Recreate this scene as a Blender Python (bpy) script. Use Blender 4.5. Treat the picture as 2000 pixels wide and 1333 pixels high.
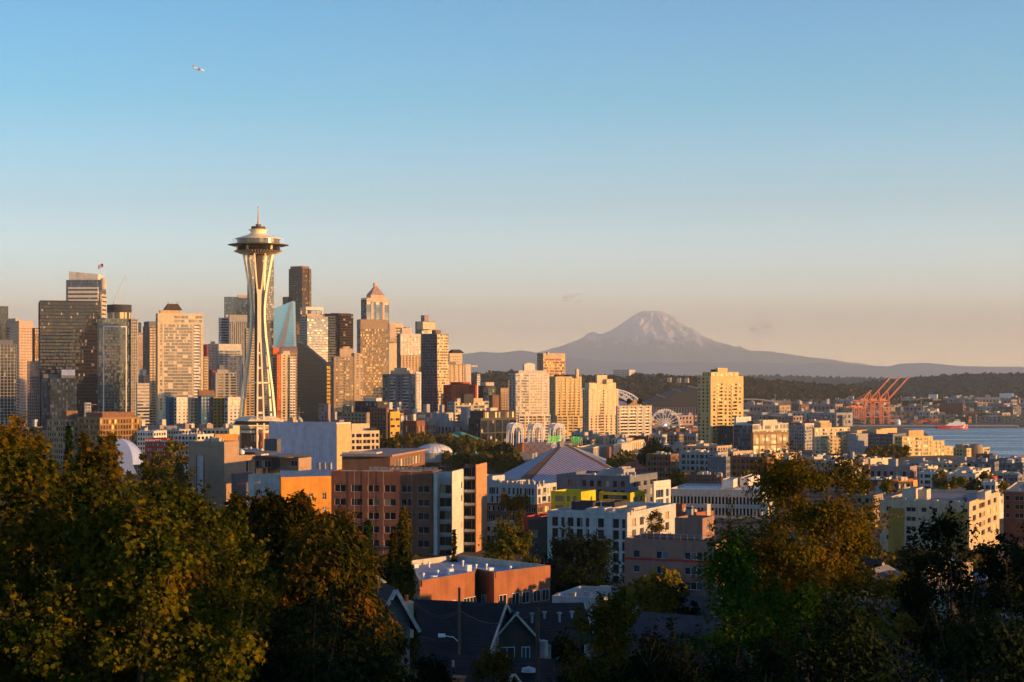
import bpy, math, random
import numpy as np
from mathutils import Vector, Matrix
random.seed(7); RNG = np.random.default_rng(7)
SC = bpy.context.scene
for o in list(bpy.data.objects): bpy.data.objects.remove(o)
COL = SC.collection
R = math.radians
# ---------------------------------------------------------------- camera
F = 3500.0; HOR = 738.0; CZ = 100.0
cam = bpy.data.cameras.new('camera'); cam_o = bpy.data.objects.new('camera', cam); COL.objects.link(cam_o)
cam.sensor_width = 36.0; cam.lens = 36.0 * F / 2000.0
cam.shift_y = (HOR - 666.5) / 2000.0
cam.clip_start = 1.0; cam.clip_end = 400000.0
cam_o.location = (0, 0, CZ); cam_o.rotation_euler = (R(90), 0, 0)
SC.camera = cam_o
# ---------------------------------------------------------------- light
SUN_AZ, SUN_EL = 109.0, 5.5
w = bpy.data.worlds.new('World'); SC.world = w; w.use_nodes = True
nt = w.node_tree; bg = nt.nodes['Background']
sky = nt.nodes.new('ShaderNodeTexSky'); sky.sky_type = 'NISHITA'; sky.sun_disc = False
sky.sun_elevation = R(SUN_EL); sky.sun_rotation = R(SUN_AZ)
sky.altitude = 100; sky.air_density = 1.0; sky.dust_density = 0.3; sky.ozone_density = 3.0
bg.inputs['Strength'].default_value = 0.15
_g = nt.nodes.new('ShaderNodeTexCoord'); _s = nt.nodes.new('ShaderNodeSeparateXYZ'); nt.links.new(_g.outputs['Generated'], _s.inputs[0])
_r = nt.nodes.new('ShaderNodeValToRGB'); nt.links.new(_s.outputs['Z'], _r.inputs[0])
TINT = [(0.0, (3.6, 2.8, 3.1)), (0.025, (1.86, 1.36, 1.50)), (0.054, (.96, .92, 1.15)), (0.096, (.46, .58, .69)), (0.152, (.09, .46, .56)), (0.20, (.0, .39, .52)), (0.34, (.04, .25, .38)), (1.0, (.035, .12, .23))]
while len(_r.color_ramp.elements) < len(TINT): _r.color_ramp.elements.new(0.5)
for _e, (_p, _c) in zip(_r.color_ramp.elements, TINT): _e.position = _p; _e.color = (*_c, 1)
_x = nt.nodes.new('ShaderNodeMix'); _x.data_type = 'RGBA'; _x.blend_type = 'MULTIPLY'; _x.inputs[0].default_value = 1.0
nt.links.new(sky.outputs['Color'], _x.inputs[6]); nt.links.new(_r.outputs[0], _x.inputs[7]); nt.links.new(_x.outputs[2], bg.inputs['Color'])
sun = bpy.data.lights.new('sun', 'SUN'); sun_o = bpy.data.objects.new('sun', sun); COL.objects.link(sun_o)
sun.energy = 2.05; sun.angle = R(0.5); sun.color = (1.0, 0.49, 0.145)
_d = Vector((math.sin(R(SUN_AZ)) * math.cos(R(SUN_EL)), math.cos(R(SUN_AZ)) * math.cos(R(SUN_EL)), math.sin(R(SUN_EL))))
sun_o.rotation_euler = _d.to_track_quat('Z', 'Y').to_euler(); sun_o.location = (200, -100, 300)
SC.view_settings.view_transform = 'Standard'; SC.view_settings.look = 'None'
SC.view_settings.exposure = 2.3; SC.view_settings.gamma = 1.0; SC.view_settings.use_curve_mapping = False
SC.cycles.max_bounces = 5; SC.cycles.diffuse_bounces = 2; SC.cycles.glossy_bounces = 3; SC.cycles.transmission_bounces = 2
SC.cycles.volume_bounces = 0; SC.cycles.transparent_max_bounces = 8; SC.cycles.use_denoising = True
SC.cycles.sample_clamp_indirect = 4.0
# ---------------------------------------------------------------- helpers
def P(px, py, Y): return Vector(((px - 1000.0) / F * Y, Y, CZ - (py - HOR) / F * Y))
def tag(o, label=None, cat=None, group=None, kind=None):
    if label: o['label'] = label
    if cat: o['category'] = cat
    if group: o['group'] = group
    if kind: o['kind'] = kind
    return o
def empty(name, loc, rz, label, cat, group=None):
    o = bpy.data.objects.new(name, None); o.empty_display_size = 1.0; COL.objects.link(o)
    o.location = loc; o.rotation_euler = (0, 0, rz); return tag(o, label, cat, group)
def put(name, me, parent=None, loc=(0, 0, 0), rz=0.0):
    o = bpy.data.objects.new(name, me); COL.objects.link(o)
    o.location = loc; o.rotation_euler = (0, 0, rz)
    if parent is not None: o.parent = parent
    return o
def copy_tree(o, parent=None):
    c = o.copy(); COL.objects.link(c)
    if parent is not None: c.parent = parent
    for ch in list(KIDS.get(o.name, [])) or [x for x in o.children]: copy_tree(ch, c)
    return c
KIDS = {}
class MB:
    def __init__(s): s.v = []; s.f = []; s.uv = []; s.m = []
    def poly(s, pts, m=0, uv=None):
        n = len(s.v); s.v += [tuple(p) for p in pts]; s.f.append(tuple(range(n, n + len(pts))))
        s.uv += uv if uv else [(p[0] + p[1], p[2]) for p in pts]; s.m.append(m)
    def box(s, x0, x1, y0, y1, z0, z1, m=0, bottom=True):
        q = s.poly
        q([(x0,y0,z0),(x1,y0,z0),(x1,y0,z1),(x0,y0,z1)], m); q([(x1,y0,z0),(x1,y1,z0),(x1,y1,z1),(x1,y0,z1)], m)
        q([(x1,y1,z0),(x0,y1,z0),(x0,y1,z1),(x1,y1,z1)], m); q([(x0,y1,z0),(x0,y0,z0),(x0,y0,z1),(x0,y1,z1)], m)
        q([(x0,y0,z1),(x1,y0,z1),(x1,y1,z1),(x0,y1,z1)], m, [(x0,y0),(x1,y0),(x1,y1),(x0,y1)])
        if bottom: q([(x0,y1,z0),(x1,y1,z0),(x1,y0,z0),(x0,y0,z0)], m)
    def tube(s, a, b, ra, rb=None, n=6, m=0, caps=True):
        a = Vector(a); b = Vector(b); rb = ra if rb is None else rb
        d = (b - a); L = d.length
        if L < 1e-6: return
        d /= L; e = d.orthogonal().normalized(); g = d.cross(e)
        A = [a + (e * math.cos(t) + g * math.sin(t)) * ra for t in [2*math.pi*i/n for i in range(n)]]
        B = [b + (e * math.cos(t) + g * math.sin(t)) * rb for t in [2*math.pi*i/n for i in range(n)]]
        for i in range(n):
            j = (i + 1) % n; s.poly([A[i], A[j], B[j], B[i]], m, [(i, 0), (i+1, 0), (i+1, L), (i, L)])
        if caps: s.poly(A[::-1], m); s.poly(B, m)
    def path(s, pts, rs, n=6, m=0):
        for i in range(len(pts) - 1): s.tube(pts[i], pts[i+1], rs[i] if hasattr(rs, '__len__') else rs, rs[i+1] if hasattr(rs, '__len__') else rs, n, m)
    def lathe(s, prof, n=32, c=(0, 0), m=0, ang=2*math.pi, a0=0.0):
        full = abs(ang - 2*math.pi) < 1e-6
        for k in range(len(prof) - 1):
            (r0, z0), (r1, z1) = prof[k], prof[k+1]
            for i in range(n):
                t0 = a0 + ang * i / n; t1 = a0 + ang * (i + 1) / n
                p = lambda r, t, z: (c[0] + r*math.cos(t), c[1] + r*math.sin(t), z)
                if r0 < 1e-5: pts = [p(r0,t0,z0), p(r1,t1,z1), p(r1,t0,z1)]
                elif r1 < 1e-5: pts = [p(r0,t0,z0), p(r0,t1,z0), p(r1,t0,z1)]
                else: pts = [p(r0,t0,z0), p(r0,t1,z0), p(r1,t1,z1), p(r1,t0,z1)]
                s.poly(pts, m)
    def prism(s, pts, z0, z1, m=0):                                # pts counter clockwise in xy
        n = len(pts)
        for i in range(n):
            a, b = pts[i], pts[(i+1) % n]; s.poly([(a[0],a[1],z0),(b[0],b[1],z0),(b[0],b[1],z1),(a[0],a[1],z1)], m)
        s.poly([(p[0],p[1],z1) for p in pts], m); s.poly([(p[0],p[1],z0) for p in pts[::-1]], m)
    def mesh(s, name, mats, smooth=False):
        me = bpy.data.meshes.new(name); me.from_pydata(s.v, [], s.f)
        if s.f:
            uvl = me.uv_layers.new(name='UVMap'); uvl.data.foreach_set('uv', np.array(s.uv, dtype=np.float32).ravel())
        mats = mats if isinstance(mats, (list, tuple)) else [mats]
        for m in mats: me.materials.append(M[m] if isinstance(m, str) else m)
        if len(mats) > 1: me.polygons.foreach_set('material_index', s.m)
        if smooth: me.polygons.foreach_set('use_smooth', [True] * len(me.polygons))
        me.update(); return me
    def build(s, name, mats, parent=None, loc=(0,0,0), rz=0.0, smooth=False):
        return put(name, s.mesh(name, mats, smooth), parent, loc, rz)
# ---------------------------------------------------------------- materials
M = {}
def newmat(name):
    m = bpy.data.materials.new(name); m.use_nodes = True
    nt = m.node_tree; return m, nt, nt.nodes['Principled BSDF']
def N(nt, t, **kw):
    n = nt.nodes.new('ShaderNode' + t)
    for k, v in kw.items(): setattr(n, k, v)
    return n
def ramp(nt, fac, stops, const=False):
    r = N(nt, 'ValToRGB'); r.color_ramp.interpolation = 'CONSTANT' if const else 'LINEAR'
    el = r.color_ramp.elements
    while len(el) < len(stops): el.new(0.5)
    for e, (p, c) in zip(el, stops): e.position = p; e.color = (*c, 1)
    nt.links.new(fac, r.inputs[0]); return r.outputs[0]
def mixc(nt, a, b, fac, mode='MIX'):
    n = N(nt, 'Mix', data_type='RGBA', blend_type=mode)
    for i, x in ((0, fac), (6, a), (7, b)):
        if hasattr(x, 'links') or hasattr(x, 'is_linked'): nt.links.new(x, n.inputs[i])
        else: n.inputs[i].default_value = x if i == 0 else (*x, 1)
    return n.outputs[2]
def wall(name, c, rough=0.85, var=0.14, scale=0.35, metal=0.0, streak=True, panel=None):
    if panel is None and name in ('offwhite', 'tan', 'cream', 'lightgray', 'slate', 'gray', 'white', 'sand', 'concrete', 'mauve'): panel = (2.4, 3.0, 0.0, 0.035)
    m, nt, b = newmat(name); L = nt.links.new
    tc = N(nt, 'TexCoord'); n1 = N(nt, 'TexNoise'); n1.inputs['Scale'].default_value = scale; n1.inputs['Detail'].default_value = 5
    L(tc.outputs['Object'], n1.inputs['Vector'])
    col = ramp(nt, n1.outputs['Fac'], [(0.3, tuple(x*(1-var) for x in c)), (0.7, tuple(min(1, x*(1+var)) for x in c))])
    if streak:
        mp = N(nt, 'Mapping'); mp.inputs['Scale'].default_value = (1.1, 1.1, 0.06); L(tc.outputs['Object'], mp.inputs[0])
        n2 = N(nt, 'TexNoise'); n2.inputs['Scale'].default_value = 1.0; n2.inputs['Detail'].default_value = 4; L(mp.outputs[0], n2.inputs['Vector'])
        s = ramp(nt, n2.outputs['Fac'], [(0.35, (0.84, 0.83, 0.82)), (0.6, (1, 1, 1))]); col = mixc(nt, col, s, 1.0, 'MULTIPLY')
    if panel:
        br = N(nt, 'TexBrick'); br.offset = panel[2] if len(panel) > 2 else 0.0
        br.inputs['Scale'].default_value = 1.0; br.inputs['Brick Width'].default_value = panel[0]; br.inputs['Row Height'].default_value = panel[1]
        br.inputs['Mortar Size'].default_value = panel[3] if len(panel) > 3 else 0.03
        br.inputs['Color1'].default_value = (1, 1, 1, 1); br.inputs['Color2'].default_value = (.9, .9, .9, 1); br.inputs['Mortar'].default_value = (.55, .55, .55, 1)
        L(tc.outputs['UV'], br.inputs['Vector']); col = mixc(nt, col, br.outputs['Color'], 1.0, 'MULTIPLY')
    L(col, b.inputs['Base Color']); b.inputs['Roughness'].default_value = rough; b.inputs['Metallic'].default_value = metal
    b.inputs['Specular IOR Level'].default_value = 0.3
    M[name] = m; return m
def glass(name, c, blind=(0.35, 0.30, 0.22), frac=0.22, rough=0.06, metal=0.0, c2=None):
    m, nt, b = newmat(name); L = nt.links.new
    oi = N(nt, 'ObjectInfo'); ge = N(nt, 'NewGeometry'); ad = N(nt, 'Math', operation='ADD'); fr = N(nt, 'Math', operation='FRACT')
    L(oi.outputs['Random'], ad.inputs[0]); L(ge.outputs['Random Per Island'], ad.inputs[1]); L(ad.outputs[0], fr.inputs[0])
    c2 = c2 or tuple(x * 1.9 for x in c)
    col = ramp(nt, fr.outputs[0], [(0.0, c), (0.45, c2), (1 - frac - .12, c), (1 - frac, tuple(x * .5 for x in blind)), (1 - frac * .45, blind)], True)
    L(col, b.inputs['Base Color'])
    rr = ramp(nt, fr.outputs[0], [(0.0, (rough,)*3), (1 - frac, (0.35,)*3)], True); L(rr, b.inputs['Roughness'])
    b.inputs['Metallic'].default_value = metal; b.inputs['IOR'].default_value = 1.42
    M[name] = m; return m
def plain(name, c, rough=0.6, metal=0.0, emit=None, es=1.0):
    m, nt, b = newmat(name); L = nt.links.new
    tc = N(nt, 'TexCoord'); n1 = N(nt, 'TexNoise'); n1.inputs['Scale'].default_value = 1.3; n1.inputs['Detail'].default_value = 3
    L(tc.outputs['Object'], n1.inputs['Vector'])
    L(ramp(nt, n1.outputs['Fac'], [(0.35, tuple(x*.88 for x in c)), (0.65, tuple(min(1, x*1.1) for x in c))]), b.inputs['Base Color'])
    b.inputs['Roughness'].default_value = rough; b.inputs['Metallic'].default_value = metal
    if emit: b.inputs['Emission Color'].default_value = (*emit, 1); b.inputs['Emission Strength'].default_value = es
    M[name] = m; return m
def leafmat(name, cs, trans=0.25, rough=0.6):
    m, nt, b = newmat(name); L = nt.links.new
    ge = N(nt, 'NewGeometry'); oi = N(nt, 'ObjectInfo'); n = N(nt, 'TexNoise'); n.inputs['Scale'].default_value = 0.45; n.inputs['Detail'].default_value = 2
    tc = N(nt, 'TexCoord'); L(tc.outputs['Object'], n.inputs['Vector'])
    mx = N(nt, 'Math', operation='MULTIPLY_ADD'); L(ge.outputs['Random Per Island'], mx.inputs[0]); mx.inputs[1].default_value = 0.55
    sb = N(nt, 'Math', operation='MULTIPLY_ADD'); L(n.outputs['Fac'], sb.inputs[0]); sb.inputs[1].default_value = 1.5; sb.inputs[2].default_value = -0.52
    L(sb.outputs[0], mx.inputs[2])
    k = len(cs); col = ramp(nt, mx.outputs[0], [(0.05 + 0.9 * i / (k - 1), c) for i, c in enumerate(cs)])
    vv = N(nt, 'HueSaturation'); mr = N(nt, 'MapRange'); L(oi.outputs['Random'], mr.inputs[0]); mr.inputs[3].default_value = 0.75; mr.inputs[4].default_value = 1.3
    L(mr.outputs[0], vv.inputs['Value']); L(col, vv.inputs['Color'])
    nt.nodes.remove(b); b = N(nt, 'BsdfDiffuse'); L(vv.outputs[0], b.inputs['Color'])
    tr = N(nt, 'BsdfTranslucent'); L(vv.outputs[0], tr.inputs['Color']); mi = N(nt, 'MixShader'); mi.inputs[0].default_value = trans
    L(b.outputs[0], mi.inputs[1]); L(tr.outputs[0], mi.inputs[2]); L(mi.outputs[0], nt.nodes['Material Output'].inputs['Surface'])
    M[name] = m; return m
wall('cream', (0.48, 0.39, 0.26)); wall('yellow', (0.52, 0.40, 0.19)); wall('white', (0.58, 0.55, 0.50)); wall('offwhite', (0.48, 0.44, 0.37))
wall('tan', (0.42, 0.33, 0.23)); wall('tan_dark', (0.26, 0.20, 0.14)); wall('pinkstone', (0.50, 0.37, 0.29)); wall('mauve', (0.30, 0.22, 0.21))
wall('gray', (0.30, 0.30, 0.30)); wall('lightgray', (0.46, 0.46, 0.45)); wall('darkgray', (0.10, 0.10, 0.11)); wall('slate', (0.15, 0.165, 0.19))
wall('charcoal', (0.035, 0.035, 0.045)); wall('brown', (0.17, 0.09, 0.055)); wall('darkbrown', (0.07, 0.045, 0.035)); wall('gold', (0.52, 0.30, 0.04))
wall('golddark', (0.30, 0.19, 0.04)); wall('royalblue', (0.015, 0.10, 0.20)); wall('redpaint', (0.38, 0.045, 0.03)); wall('redorange', (0.50, 0.12, 0.04))
wall('orange', (0.62, 0.24, 0.06)); wall('bronzewall', (0.24, 0.15, 0.07)); wall('whitepanel', (0.62, 0.53, 0.60), panel=(3.4, 40.0)); wall('tealroof', (0.05, 0.20, 0.16))
wall('taupe', (0.31, 0.215, 0.15), panel=(9.0, 9.0, 0.0, 0.05), streak=False); wall('taupe_dark', (0.13, 0.115, 0.125), panel=(1.6, 1.2, 0.0, 0.04))
wall('brick', (0.30, 0.115, 0.055), panel=(0.6, 0.25, 0.5, 0.02), var=0.2); wall('brickbrown', (0.21, 0.085, 0.05), panel=(0.6, 0.25, 0.5, 0.02), var=0.2)
wall('brickorange', (0.62, 0.27, 0.04), panel=(0.6, 0.25, 0.5, 0.02), var=0.16); wall('limeyellow', (0.56, 0.47, 0.02), panel=(3.0, 1.6))
wall('roofgray', (0.20, 0.20, 0.21)); wall('rooflight', (0.42, 0.42, 0.44)); wall('roofwhite', (0.66, 0.68, 0.70)); wall('roofdark', (0.045, 0.045, 0.055), var=0.3)
wall('shingle', (0.022, 0.022, 0.026), var=0.35, panel=(0.5, 0.3, 0.5, 0.04)); wall('roofblue', (0.30, 0.36, 0.44)); wall('slatewood', (0.33, 0.13, 0.03))
wall('roofred', (0.30, 0.09, 0.05)); wall('creamlight', (0.56, 0.455, 0.295)); wall('sand', (0.50, 0.36, 0.18)); wall('sienna', (0.42, 0.23, 0.11), panel=(30.0, 3.0, 0.0, 0.04)); wall('concrete', (0.36, 0.34, 0.31))
glass('glass', (0.018, 0.022, 0.028)); glass('glassblue', (0.02, 0.045, 0.075), blind=(0.10, 0.14, 0.18), frac=0.2, metal=0.25, c2=(0.04, 0.09, 0.14)); glass('glassdark', (0.010, 0.011, 0.013), frac=0.06)
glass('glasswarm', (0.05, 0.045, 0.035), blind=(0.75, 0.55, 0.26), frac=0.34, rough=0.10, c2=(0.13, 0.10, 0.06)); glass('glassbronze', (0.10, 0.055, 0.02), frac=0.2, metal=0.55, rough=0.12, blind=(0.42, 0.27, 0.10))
glass('glasslight', (0.16, 0.17, 0.16), blind=(0.55, 0.50, 0.40), frac=0.4, rough=0.12); glass('glassgreen', (0.02, 0.04, 0.035), blind=(0.2, 0.22, 0.16), frac=0.2)
glass('glassblack', (0.006, 0.005, 0.004), frac=0.0, rough=0.15, c2=(0.008, 0.006, 0.005)); glass('glassbeige', (0.13, 0.11, 0.08), blind=(0.5, 0.42, 0.27), frac=0.45, rough=0.15)
plain('metalwhite', (0.75, 0.74, 0.72), 0.45); plain('metaldark', (0.05, 0.05, 0.055), 0.5, 0.5); plain('metalgray', (0.35, 0.35, 0.36), 0.5, 0.4)
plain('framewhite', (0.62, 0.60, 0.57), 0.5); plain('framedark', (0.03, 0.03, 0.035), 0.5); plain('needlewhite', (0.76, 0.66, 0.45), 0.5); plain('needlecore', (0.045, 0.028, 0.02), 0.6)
plain('gold_ring', (0.22, 0.13, 0.03), 0.45, 0.2); plain('cranered', (0.80, 0.27, 0.10), 0.7); plain('red', (0.55, 0.02, 0.02), 0.5); plain('hullred', (0.62, 0.02, 0.03), 0.5)
plain('blue', (0.02, 0.06, 0.35), 0.5); plain('green_sign', (0.05, 0.45, 0.04), 0.6, emit=(0.05, 0.8, 0.03), es=0.06); plain('wood', (0.12, 0.07, 0.04), 0.9); plain('bark', (0.055, 0.04, 0.03), 0.95)
plain('paleblue', (0.28, 0.38, 0.68), 0.35); plain('blackpaint', (0.012, 0.012, 0.014), 0.6); plain('orangepaint', (0.55, 0.2, 0.03), 0.6); plain('signwhite', (0.8, 0.8, 0.8), 0.5)
# ---------------------------------------------------------------- terrain
_ty = [-600, -150, 0, 40, 100, 200, 330, 430, 500, 620, 800, 1100, 1500, 2200, 3000, 3620, 5500, 400000]
_tz = [118, 104, 91, 84, 74, 64, 57, 48, 44, 42.5, 41, 39, 36, 33, 20, 4, 6, 8]
_cy = [0, 1250, 1500, 1700, 2050, 2600, 3400, 3605, 3606, 400000]
_cx = [1500, 800, 590, 500, 530, 640, 830, 850, 9e5, 9e5]
def _ss(a, b, t): t = max(0.0, min(1.0, (t - a) / (b - a))); return t * t * (3 - 2 * t)
def ground_z(x, y):
    z = float(np.interp(y, _ty, _tz)); c = float(np.interp(y, _cy, _cx))
    k = (c - x) / 260.0; k = max(0.0, min(1.0, k)); k = k * k * (3 - 2 * k) if y < 3605 else 1.0
    z = -4.0 + (z + 4.0) * (k ** 0.6)
    if y < 420:                                        # unseen hill shoulder right of the view, raised to shade the foreground
        kx = _ss(.34 * max(y, 0) + 50, .34 * max(y, 0) + 250, x) * (1 - _ss(650, 1000, x)); ky = 1 - _ss(70, 330, y); z += max(0, 112 - z) * kx * ky
    return z
# ---------------------------------------------------------------- buildings
CW = {'W': 1.7, 'w': 0.95, 'V': 2.6, 'B': 2.4, '.': 0.9, ',': 0.4, ':': 1.6, '#': 3.2}
_wm = {}
def pane_mb(w, h, frame, nv, nh):
    """local x along the face, z up, facing -y"""
    p = MB(); f = MB(); t = 0.07 if frame else 0.0
    for i in range(nv):
        for j in range(nh):
            a = w * i / nv; b = w * (i + 1) / nv; c = h * j / nh; d = h * (j + 1) / nh; tx = random.uniform(-.012, .012); tz = random.uniform(-.012, .012)
            p.poly([(a, 0, c), (b, tx, c), (b, tx + tz, d), (a, tz, d)])
    if frame:
        for x in (0, w - t): f.box(x, x + t, -0.06, 0.02, 0, h)
        for z in (0, h - t): f.box(t, w - t, -0.06, 0.02, z, z + t)
        for i in range(1, nv): f.box(w*i/nv - t/2, w*i/nv + t/2, -0.05, 0.02, t, h - t)
        for j in range(1, nh): f.box(t, w - t, -0.045, 0.015, h*j/nh - t/2, h*j/nh + t/2)
    return p, f
class Bld:
    def __init__(s, name, label, cat, a, xc, Y, group=None, yb=None):
        s.a = R(a); s.Y = Y; x = (xc - 1000) / F * Y; s.zb = ground_z(x, Y) - 3.0 if yb is None else P(0, yb, Y).z
        s.root = empty(name, (x, Y, s.zb), -s.a, label, cat, group); s.o = Vector((x, Y)); s.req = {}; s.near = Y < 900; s.n = 0
    def loc(s, px, Y):
        d = Vector(((px - 1000) / F * Y, Y)) - s.o; c, n = math.cos(s.a), math.sin(s.a)
        return Vector((d.x * c - d.y * n, d.x * n + d.y * c))
    def zof(s, py, Y): return CZ - (py - HOR) / F * Y - s.zb
    def dims(s, x0, xc, x1, Y, dl, dr):
        ca, sa = math.cos(s.a), math.sin(s.a); cx = (xc - 1000) / F * Y; t0 = (x0 - 1000) / F; t1 = (x1 - 1000) / F
        wl = (cx - t0 * Y) / (ca + t0 * sa) if dl is None else dl
        wr = (t1 * Y - cx) / (sa - t1 * ca) if dr is None else dr
        if dl is None and not 0.2 < wl < 90: wl = 30.0 if wl > 90 or wl <= 0 else wl
        if dr is None and not 0.2 < wr < 120: wr = 30.0
        return wl, wr
    def vol(s, x0, xc, x1, yt, wallm='cream', A=None, B=None, Y=None, dl=None, dr=None, yb=None, zb=None, name='wall', roof='roofgray', par=0.9, cap=None, label=None, ztop=None):
        Y = Y or s.Y; c = s.loc(xc, Y); wl, wr = s.dims(x0, xc, x1, Y, dl, dr); z1 = s.zof(yt, Y) if ztop is None else ztop
        z0 = 0.0 if yb is None and zb is None else (s.zof(yb, Y) if yb is not None else zb)
        s.n += 1; e = 0.004 * s.n
        return s.vbox(c.x - wl, c.x + e, c.y - e, c.y + wr, z0, z1, wallm, A, B, name, roof, par, cap, label)
    def vbox(s, xa, xb, ya, yb, z0, z1, wallm='cream', A=None, B=None, name='wall', roof='roofgray', par=0.9, cap=None, label=None):
        mb = MB(); s.face(mb, 'A', (xa, ya), xb - xa, z0, z1, A); s.face(mb, 'B', (xb, ya), yb - ya, z0, z1, B)
        mb.poly([(xb,yb,z0),(xa,yb,z0),(xa,yb,z1),(xb,yb,z1)]); mb.poly([(xa,yb,z0),(xa,ya,z0),(xa,ya,z1),(xa,yb,z1)])
        t = min(0.35, (xb - xa) * .1, (yb - ya) * .1)
        if par > 0:
            mb.poly([(xa+t,ya+t,z1-par),(xb-t,ya+t,z1-par),(xb-t,yb-t,z1-par),(xa+t,yb-t,z1-par)], 1, [(xa,ya),(xb,ya),(xb,yb),(xa,yb)])
            rim = [((xa,ya),(xb,ya),(xb-t,ya+t),(xa+t,ya+t)), ((xb,ya),(xb,yb),(xb-t,yb-t),(xb-t,ya+t)), ((xb,yb),(xa,yb),(xa+t,yb-t),(xb-t,yb-t)), ((xa,yb),(xa,ya),(xa+t,ya+t),(xa+t,yb-t))]
            for (p, q, r_, u) in rim:
                mb.poly([(*p,z1),(*q,z1),(*r_,z1),(*u,z1)], 2); mb.poly([(*u,z1),(*r_,z1),(*r_,z1-par),(*u,z1-par)])
        else: mb.poly([(xa,ya,z1),(xb,ya,z1),(xb,yb,z1),(xa,yb,z1)], 1, [(xa,ya),(xb,ya),(xb,yb),(xa,yb)])
        o = mb.build(name, [wallm, roof, cap or wallm], s.root)
        if label: o['label'] = label
        return o
    def face(s, mb, side, org, L, z0, z1, sp):
        ox, oy = org
        if side == 'A': pt = lambda u, z, d: (ox + u, oy + d, z)
        else: pt = lambda u, z, d: (ox - d, oy + u, z)
        def q(u0, u1, a, b, d=0.0, m=0): mb.poly([pt(u0,a,d), pt(u1,a,d), pt(u1,b,d), pt(u0,b,d)], m, [(u0,a),(u1,a),(u1,b),(u0,b)])
        if not sp or L < 1.0: q(0, L, z0, z1); return
        sp = dict(sp); fh = sp.get('fh', 3.0); top = sp.get('top', 1.0); dep = sp.get('d', 0.3); g = sp.get('g', 'glass'); sill = sp.get('sill', 0.28); head = sp.get('head', 0.86)
        edge = sp.get('edge', 0.5); base = sp.get('base', 0.0); pat, rep = sp.get('p', ('W.', 1)); seq = (pat * rep)
        nf = max(1, int((z1 - z0 - top - base) / fh)); nf = min(nf, sp.get('nf', 999))
        ws = [CW[c] for c in seq]; k = (L - 2 * edge) / sum(ws); us = [edge]
        for c in ws: us.append(us[-1] + c * k)
        fl = [z1 - top - (i + 1) * fh for i in range(nf)]
        style = sp.get('k', 'win')
        if style == 'curtain':
            nx = max(1, int(round(L / sp.get('cw', 1.6)))); cw = L / nx; zb = fl[-1]
            gl = MB(); mu = MB(); jit = sp.get('jit', 0.02)
            q(0, L, z0, zb); q(0, L, z1 - top, z1)
            for z in fl:
                for i in range(nx):
                    a = random.uniform(-jit, jit); b = random.uniform(-jit, jit); u0 = i*cw; u1 = u0+cw
                    gl.poly([pt(u0, z, 0.10), pt(u1, z, 0.10 + a), pt(u1, z + fh, 0.10 + a + b), pt(u0, z + fh, 0.10 + b)])
                sb = sp.get('sp', 0.25) * fh
                if sb > 0: mu.poly([pt(0, z, 0.03), pt(L, z, 0.03), pt(L, z + sb, 0.03), pt(0, z + sb, 0.03)]); mu.poly([pt(0,z+sb,0.03), pt(L,z+sb,0.03), pt(L,z+sb,0.1), pt(0,z+sb,0.1)])
            ev = sp.get('mev', 2); t = sp.get('mt', 0.12)
            for i in range(0, nx + 1, ev):
                u = min(max(i * cw, t), L - t)
                mu.poly([pt(u-t, zb, -0.05), pt(u+t, zb, -0.05), pt(u+t, z1-top, -0.05), pt(u-t, z1-top, -0.05)])
                mu.poly([pt(u-t, zb, 0.1), pt(u-t, zb, -0.05), pt(u-t, z1-top, -0.05), pt(u-t, z1-top, 0.1)]); mu.poly([pt(u+t, zb, -0.05), pt(u+t, zb, 0.1), pt(u+t, z1-top, 0.1), pt(u+t, z1-top, -0.05)])
            gl.build('glazing', g, s.root); mu.build('mullions', sp.get('mm', 'darkgray'), s.root); return
        if style == 'band':
            q(0, L, z0, fl[-1]); q(0, L, z1 - top, z1); nx = max(2, int(L / sp.get('cw', 3.0)))
            for z in fl:
                a = z + sill * fh; b = z + head * fh; q(0, L, z, a); q(0, L, b, z + fh)
                for zz, up in ((a, 1), (b, 0)): mb.poly([pt(0,zz,0), pt(L,zz,0), pt(L,zz,dep), pt(0,zz,dep)] if up else [pt(0,zz,dep), pt(L,zz,dep), pt(L,zz,0), pt(0,zz,0)])
                gl = MB()
                for i in range(nx): x0 = L*i/nx; x1 = L*(i+1)/nx; j = random.uniform(-.02, .02); gl.poly([pt(x0, a, dep), pt(x1, a, dep+j), pt(x1, b, dep+j), pt(x0, b, dep)])
                gl.build('window_band', g, s.root)
            return
        if style == 'fins':        # tall vertical glass strips between piers
            zt = z1 - top; zb = max(z0, z0 + base); q(0, L, z0, zb); q(0, L, zt, z1); q(0, us[0], zb, zt); q(us[-1], L, zb, zt)
            for c, u0, u1 in zip(seq, us, us[1:]):
                if c in '.,:#': q(u0, u1, zb, zt)
                else:
                    mb.poly([pt(u0,zb,0),pt(u0,zb,dep),pt(u0,zt,dep),pt(u0,zt,0)]); mb.poly([pt(u1,zb,dep),pt(u1,zb,0),pt(u1,zt,0),pt(u1,zt,dep)])
                    gl = MB(); nz = max(1, int((zt - zb) / fh))
                    for j in range(nz): za = zb+(zt-zb)*j/nz; zc = zb+(zt-zb)*(j+1)/nz; e_ = random.uniform(-.02, .02); gl.poly([pt(u0,za,dep),pt(u1,za,dep+e_),pt(u1,zc,dep+e_),pt(u0,zc,dep)])
                    gl.build('window_strip', g, s.root)
            return
        # punched windows and balconies
        zs = fl[-1]; q(0, L, z0, zs); q(0, L, z1 - top, z1); q(0, us[0], zs, z1 - top); q(us[-1], L, zs, z1 - top)
        skip = sp.get('skip', 0.0)
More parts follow.
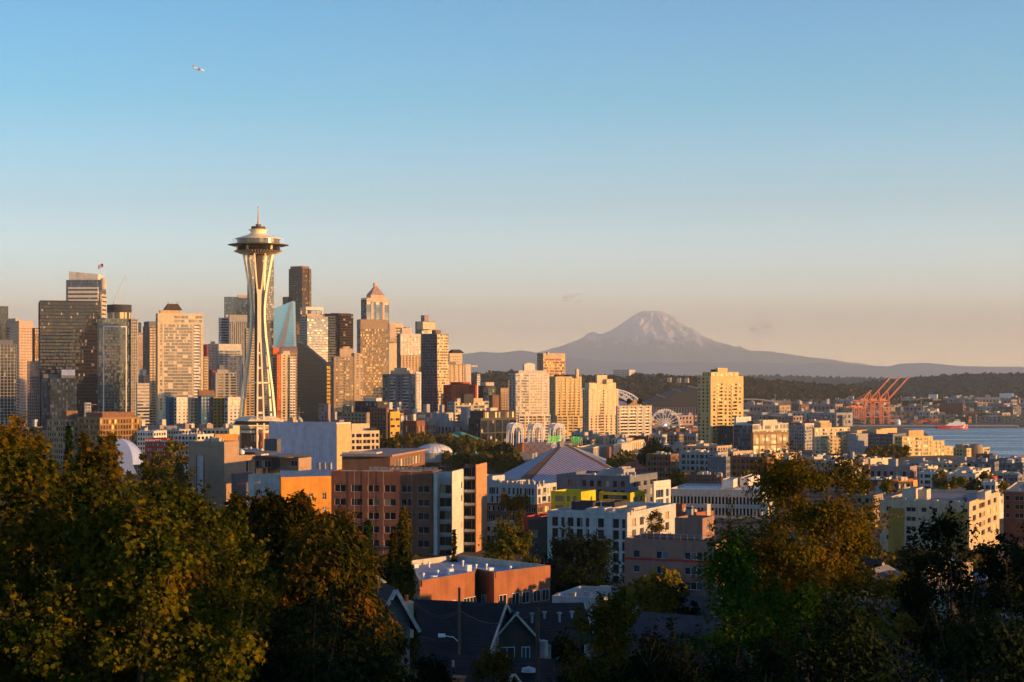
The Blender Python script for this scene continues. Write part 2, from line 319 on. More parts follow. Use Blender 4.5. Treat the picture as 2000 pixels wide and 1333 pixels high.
        for z in fl:
            for c, u0, u1 in zip(seq, us, us[1:]):
                if c in '.,:#' or random.random() < skip: q(u0, u1, z, z + fh); continue
                a, b, dd = (z + .12, z + fh - .35, sp.get('bd', 1.3)) if c == 'B' else (z + sill * fh, z + head * fh, dep)
                q(u0, u1, z, a); q(u0, u1, b, z + fh)
                mb.poly([pt(u0,a,0),pt(u1,a,0),pt(u1,a,dd),pt(u0,a,dd)]); mb.poly([pt(u0,b,dd),pt(u1,b,dd),pt(u1,b,0),pt(u0,b,0)])
                mb.poly([pt(u0,a,0),pt(u0,a,dd),pt(u0,b,dd),pt(u0,b,0)]); mb.poly([pt(u1,a,dd),pt(u1,a,0),pt(u1,b,0),pt(u1,b,dd)])
                nv = 2 if c in 'WB' else 3 if c == 'V' else 1; nv = sp.get('nv', nv)
                s.want('window', (round(u1 - u0, 2), round(b - a, 2), g, nv, sp.get('nh', 1), sp.get('fm', 'framewhite')), pt(u0, a, dd - .03), side)
                if c == 'B': s.want('balcony_rail', (round(u1 - u0, 2), sp.get('rm', 'metalgray'), sp.get('bo', 0.0)), pt(u0, a, 0), side)
    def want(s, name, key, p, side): s.req.setdefault(name, []).append((key, p, side))
    def done(s):
        for name, lst in s.req.items():
            lst.sort(key=lambda r: -r[1][2])
            for k, (key, p, side) in enumerate(lst[:100]):
                if name == 'window':
                    w_, h_, g, nv, nh, fm = key; ck = ('w', s.near) + key
                    if ck not in _wm:
                        pm, fmb = pane_mb(w_, h_, s.near, nv, nh); _wm[ck] = (pm.mesh('pane' if s.near else 'window', g), fmb.mesh('window', fm) if s.near else None)
                    if s.near: o = put('window', _wm[ck][1], s.root, p, 0 if side == 'A' else R(90)); put('pane', _wm[ck][0], o)
                    else: put('window', _wm[ck][0], s.root, p, 0 if side == 'A' else R(90))
                else:
                    ck = (name,) + key
                    if ck not in _wm:
                        r = MB(); w_ = key[0]; bo = key[2]
                        if bo > 0: r.box(-.2, w_ + .2, -bo, 0.0, -.2, 0.02); r.box(-.2, w_ + .2, -bo, -bo + .06, .02, 1.05); r.box(-.2, -.14, -bo + .06, 0, .02, 1.05); r.box(w_ + .14, w_ + .2, -bo + .06, 0, .02, 1.05)
                        else: r.box(0.02, w_ - .02, .06, .12, 0.15, 1.05)
                        _wm[ck] = (r.mesh(name, key[1]),)
                    put(name, _wm[ck][0], s.root, p, 0 if side == 'A' else R(90))
            rest = lst[100:]
            if rest:
                by = {}
                for key, p, side in rest: by.setdefault(key[2] if name == 'window' else key[1], []).append((key, p, side))
                for gm, ls in by.items():
                    mb = MB()
                    for key, p, side in ls:
                        w_ = key[0]; h_ = key[1] if name == 'window' else 0.9; zo = 0 if name == 'window' else 0.15; yo = 0 if name == 'window' else .08
                        c = [(0, yo, zo), (w_, yo, zo), (w_, yo, zo + h_), (0, yo, zo + h_)]
                        if side == 'B': c = [(-y, x, z) for x, y, z in c]
                        mb.poly([(p[0]+x, p[1]+y, p[2]+z) for x, y, z in c])
                    tag(mb.build(name, gm, s.root), kind='stuff')
        return s
    def clutter(s, n, x0, x1, xc=None, yt=0, Y=None, zt=None, mats=('metalgray', 'lightgray', 'offwhite'), wr=(0, 10), wl=10, h=(0.8, 2.2), names=('vent',)):
        """small plant on a roof whose corner is at local 0,0"""
        for i in range(n):
            sz = random.uniform(.6, 2.2); hh = random.uniform(*h); mb = MB(); mb.box(0, sz, 0, sz * random.uniform(.5, 1.2), 0, hh); mb.box(-.08, sz + .08, -.08, sz * .6, hh + .003, hh + .12)
            mb.build(random.choice(names), random.choice(mats), s.root, (-random.uniform(.5, wl - 2.5), random.uniform(wr[0] + .5, wr[1] - 2.5), zt))
def BB(name, label, a, x0, xc, x1, yt, Y, wallm, A=None, B=None, group=None, cat='building', pent=(), ybase=None, **kw):
    b = Bld(name, label, cat, a, xc, Y, group, ybase); b.vol(x0, xc, x1, yt, wallm, A, B, **kw)
    for p in pent:                       # (x0, xc, x1, ytop, wallmat[, dY, A, B])
        q = list(p) + [None] * (8 - len(p)); b.vol(q[0], q[1], q[2], q[3], q[4], q[6], q[7], Y=Y + (q[5] or 3.0), yb=yt + 4 if False else None, zb=b.zof(yt, Y) - 1.5, name='penthouse', par=.4)
    if Y < 1250 and group is None and cat == 'building' and x1 - x0 > 20:
        wl, wr = b.dims(x0, xc, x1, Y, kw.get('dl'), kw.get('dr'))
        if wl > 6 and wr > 6: b.clutter(7, 0, 0, zt=b.zof(yt, Y) - .8, wl=min(wl, 26), wr=(0, min(wr, 16)), h=(.6, 1.8))
    b.done(); return b
# ---------------------------------------------------------------- ground, water, hills
def sheet(name, xs, ys, zf, mat, kind='structure', label=None, smooth=True):
    X, Y = np.meshgrid(xs, ys); Z = np.array([[zf(x, y) for x in xs] for y in ys]); nx, ny = len(xs), len(ys)
    v = np.stack([X.ravel(), Y.ravel(), Z.ravel()], 1).tolist(); f = [(j*nx+i, j*nx+i+1, (j+1)*nx+i+1, (j+1)*nx+i) for j in range(ny-1) for i in range(nx-1)]
    me = bpy.data.meshes.new(name); me.from_pydata(v, [], f); me.materials.append(M[mat])
    if smooth: me.polygons.foreach_set('use_smooth', [True] * len(f))
    o = put(name, me); o['kind'] = kind
    if label: o['label'] = label
    return o
m, nt, b = newmat('groundmat'); L = nt.links.new
tc = N(nt, 'TexCoord'); v1 = N(nt, 'TexVoronoi'); v1.inputs['Scale'].default_value = 0.02; L(tc.outputs['Object'], v1.inputs['Vector'])
n1 = N(nt, 'TexNoise'); n1.inputs['Scale'].default_value = 0.05; n1.inputs['Detail'].default_value = 8; L(tc.outputs['Object'], n1.inputs['Vector'])
c1 = ramp(nt, v1.outputs['Color'], [(0.2, (0.016, 0.022, 0.008)), (0.45, (0.03, 0.03, 0.03)), (0.7, (0.045, 0.042, 0.04)), (0.9, (0.06, 0.055, 0.05))])
L(mixc(nt, c1, ramp(nt, n1.outputs['Fac'], [(0.3, (0.5, .5, .45)), (0.7, (1.2, 1.1, 1))]), 1.0, 'MULTIPLY'), b.inputs['Base Color']); b.inputs['Roughness'].default_value = 0.95
M['groundmat'] = m
xs = sorted(set([-90000, -40000, -15000, -6000, -3000, -1500] + list(range(-900, 1500, 60)) + [1500, 2000, 3000, 4500, 7000, 12000, 20000, 40000, 90000] + [-450, 450]))
ys = sorted(set(list(range(-600, 200, 20)) + list(range(200, 1300, 50)) + list(range(1300, 3600, 60)) + [3600, 3606, 3625, 3700, 4000, 4600, 5500, 7000, 10000, 16000, 26000, 45000, 80000, 130000]))
sheet('ground', xs, ys, ground_z, 'groundmat')
m, nt, b = newmat('watermat'); L = nt.links.new
tc = N(nt, 'TexCoord'); mp = N(nt, 'Mapping'); mp.inputs['Scale'].default_value = (0.16, 0.10, 0.1); L(tc.outputs['Object'], mp.inputs[0])
n1 = N(nt, 'TexNoise'); n1.inputs['Scale'].default_value = 1.0; n1.inputs['Detail'].default_value = 6; L(mp.outputs[0], n1.inputs['Vector'])
mp2 = N(nt, 'Mapping'); mp2.inputs['Scale'].default_value = (0.0016, 0.010, 0.1); mp2.inputs['Rotation'].default_value = (0, 0, 0.25); L(tc.outputs['Object'], mp2.inputs[0])
n2 = N(nt, 'TexNoise'); n2.inputs['Scale'].default_value = 1.0; n2.inputs['Detail'].default_value = 3; L(mp2.outputs[0], n2.inputs['Vector'])
bp = N(nt, 'Bump'); bp.inputs['Strength'].default_value = 0.6; bp.inputs['Distance'].default_value = 1.3; L(n1.outputs['Fac'], bp.inputs['Height']); L(bp.outputs[0], b.inputs['Normal'])
L(ramp(nt, n2.outputs['Fac'], [(0.4, (0.2,)*3), (0.6, (0.4,)*3)]), b.inputs['Roughness']); b.inputs['Base Color'].default_value = (0.14, 0.25, 0.29, 1); b.inputs['IOR'].default_value = 1.33
M['watermat'] = m
o = sheet('water', [300, 600, 900, 1500, 4000, 12000], [1200, 2000, 2800, 3605.5], lambda x, y: 0.0, 'watermat'); tag(o, 'calm blue bay water beside the docks')
# hills: heightfields
def noise1(x, seed, octv=5, base=1.0):
    r = 0.0; a = 1.0; f = base; rs = random.Random(seed)
    for k in range(octv):
        ph = rs.uniform(0, 6.28); ph2 = rs.uniform(0, 6.28); r += a * (math.sin(x*f+ph) + .6*math.sin(x*f*1.73+ph2)); a *= .55; f *= 2.1
    return r
def ridge(name, Y, dY, prof, mat, base, ny=14, nx=220, amp=0.0, seed=1, x0=-200, x1=2200, label=None, back=1.0):
    """prof: (px, py) skyline seen from the viewpoint; a ridge with depth dY in front and behind"""
    px = [p[0] for p in prof]; py = [p[1] for p in prof]
    X = np.linspace(x0, x1, nx); v = []; f = []
    rows = [(-1 + 2.0 * j / (ny - 1)) for j in range(ny)]
    for t in rows:
        for x in X:
            z = CZ - (np.interp(x, px, py) - HOR) / F * Y; k = max(0.0, 1 - abs(t)) ** 1.1
            wx = (x - 1000) / F * Y
            zz = base + (z - base) * k + amp * (z - base) * k * (1 - k) * (noise1(wx / (dY * .5) + t * 3, seed) * .5 + .5 * noise1(wx / (dY * .17) + t * 9, seed + 5))
            v.append((wx * (1 + 0.0 * t), Y + t * dY * (1 if t < 0 else back), zz))
    for j in range(ny - 1):
        for i in range(nx - 1): f.append((j*nx+i, j*nx+i+1, (j+1)*nx+i+1, (j+1)*nx+i))
    me = bpy.data.meshes.new(name); me.from_pydata(v, [], f); me.materials.append(M[mat]); me.polygons.foreach_set('use_smooth', [True]*len(f))
    return tag(put(name, me), label, kind='structure')
wall('forestfar', (0.035, 0.045, 0.022), var=0.4, scale=0.004, streak=False); wall('forestmid', (0.05, 0.045, 0.02), var=0.5, scale=0.02, streak=False)
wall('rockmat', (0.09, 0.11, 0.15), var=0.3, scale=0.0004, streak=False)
# the snow peak 97 km away
m, nt, b = newmat('peakmat'); L = nt.links.new
ge = N(nt, 'NewGeometry'); sx = N(nt, 'SeparateXYZ'); L(ge.outputs['Position'], sx.inputs[0])
tc = N(nt, 'TexCoord'); n1 = N(nt, 'TexNoise'); n1.inputs['Scale'].default_value = 0.0011; n1.inputs['Detail'].default_value = 9; n1.inputs['Roughness'].default_value = 0.65; L(ge.outputs['Position'], n1.inputs['Vector'])
ma = N(nt, 'Math', operation='MULTIPLY_ADD'); L(n1.outputs['Fac'], ma.inputs[0]); ma.inputs[1].default_value = 2600; L(sx.outputs['Z'], ma.inputs[2])
sn = N(nt, 'SeparateXYZ'); L(ge.outputs['Normal'], sn.inputs[0]); mb_ = N(nt, 'Math', operation='MULTIPLY_ADD'); L(sn.outputs['Z'], mb_.inputs[0]); mb_.inputs[1].default_value = 900; L(ma.outputs[0], mb_.inputs[2])
mr = N(nt, 'MapRange'); L(mb_.outputs[0], mr.inputs[0]); mr.inputs[1].default_value = 3800; mr.inputs[2].default_value = 4150
L(mixc(nt, (0.07, 0.07, 0.08), (0.85, 0.86, 0.90), mr.outputs[0]), b.inputs['Base Color']); b.inputs['Roughness'].default_value = 0.9; M['peakmat'] = m
def peak():
    Y = 97000.0; prof = [(880,714),(960,700),(1040,692),(1100,676),(1118,668),(1135,661),(1148,650),(1160,648),(1172,653),(1190,648),(1205,640),(1222,627),(1238,616),(1252,609),(1262,607),(1278,607),(1292,609),(1302,614),(1314,618),(1330,630),(1348,641),(1372,656),(1400,668),(1432,676),(1466,685),(1500,686),(1545,694),(1600,700),(1650,707),(1700,714),(1800,720)]
    px = [p[0] for p in prof]; py = [p[1] for p in prof]
    nx, ny = 640, 230; X = np.linspace(880, 1800, nx); T_ = -1 + 1.35 * np.arange(ny) / (ny - 1); XX, TT = np.meshgrid(X, T_)
    def ridged(a, b):
        r = np.zeros_like(a); am = 1.0
        for k in range(7):
            f_ = 1.9 ** k; th = k * 1.1; u = (a * math.cos(th) + b * math.sin(th)) * f_; v_ = (-a * math.sin(th) + b * math.cos(th)) * f_
            r += am * (1 - 2 * np.abs(np.sin(u + 1.3 * np.sin(v_ * .7 + k) + k) * np.cos(v_ * .8 + .9 * np.sin(u * .6) + 2 * k))); am *= .56
        return r
    Hh = CZ - (np.interp(XX, px, py) - HOR) / F * Y; WX = (XX - 1000) / F * Y; CX = (XX - 1272) / F * Y; K = np.clip(1 - np.abs(TT), 0, 1) ** 1.25
    TH = np.arctan2(TT * 9500, CX + 1e-3); RR = np.hypot(CX, TT * 9500)
    gul = (np.abs(np.sin(TH * 9 + np.sin(RR * .0009) * .9 + .5 * np.sin(TH * 23))) - .6) * 260 * np.minimum(1, RR / 2500) + 210 * ridged(WX * .0011, TT * 9500 * .0011)
    wgt = np.minimum(1.0, np.abs(TT) * 7 + .10) * (1 - np.clip(np.abs(TT) - .5, 0, 1)) * np.clip(Hh / 2600, 0, 1)
    Z = np.maximum(-50, Hh * K + gul * wgt); v = np.stack([WX.ravel(), (Y + TT * 9500).ravel(), Z.ravel()], 1).tolist()
    f = [(j*nx+i, j*nx+i+1, (j+1)*nx+i+1, (j+1)*nx+i) for j in range(ny-1) for i in range(nx-1)]
    me = bpy.data.meshes.new('mountain'); me.from_pydata(v, [], f); me.materials.append(M['peakmat']); me.polygons.foreach_set('use_smooth', [True]*len(f))
    tag(put('mountain', me), 'snow-capped volcano rising on the horizon', kind='structure')
peak()
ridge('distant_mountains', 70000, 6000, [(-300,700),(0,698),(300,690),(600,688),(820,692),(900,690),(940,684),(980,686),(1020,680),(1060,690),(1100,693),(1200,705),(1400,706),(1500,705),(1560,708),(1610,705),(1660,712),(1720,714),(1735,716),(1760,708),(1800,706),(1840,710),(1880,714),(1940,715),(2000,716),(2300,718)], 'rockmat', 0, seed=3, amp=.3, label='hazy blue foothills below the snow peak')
ridge('far_ridge', 17000, 2200, [(-300,742),(900,742),(1380,742),(1420,740),(1500,741),(1560,742),(1650,744),(1720,746),(1800,746),(2300,744)], 'forestfar', 0, seed=9, amp=.2, label='low wooded ridge on the horizon')
ridge('wooded_hill', 9000, 1500, [(-300,790),(1560,790),(1640,768),(1700,754),(1760,749),(1800,745),(1850,741),(1900,738),(1960,738),(2020,738),(2300,742)], 'forestfar', 4, seed=11, amp=.25, label='dark wooded hill beyond the port')
BH = [(-300,740),(700,738),(900,738),(935,735),(960,733),(1000,731),(1060,738),(1120,742),(1200,738),(1240,737),(1290,738),(1340,742),(1400,742),(1460,744),(1500,748),(1560,753),(1620,757),(1680,762),(1720,768),(1760,780),(1790,792),(2300,800)]
ridge('near_hill', 6200, 900, BH, 'forestmid', 5, seed=21, amp=.1, label='brown wooded hill behind the stadiums')
HAZE=2.3e-5; HAZE_COL=(0.79,0.95,1.0,1)
GD = 'downtown towers'
# ---------------------------------------------------------------- downtown towers, left to right
W = lambda p, n, **k: dict(p=(p, n), **k)
CU = lambda **k: dict(k='curtain', **k)
BA = lambda **k: dict(k='band', **k)
FI = lambda p, n, **k: dict(k='fins', p=(p, n), **k)
T = lambda name, label, *a, **k: BB(name, label, *a, group=GD, cat='tower', **k)
G = 'dark green glass tower cut by the left photo edge behind the tan grid tower'
T('glass_tower', G, 72, -30, -28, 16, 598, 2500, 'darkgray', None, CU(g='glassgreen', cw=1.5, mt=.2))
T('glass_tower', 'dark glass tower with pale vertical fins at the left photo edge', 76, -20, -19, 31, 672, 1800, 'slate', None, CU(g='glassdark', fh=3.2, cw=1.6, mt=.18, mev=2, mm='lightgray', sp=.1), pent=[(-5, -4, 24, 664, 'slate', 8)])
b = T('office_tower', 'tan stone office tower with a grid of small square windows near the left edge', 52, 13, 37, 65, 627, 2450, 'pinkstone', BA(fh=3.9, g='glassdark', top=8), W('w.', 9, fh=3.9, top=9, g='glassdark', sill=.3, head=.8), pent=[(16, 30, 36, 622, 'cream', 6)])
T('office_tower', 'low grey office tower half hidden between tan tower and big dark glass block', 72, 53, 54, 78, 706, 2050, 'mauve', None, W('w.', 6, g='glassdark', fh=3.6, top=3))
T('glass_tower', 'narrow black tower sliver with gold stripe left of the big dark glass block', 60, 63, 68, 78, 641, 2300, 'darkbrown', None, CU(g='glassbronze', cw=1.5, fh=3.8))
# tower with white sloped crown and flag
b = Bld('crown_tower', 'tall banded tower with white sloping crown and a flag pole on its roof', 'tower', 4, 190, 2950, GD)
b.vol(129, 190, 207, 547, 'slate', CU(g='glassblue', cw=2.4, fh=4.0, top=1, mm='slate', sp=.2), CU(g='glassblue', cw=2.4, fh=4.0, top=1, mm='slate'), name='wall')
b.vol(133, 191, 192, 561, 'white', BA(fh=7.0, g='glassdark', top=1.5, sill=.35, head=.75), None, Y=2944, dr=4, name='front_bay')
b.vol(196, 199, 207.5, 575, 'creamlight', None, BA(fh=7.0, g='glassdark', top=1.5, sill=.35, head=.75), Y=2946, dl=3, name='side_bay')
x0 = b.loc(135, 2975); x1 = b.loc(192, 2975); z0 = b.zof(547, 2975); mb = MB()
for s_ in (0, 26): mb.poly([(x0.x, x0.y+s_, z0), (x1.x, x0.y+s_, z0), (x1.x, x0.y+s_, b.zof(536, 2975)), (x0.x, x0.y+s_, b.zof(530.5, 2975))])
mb.poly([(x0.x,x0.y,b.zof(530.5,2975)),(x1.x,x0.y,b.zof(536,2975)),(x1.x,x0.y+26,b.zof(536,2975)),(x0.x,x0.y+26,b.zof(530.5,2975))]); mb.poly([(x1.x,x0.y,z0),(x1.x,x0.y+26,z0),(x1.x,x0.y+26,b.zof(536,2975)),(x1.x,x0.y,b.zof(536,2975))]); mb.poly([(x0.x,x0.y+26,z0),(x0.x,x0.y,z0),(x0.x,x0.y,b.zof(530.5,2975)),(x0.x,x0.y+26,b.zof(530.5,2975))])
mb.build('crown', 'white', b.root)
c = b.loc(188, 2985); mb = MB(); zt = b.zof(540, 2985); mb.lathe([(11, z0), (11, zt), (0, zt + 1)], 24, (c.x, c.y)); mb.build('roof_drum', 'white', b.root, smooth=False)
c = b.loc(202, 2958); mb = MB(); mb.lathe([(5, b.zof(566, 2958)), (5, b.zof(544, 2958)), (0, b.zof(543, 2958))], 16, (c.x, c.y)); mb.build('corner_turret', 'offwhite', b.root)
mb = MB(); mb.tube((c.x, c.y, b.zof(545, 2958)), (c.x, c.y, b.zof(514, 2958)), .45, .25); mb.build('flag_pole', 'metalwhite', b.root)
zf_ = b.zof(515, 2958); ca, sa = math.cos(b.a), math.sin(b.a); mb = MB(); st = MB(); cb = MB()
for i in range(7):        # stars and stripes, waving left
    for j in range(7):
        def fp(u, v): return (c.x - u * 9.5 * ca * 1.0, c.y + u * 2 + math.sin(u * 6) * .7, zf_ - v * 6.0 - u * 2.6 + .4 * math.sin(u*5))
        u0, u1, v0, v1 = i/7, (i+1)/7, j/7, (j+1)/7
        (cb if i < 3 and j < 4 else mb if j % 2 == 0 else st).poly([fp(u0, v0), fp(u1, v0), fp(u1, v1), fp(u0, v1)])
fl = mb.build('flag', 'red', b.root); st.build('stripe', 'metalwhite', fl); cb.build('canton', 'blue', fl)
b.done()
# large dark glass block
b = Bld('glass_tower', 'huge wide dark glass block with gold reflections, tallest dark box on the left', 'tower', 74, 78, 2050, GD)
b.vol(75, 78, 197, 587, 'charcoal', CU(g='glassdark', cw=1.8, fh=3.9, mt=.1), CU(g='glassdark', cw=1.8, fh=3.9, mt=.1, top=2, jit=.035, sp=.3, mm='charcoal'))
b.done()
b = Bld('glass_tower', 'lower dark glass block with bright blue roof screen, in front of the huge dark block', 'tower', 74, 84, 1900, GD)
b.vol(81, 84, 150, 739, 'charcoal', None, CU(g='glassblue', cw=1.8, fh=3.9, mm='charcoal', jit=.03)); b.vol(119, 120, 147, 722, 'slate', None, CU(g='paleblue', cw=4, fh=6, top=.3, sp=0, mt=.05), Y=1908, zb=b.zof(741, 1900), name='roof_screen'); b.vol(84, 85, 118, 731, 'slate', None, None, Y=1912, zb=b.zof(741, 1900), name='penthouse')
b.done()
T('office_block', 'small pale office block low between dark glass block and framed glass tower', 70, 164, 165, 178, 787, 1800, 'lightgray', None, W('w.', 4), pent=[(176, 177, 190, 790, 'orange', -4)])
# framed residential tower
b = Bld('glass_tower', 'blue glass tower outlined by a pale rectangular frame with a dark drum on top', 'tower', 66, 193, 1850, GD)
b.vol(190, 193, 256, 622, 'slate', CU(g='glassgreen', fh=3.1, cw=1.6), CU(g='glassgreen', fh=3.1, cw=1.6, mm='slate', sp=.22), dr=None)
b.vol(255, 256, 270, 622, 'lightgray', None, W('B.', 3, fh=3.1, g='glasslight', fm='metalwhite', rm='creamlight'), Y=1862, name='corner_bay')
c = b.loc(233, 1875); mb = MB(); mb.lathe([(12.2, b.zof(624, 1875)), (12.2, b.zof(611, 1875))], 40, (c.x, c.y)); mb.build('drum_glazing', 'glasswarm', b.root)
mb = MB(); mb.lathe([(12.6, b.zof(611, 1875)), (12.6, b.zof(596, 1875)), (12.0, b.zof(596, 1875)), (12.0, b.zof(598, 1875)), (0, b.zof(598, 1875))], 40, (c.x, c.y)); mb.build('roof_drum', 'charcoal', b.root)
p0 = b.loc(201, 1847); p1 = b.loc(247, 1865); mb = MB()
Lf = abs(p1.y - p0.y); xw = b.loc(193, 1850).x; zt, zb_ = b.zof(639, 1850), b.zof(806, 1850); yy0 = 6.0; yy1 = (256-193)*0 + 0
f0 = b.loc(193, 1850).y + 4.5; wr = b.dims(190, 193, 256, 1850, None, None)[1]; f0 = wr * .13; f1 = wr * .83
mb.box(xw, xw + .7, f0, f0 + 1.0, zb_, zt); mb.box(xw, xw + .7, f1, f1 + 1.0, zb_, zt); mb.box(xw, xw + .69, f0, f1 + 1, zt, zt + 1.0); mb.build('facade_frame', 'metalwhite', b.root)
b.done()
def tower_crane(label, px, py0, py1, tipx, tipy, Y):
    r = empty('tower_crane', P(px, py0, Y), 0, label, 'crane'); H = (py0 - py1) / F * Y; tx = (tipx - px) / F * Y; tz = (py0 - tipy) / F * Y; k = 1.0
    m1 = MB(); n = int(H / 3)
    for sx in (-k, k):
        for sy in (-k, k): m1.tube((sx, sy, 0), (sx, sy, H), .16, n=4)
    for i in range(n): m1.tube((-k, -k, i*3), (k, -k, i*3+3), .1, n=4); m1.tube((k, k, i*3), (k, -k, i*3+3), .1, n=4)
    m1.build('mast', 'metalwhite', r)
    m2 = MB(); a = Vector((0, 0, H)); t = Vector((tx, 0, tz)); d = (t - a); L_ = d.length; d /= L_; up = Vector((-d.z, 0, d.x)) * 1.6
    m2.path([a - d * 2, t], .25, 4); m2.path([a + up, t], .2, 4); n = int(L_ / 3)
    for i in range(n): q0 = a + d * (L_ * i / n); q1 = a + up * (1 - i / n) + d * (L_ * (i + .5) / n) ; q2 = a + d * (L_ * (i + 1) / n); m2.path([q0, q1, q2], .1, 4)
    m2.build('jib', 'metalwhite', r); m3 = MB(); s = -1 if tx > 0 else 1; m3.box(min(0, s*7), max(0, s*7), -1.2, 1.2, H - 1, H + 1.6); m3.build('counterweight', 'metalgray', r)
    m4 = MB(); m4.tube((s*6, 0, H + 6), tuple(t), .09, n=4); m4.tube((s*6, 0, H+1.6), (s*6, 0, H + 6), .15, n=4); m4.tube(tuple(t), (tx, 0, tz - 8), .07, n=4); m4.build('cable', 'metaldark', r)
tower_crane('white lattice tower crane with raised jib above the drum-topped glass tower', 231, 660, 597, 245, 537, 2350)
T('office_tower', 'thin blue tower sliver right of the framed glass tower', 70, 267, 268, 276, 630, 2800, 'slate', None, CU(g='glassblue'))
T('office_tower', 'narrow tan ribbed office tower right of the framed glass tower', 60, 268, 269, 281, 655, 2550, 'pinkstone', None, FI('w.', 5, fh=4, top=2), pent=[(270, 271, 279, 650, 'mauve', 3)])
b = T('apartment_tower', 'dark apartment tower with sunlit balcony column left of the cream hipped tower', 60, 279, 292, 309, 637, 2000, 'tan_dark', W('w.', 5, g='glassdark'), W('B.', 2, g='glass', rm='creamlight', bo=.8), pent=[(281, 291, 306, 628, 'slate', 6)])
T('apartment_block', 'short tan block with balconies between framed tower and dark apartment tower', 60, 268, 281, 290, 733, 1950, 'tan', W('w.', 4), W('B.', 3, rm='tan'), pent=[(272, 280, 286, 722, 'lightgray', 5)])
T('parking_garage', 'grey banded garage low between framed glass tower and cream hipped tower', 60, 266, 268, 292, 749, 1750, 'lightgray', None, BA(fh=3.2, g='glassdark', sill=.45, head=.95))
# cream tower with hip roof
b = Bld('apartment_tower', 'broad cream apartment tower with a dark hipped roof cap and many windows', 'tower', 70, 308, 1800, GD)
b.vol(304, 308, 397, 612, 'creamlight', W('B.', 2, fh=3.1), W('.w.WVWVVW.Bw.', 1, fh=3.1, top=11, g='glasslight', rm='metalwhite', bo=.9, head=.92, sill=.16), cap='creamlight')
xr = b.loc(308, 1800).x; wr = b.dims(304, 308, 397, 1800, None, None)[1]; z5 = b.zof(612, 1800)
for i in range(8):
    mb = MB(); mb.poly([(0,0,0),(0,wr*.07,0),(0,wr*.07,2.6),(0,0,2.6)]); 
    for zz in (z5 - 5, z5 - 9): mb2 = mb.mesh('window', 'glasslight') if zz == z5 - 5 else mb2; put('window', mb2, b.root, (0.05, wr * (.36 + .078 * i), zz))
b.vol(311, 313, 352, 606, 'cream', None, None, Y=1806, zb=z5 - 2, name='penthouse'); b.vol(319, 321, 350, 604, 'cream', None, None, Y=1812, zb=z5 - 2, name='penthouse')
c0 = b.loc(320, 1812); q = b.loc(353, 1812); hw = (353 - 319) / F * 1812; mb = MB(); zA, zB = b.zof(606, 1812), b.zof(594, 1812)
def hip(mb, cx, cy, hw, hd, zA, zB, k=.5):
    A = [(cx-hd,cy-hw,zA),(cx+hd,cy-hw,zA),(cx+hd,cy+hw,zA),(cx-hd,cy+hw,zA)]; B_ = [(cx-hd*k,cy-hw*k,zB),(cx+hd*k,cy-hw*k,zB),(cx+hd*k,cy+hw*k,zB),(cx-hd*k,cy+hw*k,zB)]
    for i in range(4): j = (i+1) % 4; mb.poly([A[i], A[j], B_[j], B_[i]])
    mb.poly(B_); mb.poly(A[::-1]); return B_
cc = b.loc(337, 1815); B_ = hip(mb, cc.x, cc.y, hw * .5, 7, zA, zB, .55); rf = mb.build('hip_roof', 'darkbrown', b.root); sp = MB()
for p in B_: sp.tube(p, (p[0], p[1], p[2] + 2.6), .2, .08, 4)
sp.build('finial', 'metaldark', rf); b.done()
T('office_tower', 'red-brown tower sliver right of the cream hipped tower', 60, 397, 404, 408, 673, 2750, 'redpaint', None, None)
T('office_tower', 'squat tan office tower behind, right of the cream hipped tower', 66, 406, 408, 426, 672, 2700, 'pinkstone', None, W('w.', 6, fh=4), pent=[(411, 412, 420, 667, 'pinkstone', 6)])
T('apartment_tower', 'slim apartment tower with sunny balconies touching the cream hipped tower', 60, 394, 398, 407, 697, 2050, 'tan', W('w.', 2), W('B.', 2, bo=.8, rm='creamlight'))
T('apartment_block', 'dull red block edge beside the grey-blue block left of the needle', 60, 403, 415, 421, 724, 2100, 'redpaint', None, W('w.', 2))
T('office_tower', 'slate glass office tower rising furthest left behind the needle', 66, 438, 439, 486, 580, 3000, 'charcoal', None, CU(g='glassblue', fh=4, cw=2, sp=.3, mm='charcoal'), pent=[(464, 465, 484, 576.5, 'tan', 6)])
T('office_tower', 'pale banded office slab left of the striped one, behind the needle', 68, 427, 429, 449, 621, 2600, 'lightgray', None, BA(fh=3.8, g='glassblue'), pent=[(440, 441, 449, 615, 'pinkstone', 5)])
T('office_tower', 'vertically striped pale office slab with blank top storey, left of the needle', 68, 446, 448, 486, 615, 2580, 'gray', None, FI('w.', 9, top=10, fh=3.8, g='glassdark'))
b = T('apartment_tower', 'white-capped glass apartment tower with green bay left of the needle', 66, 420, 427, 473, 684, 2200, 'lightgray', W('B.', 2), W('B.WWVB.', 1, g='glassgreen', rm='lightgray', bo=.7), pent=[(424, 427, 471, 672, 'white', 3)])
T('apartment_block', 'plain grey-blue apartment block in front of the white-capped tower', 62, 412, 421, 462, 728, 1950, 'gray', W('w.', 2), W('.Ww.W.wW', 1, g='glassdark'), pent=[(425, 428, 439, 713, 'slate', 5), (421, 424, 446, 722, 'gray', 3)])
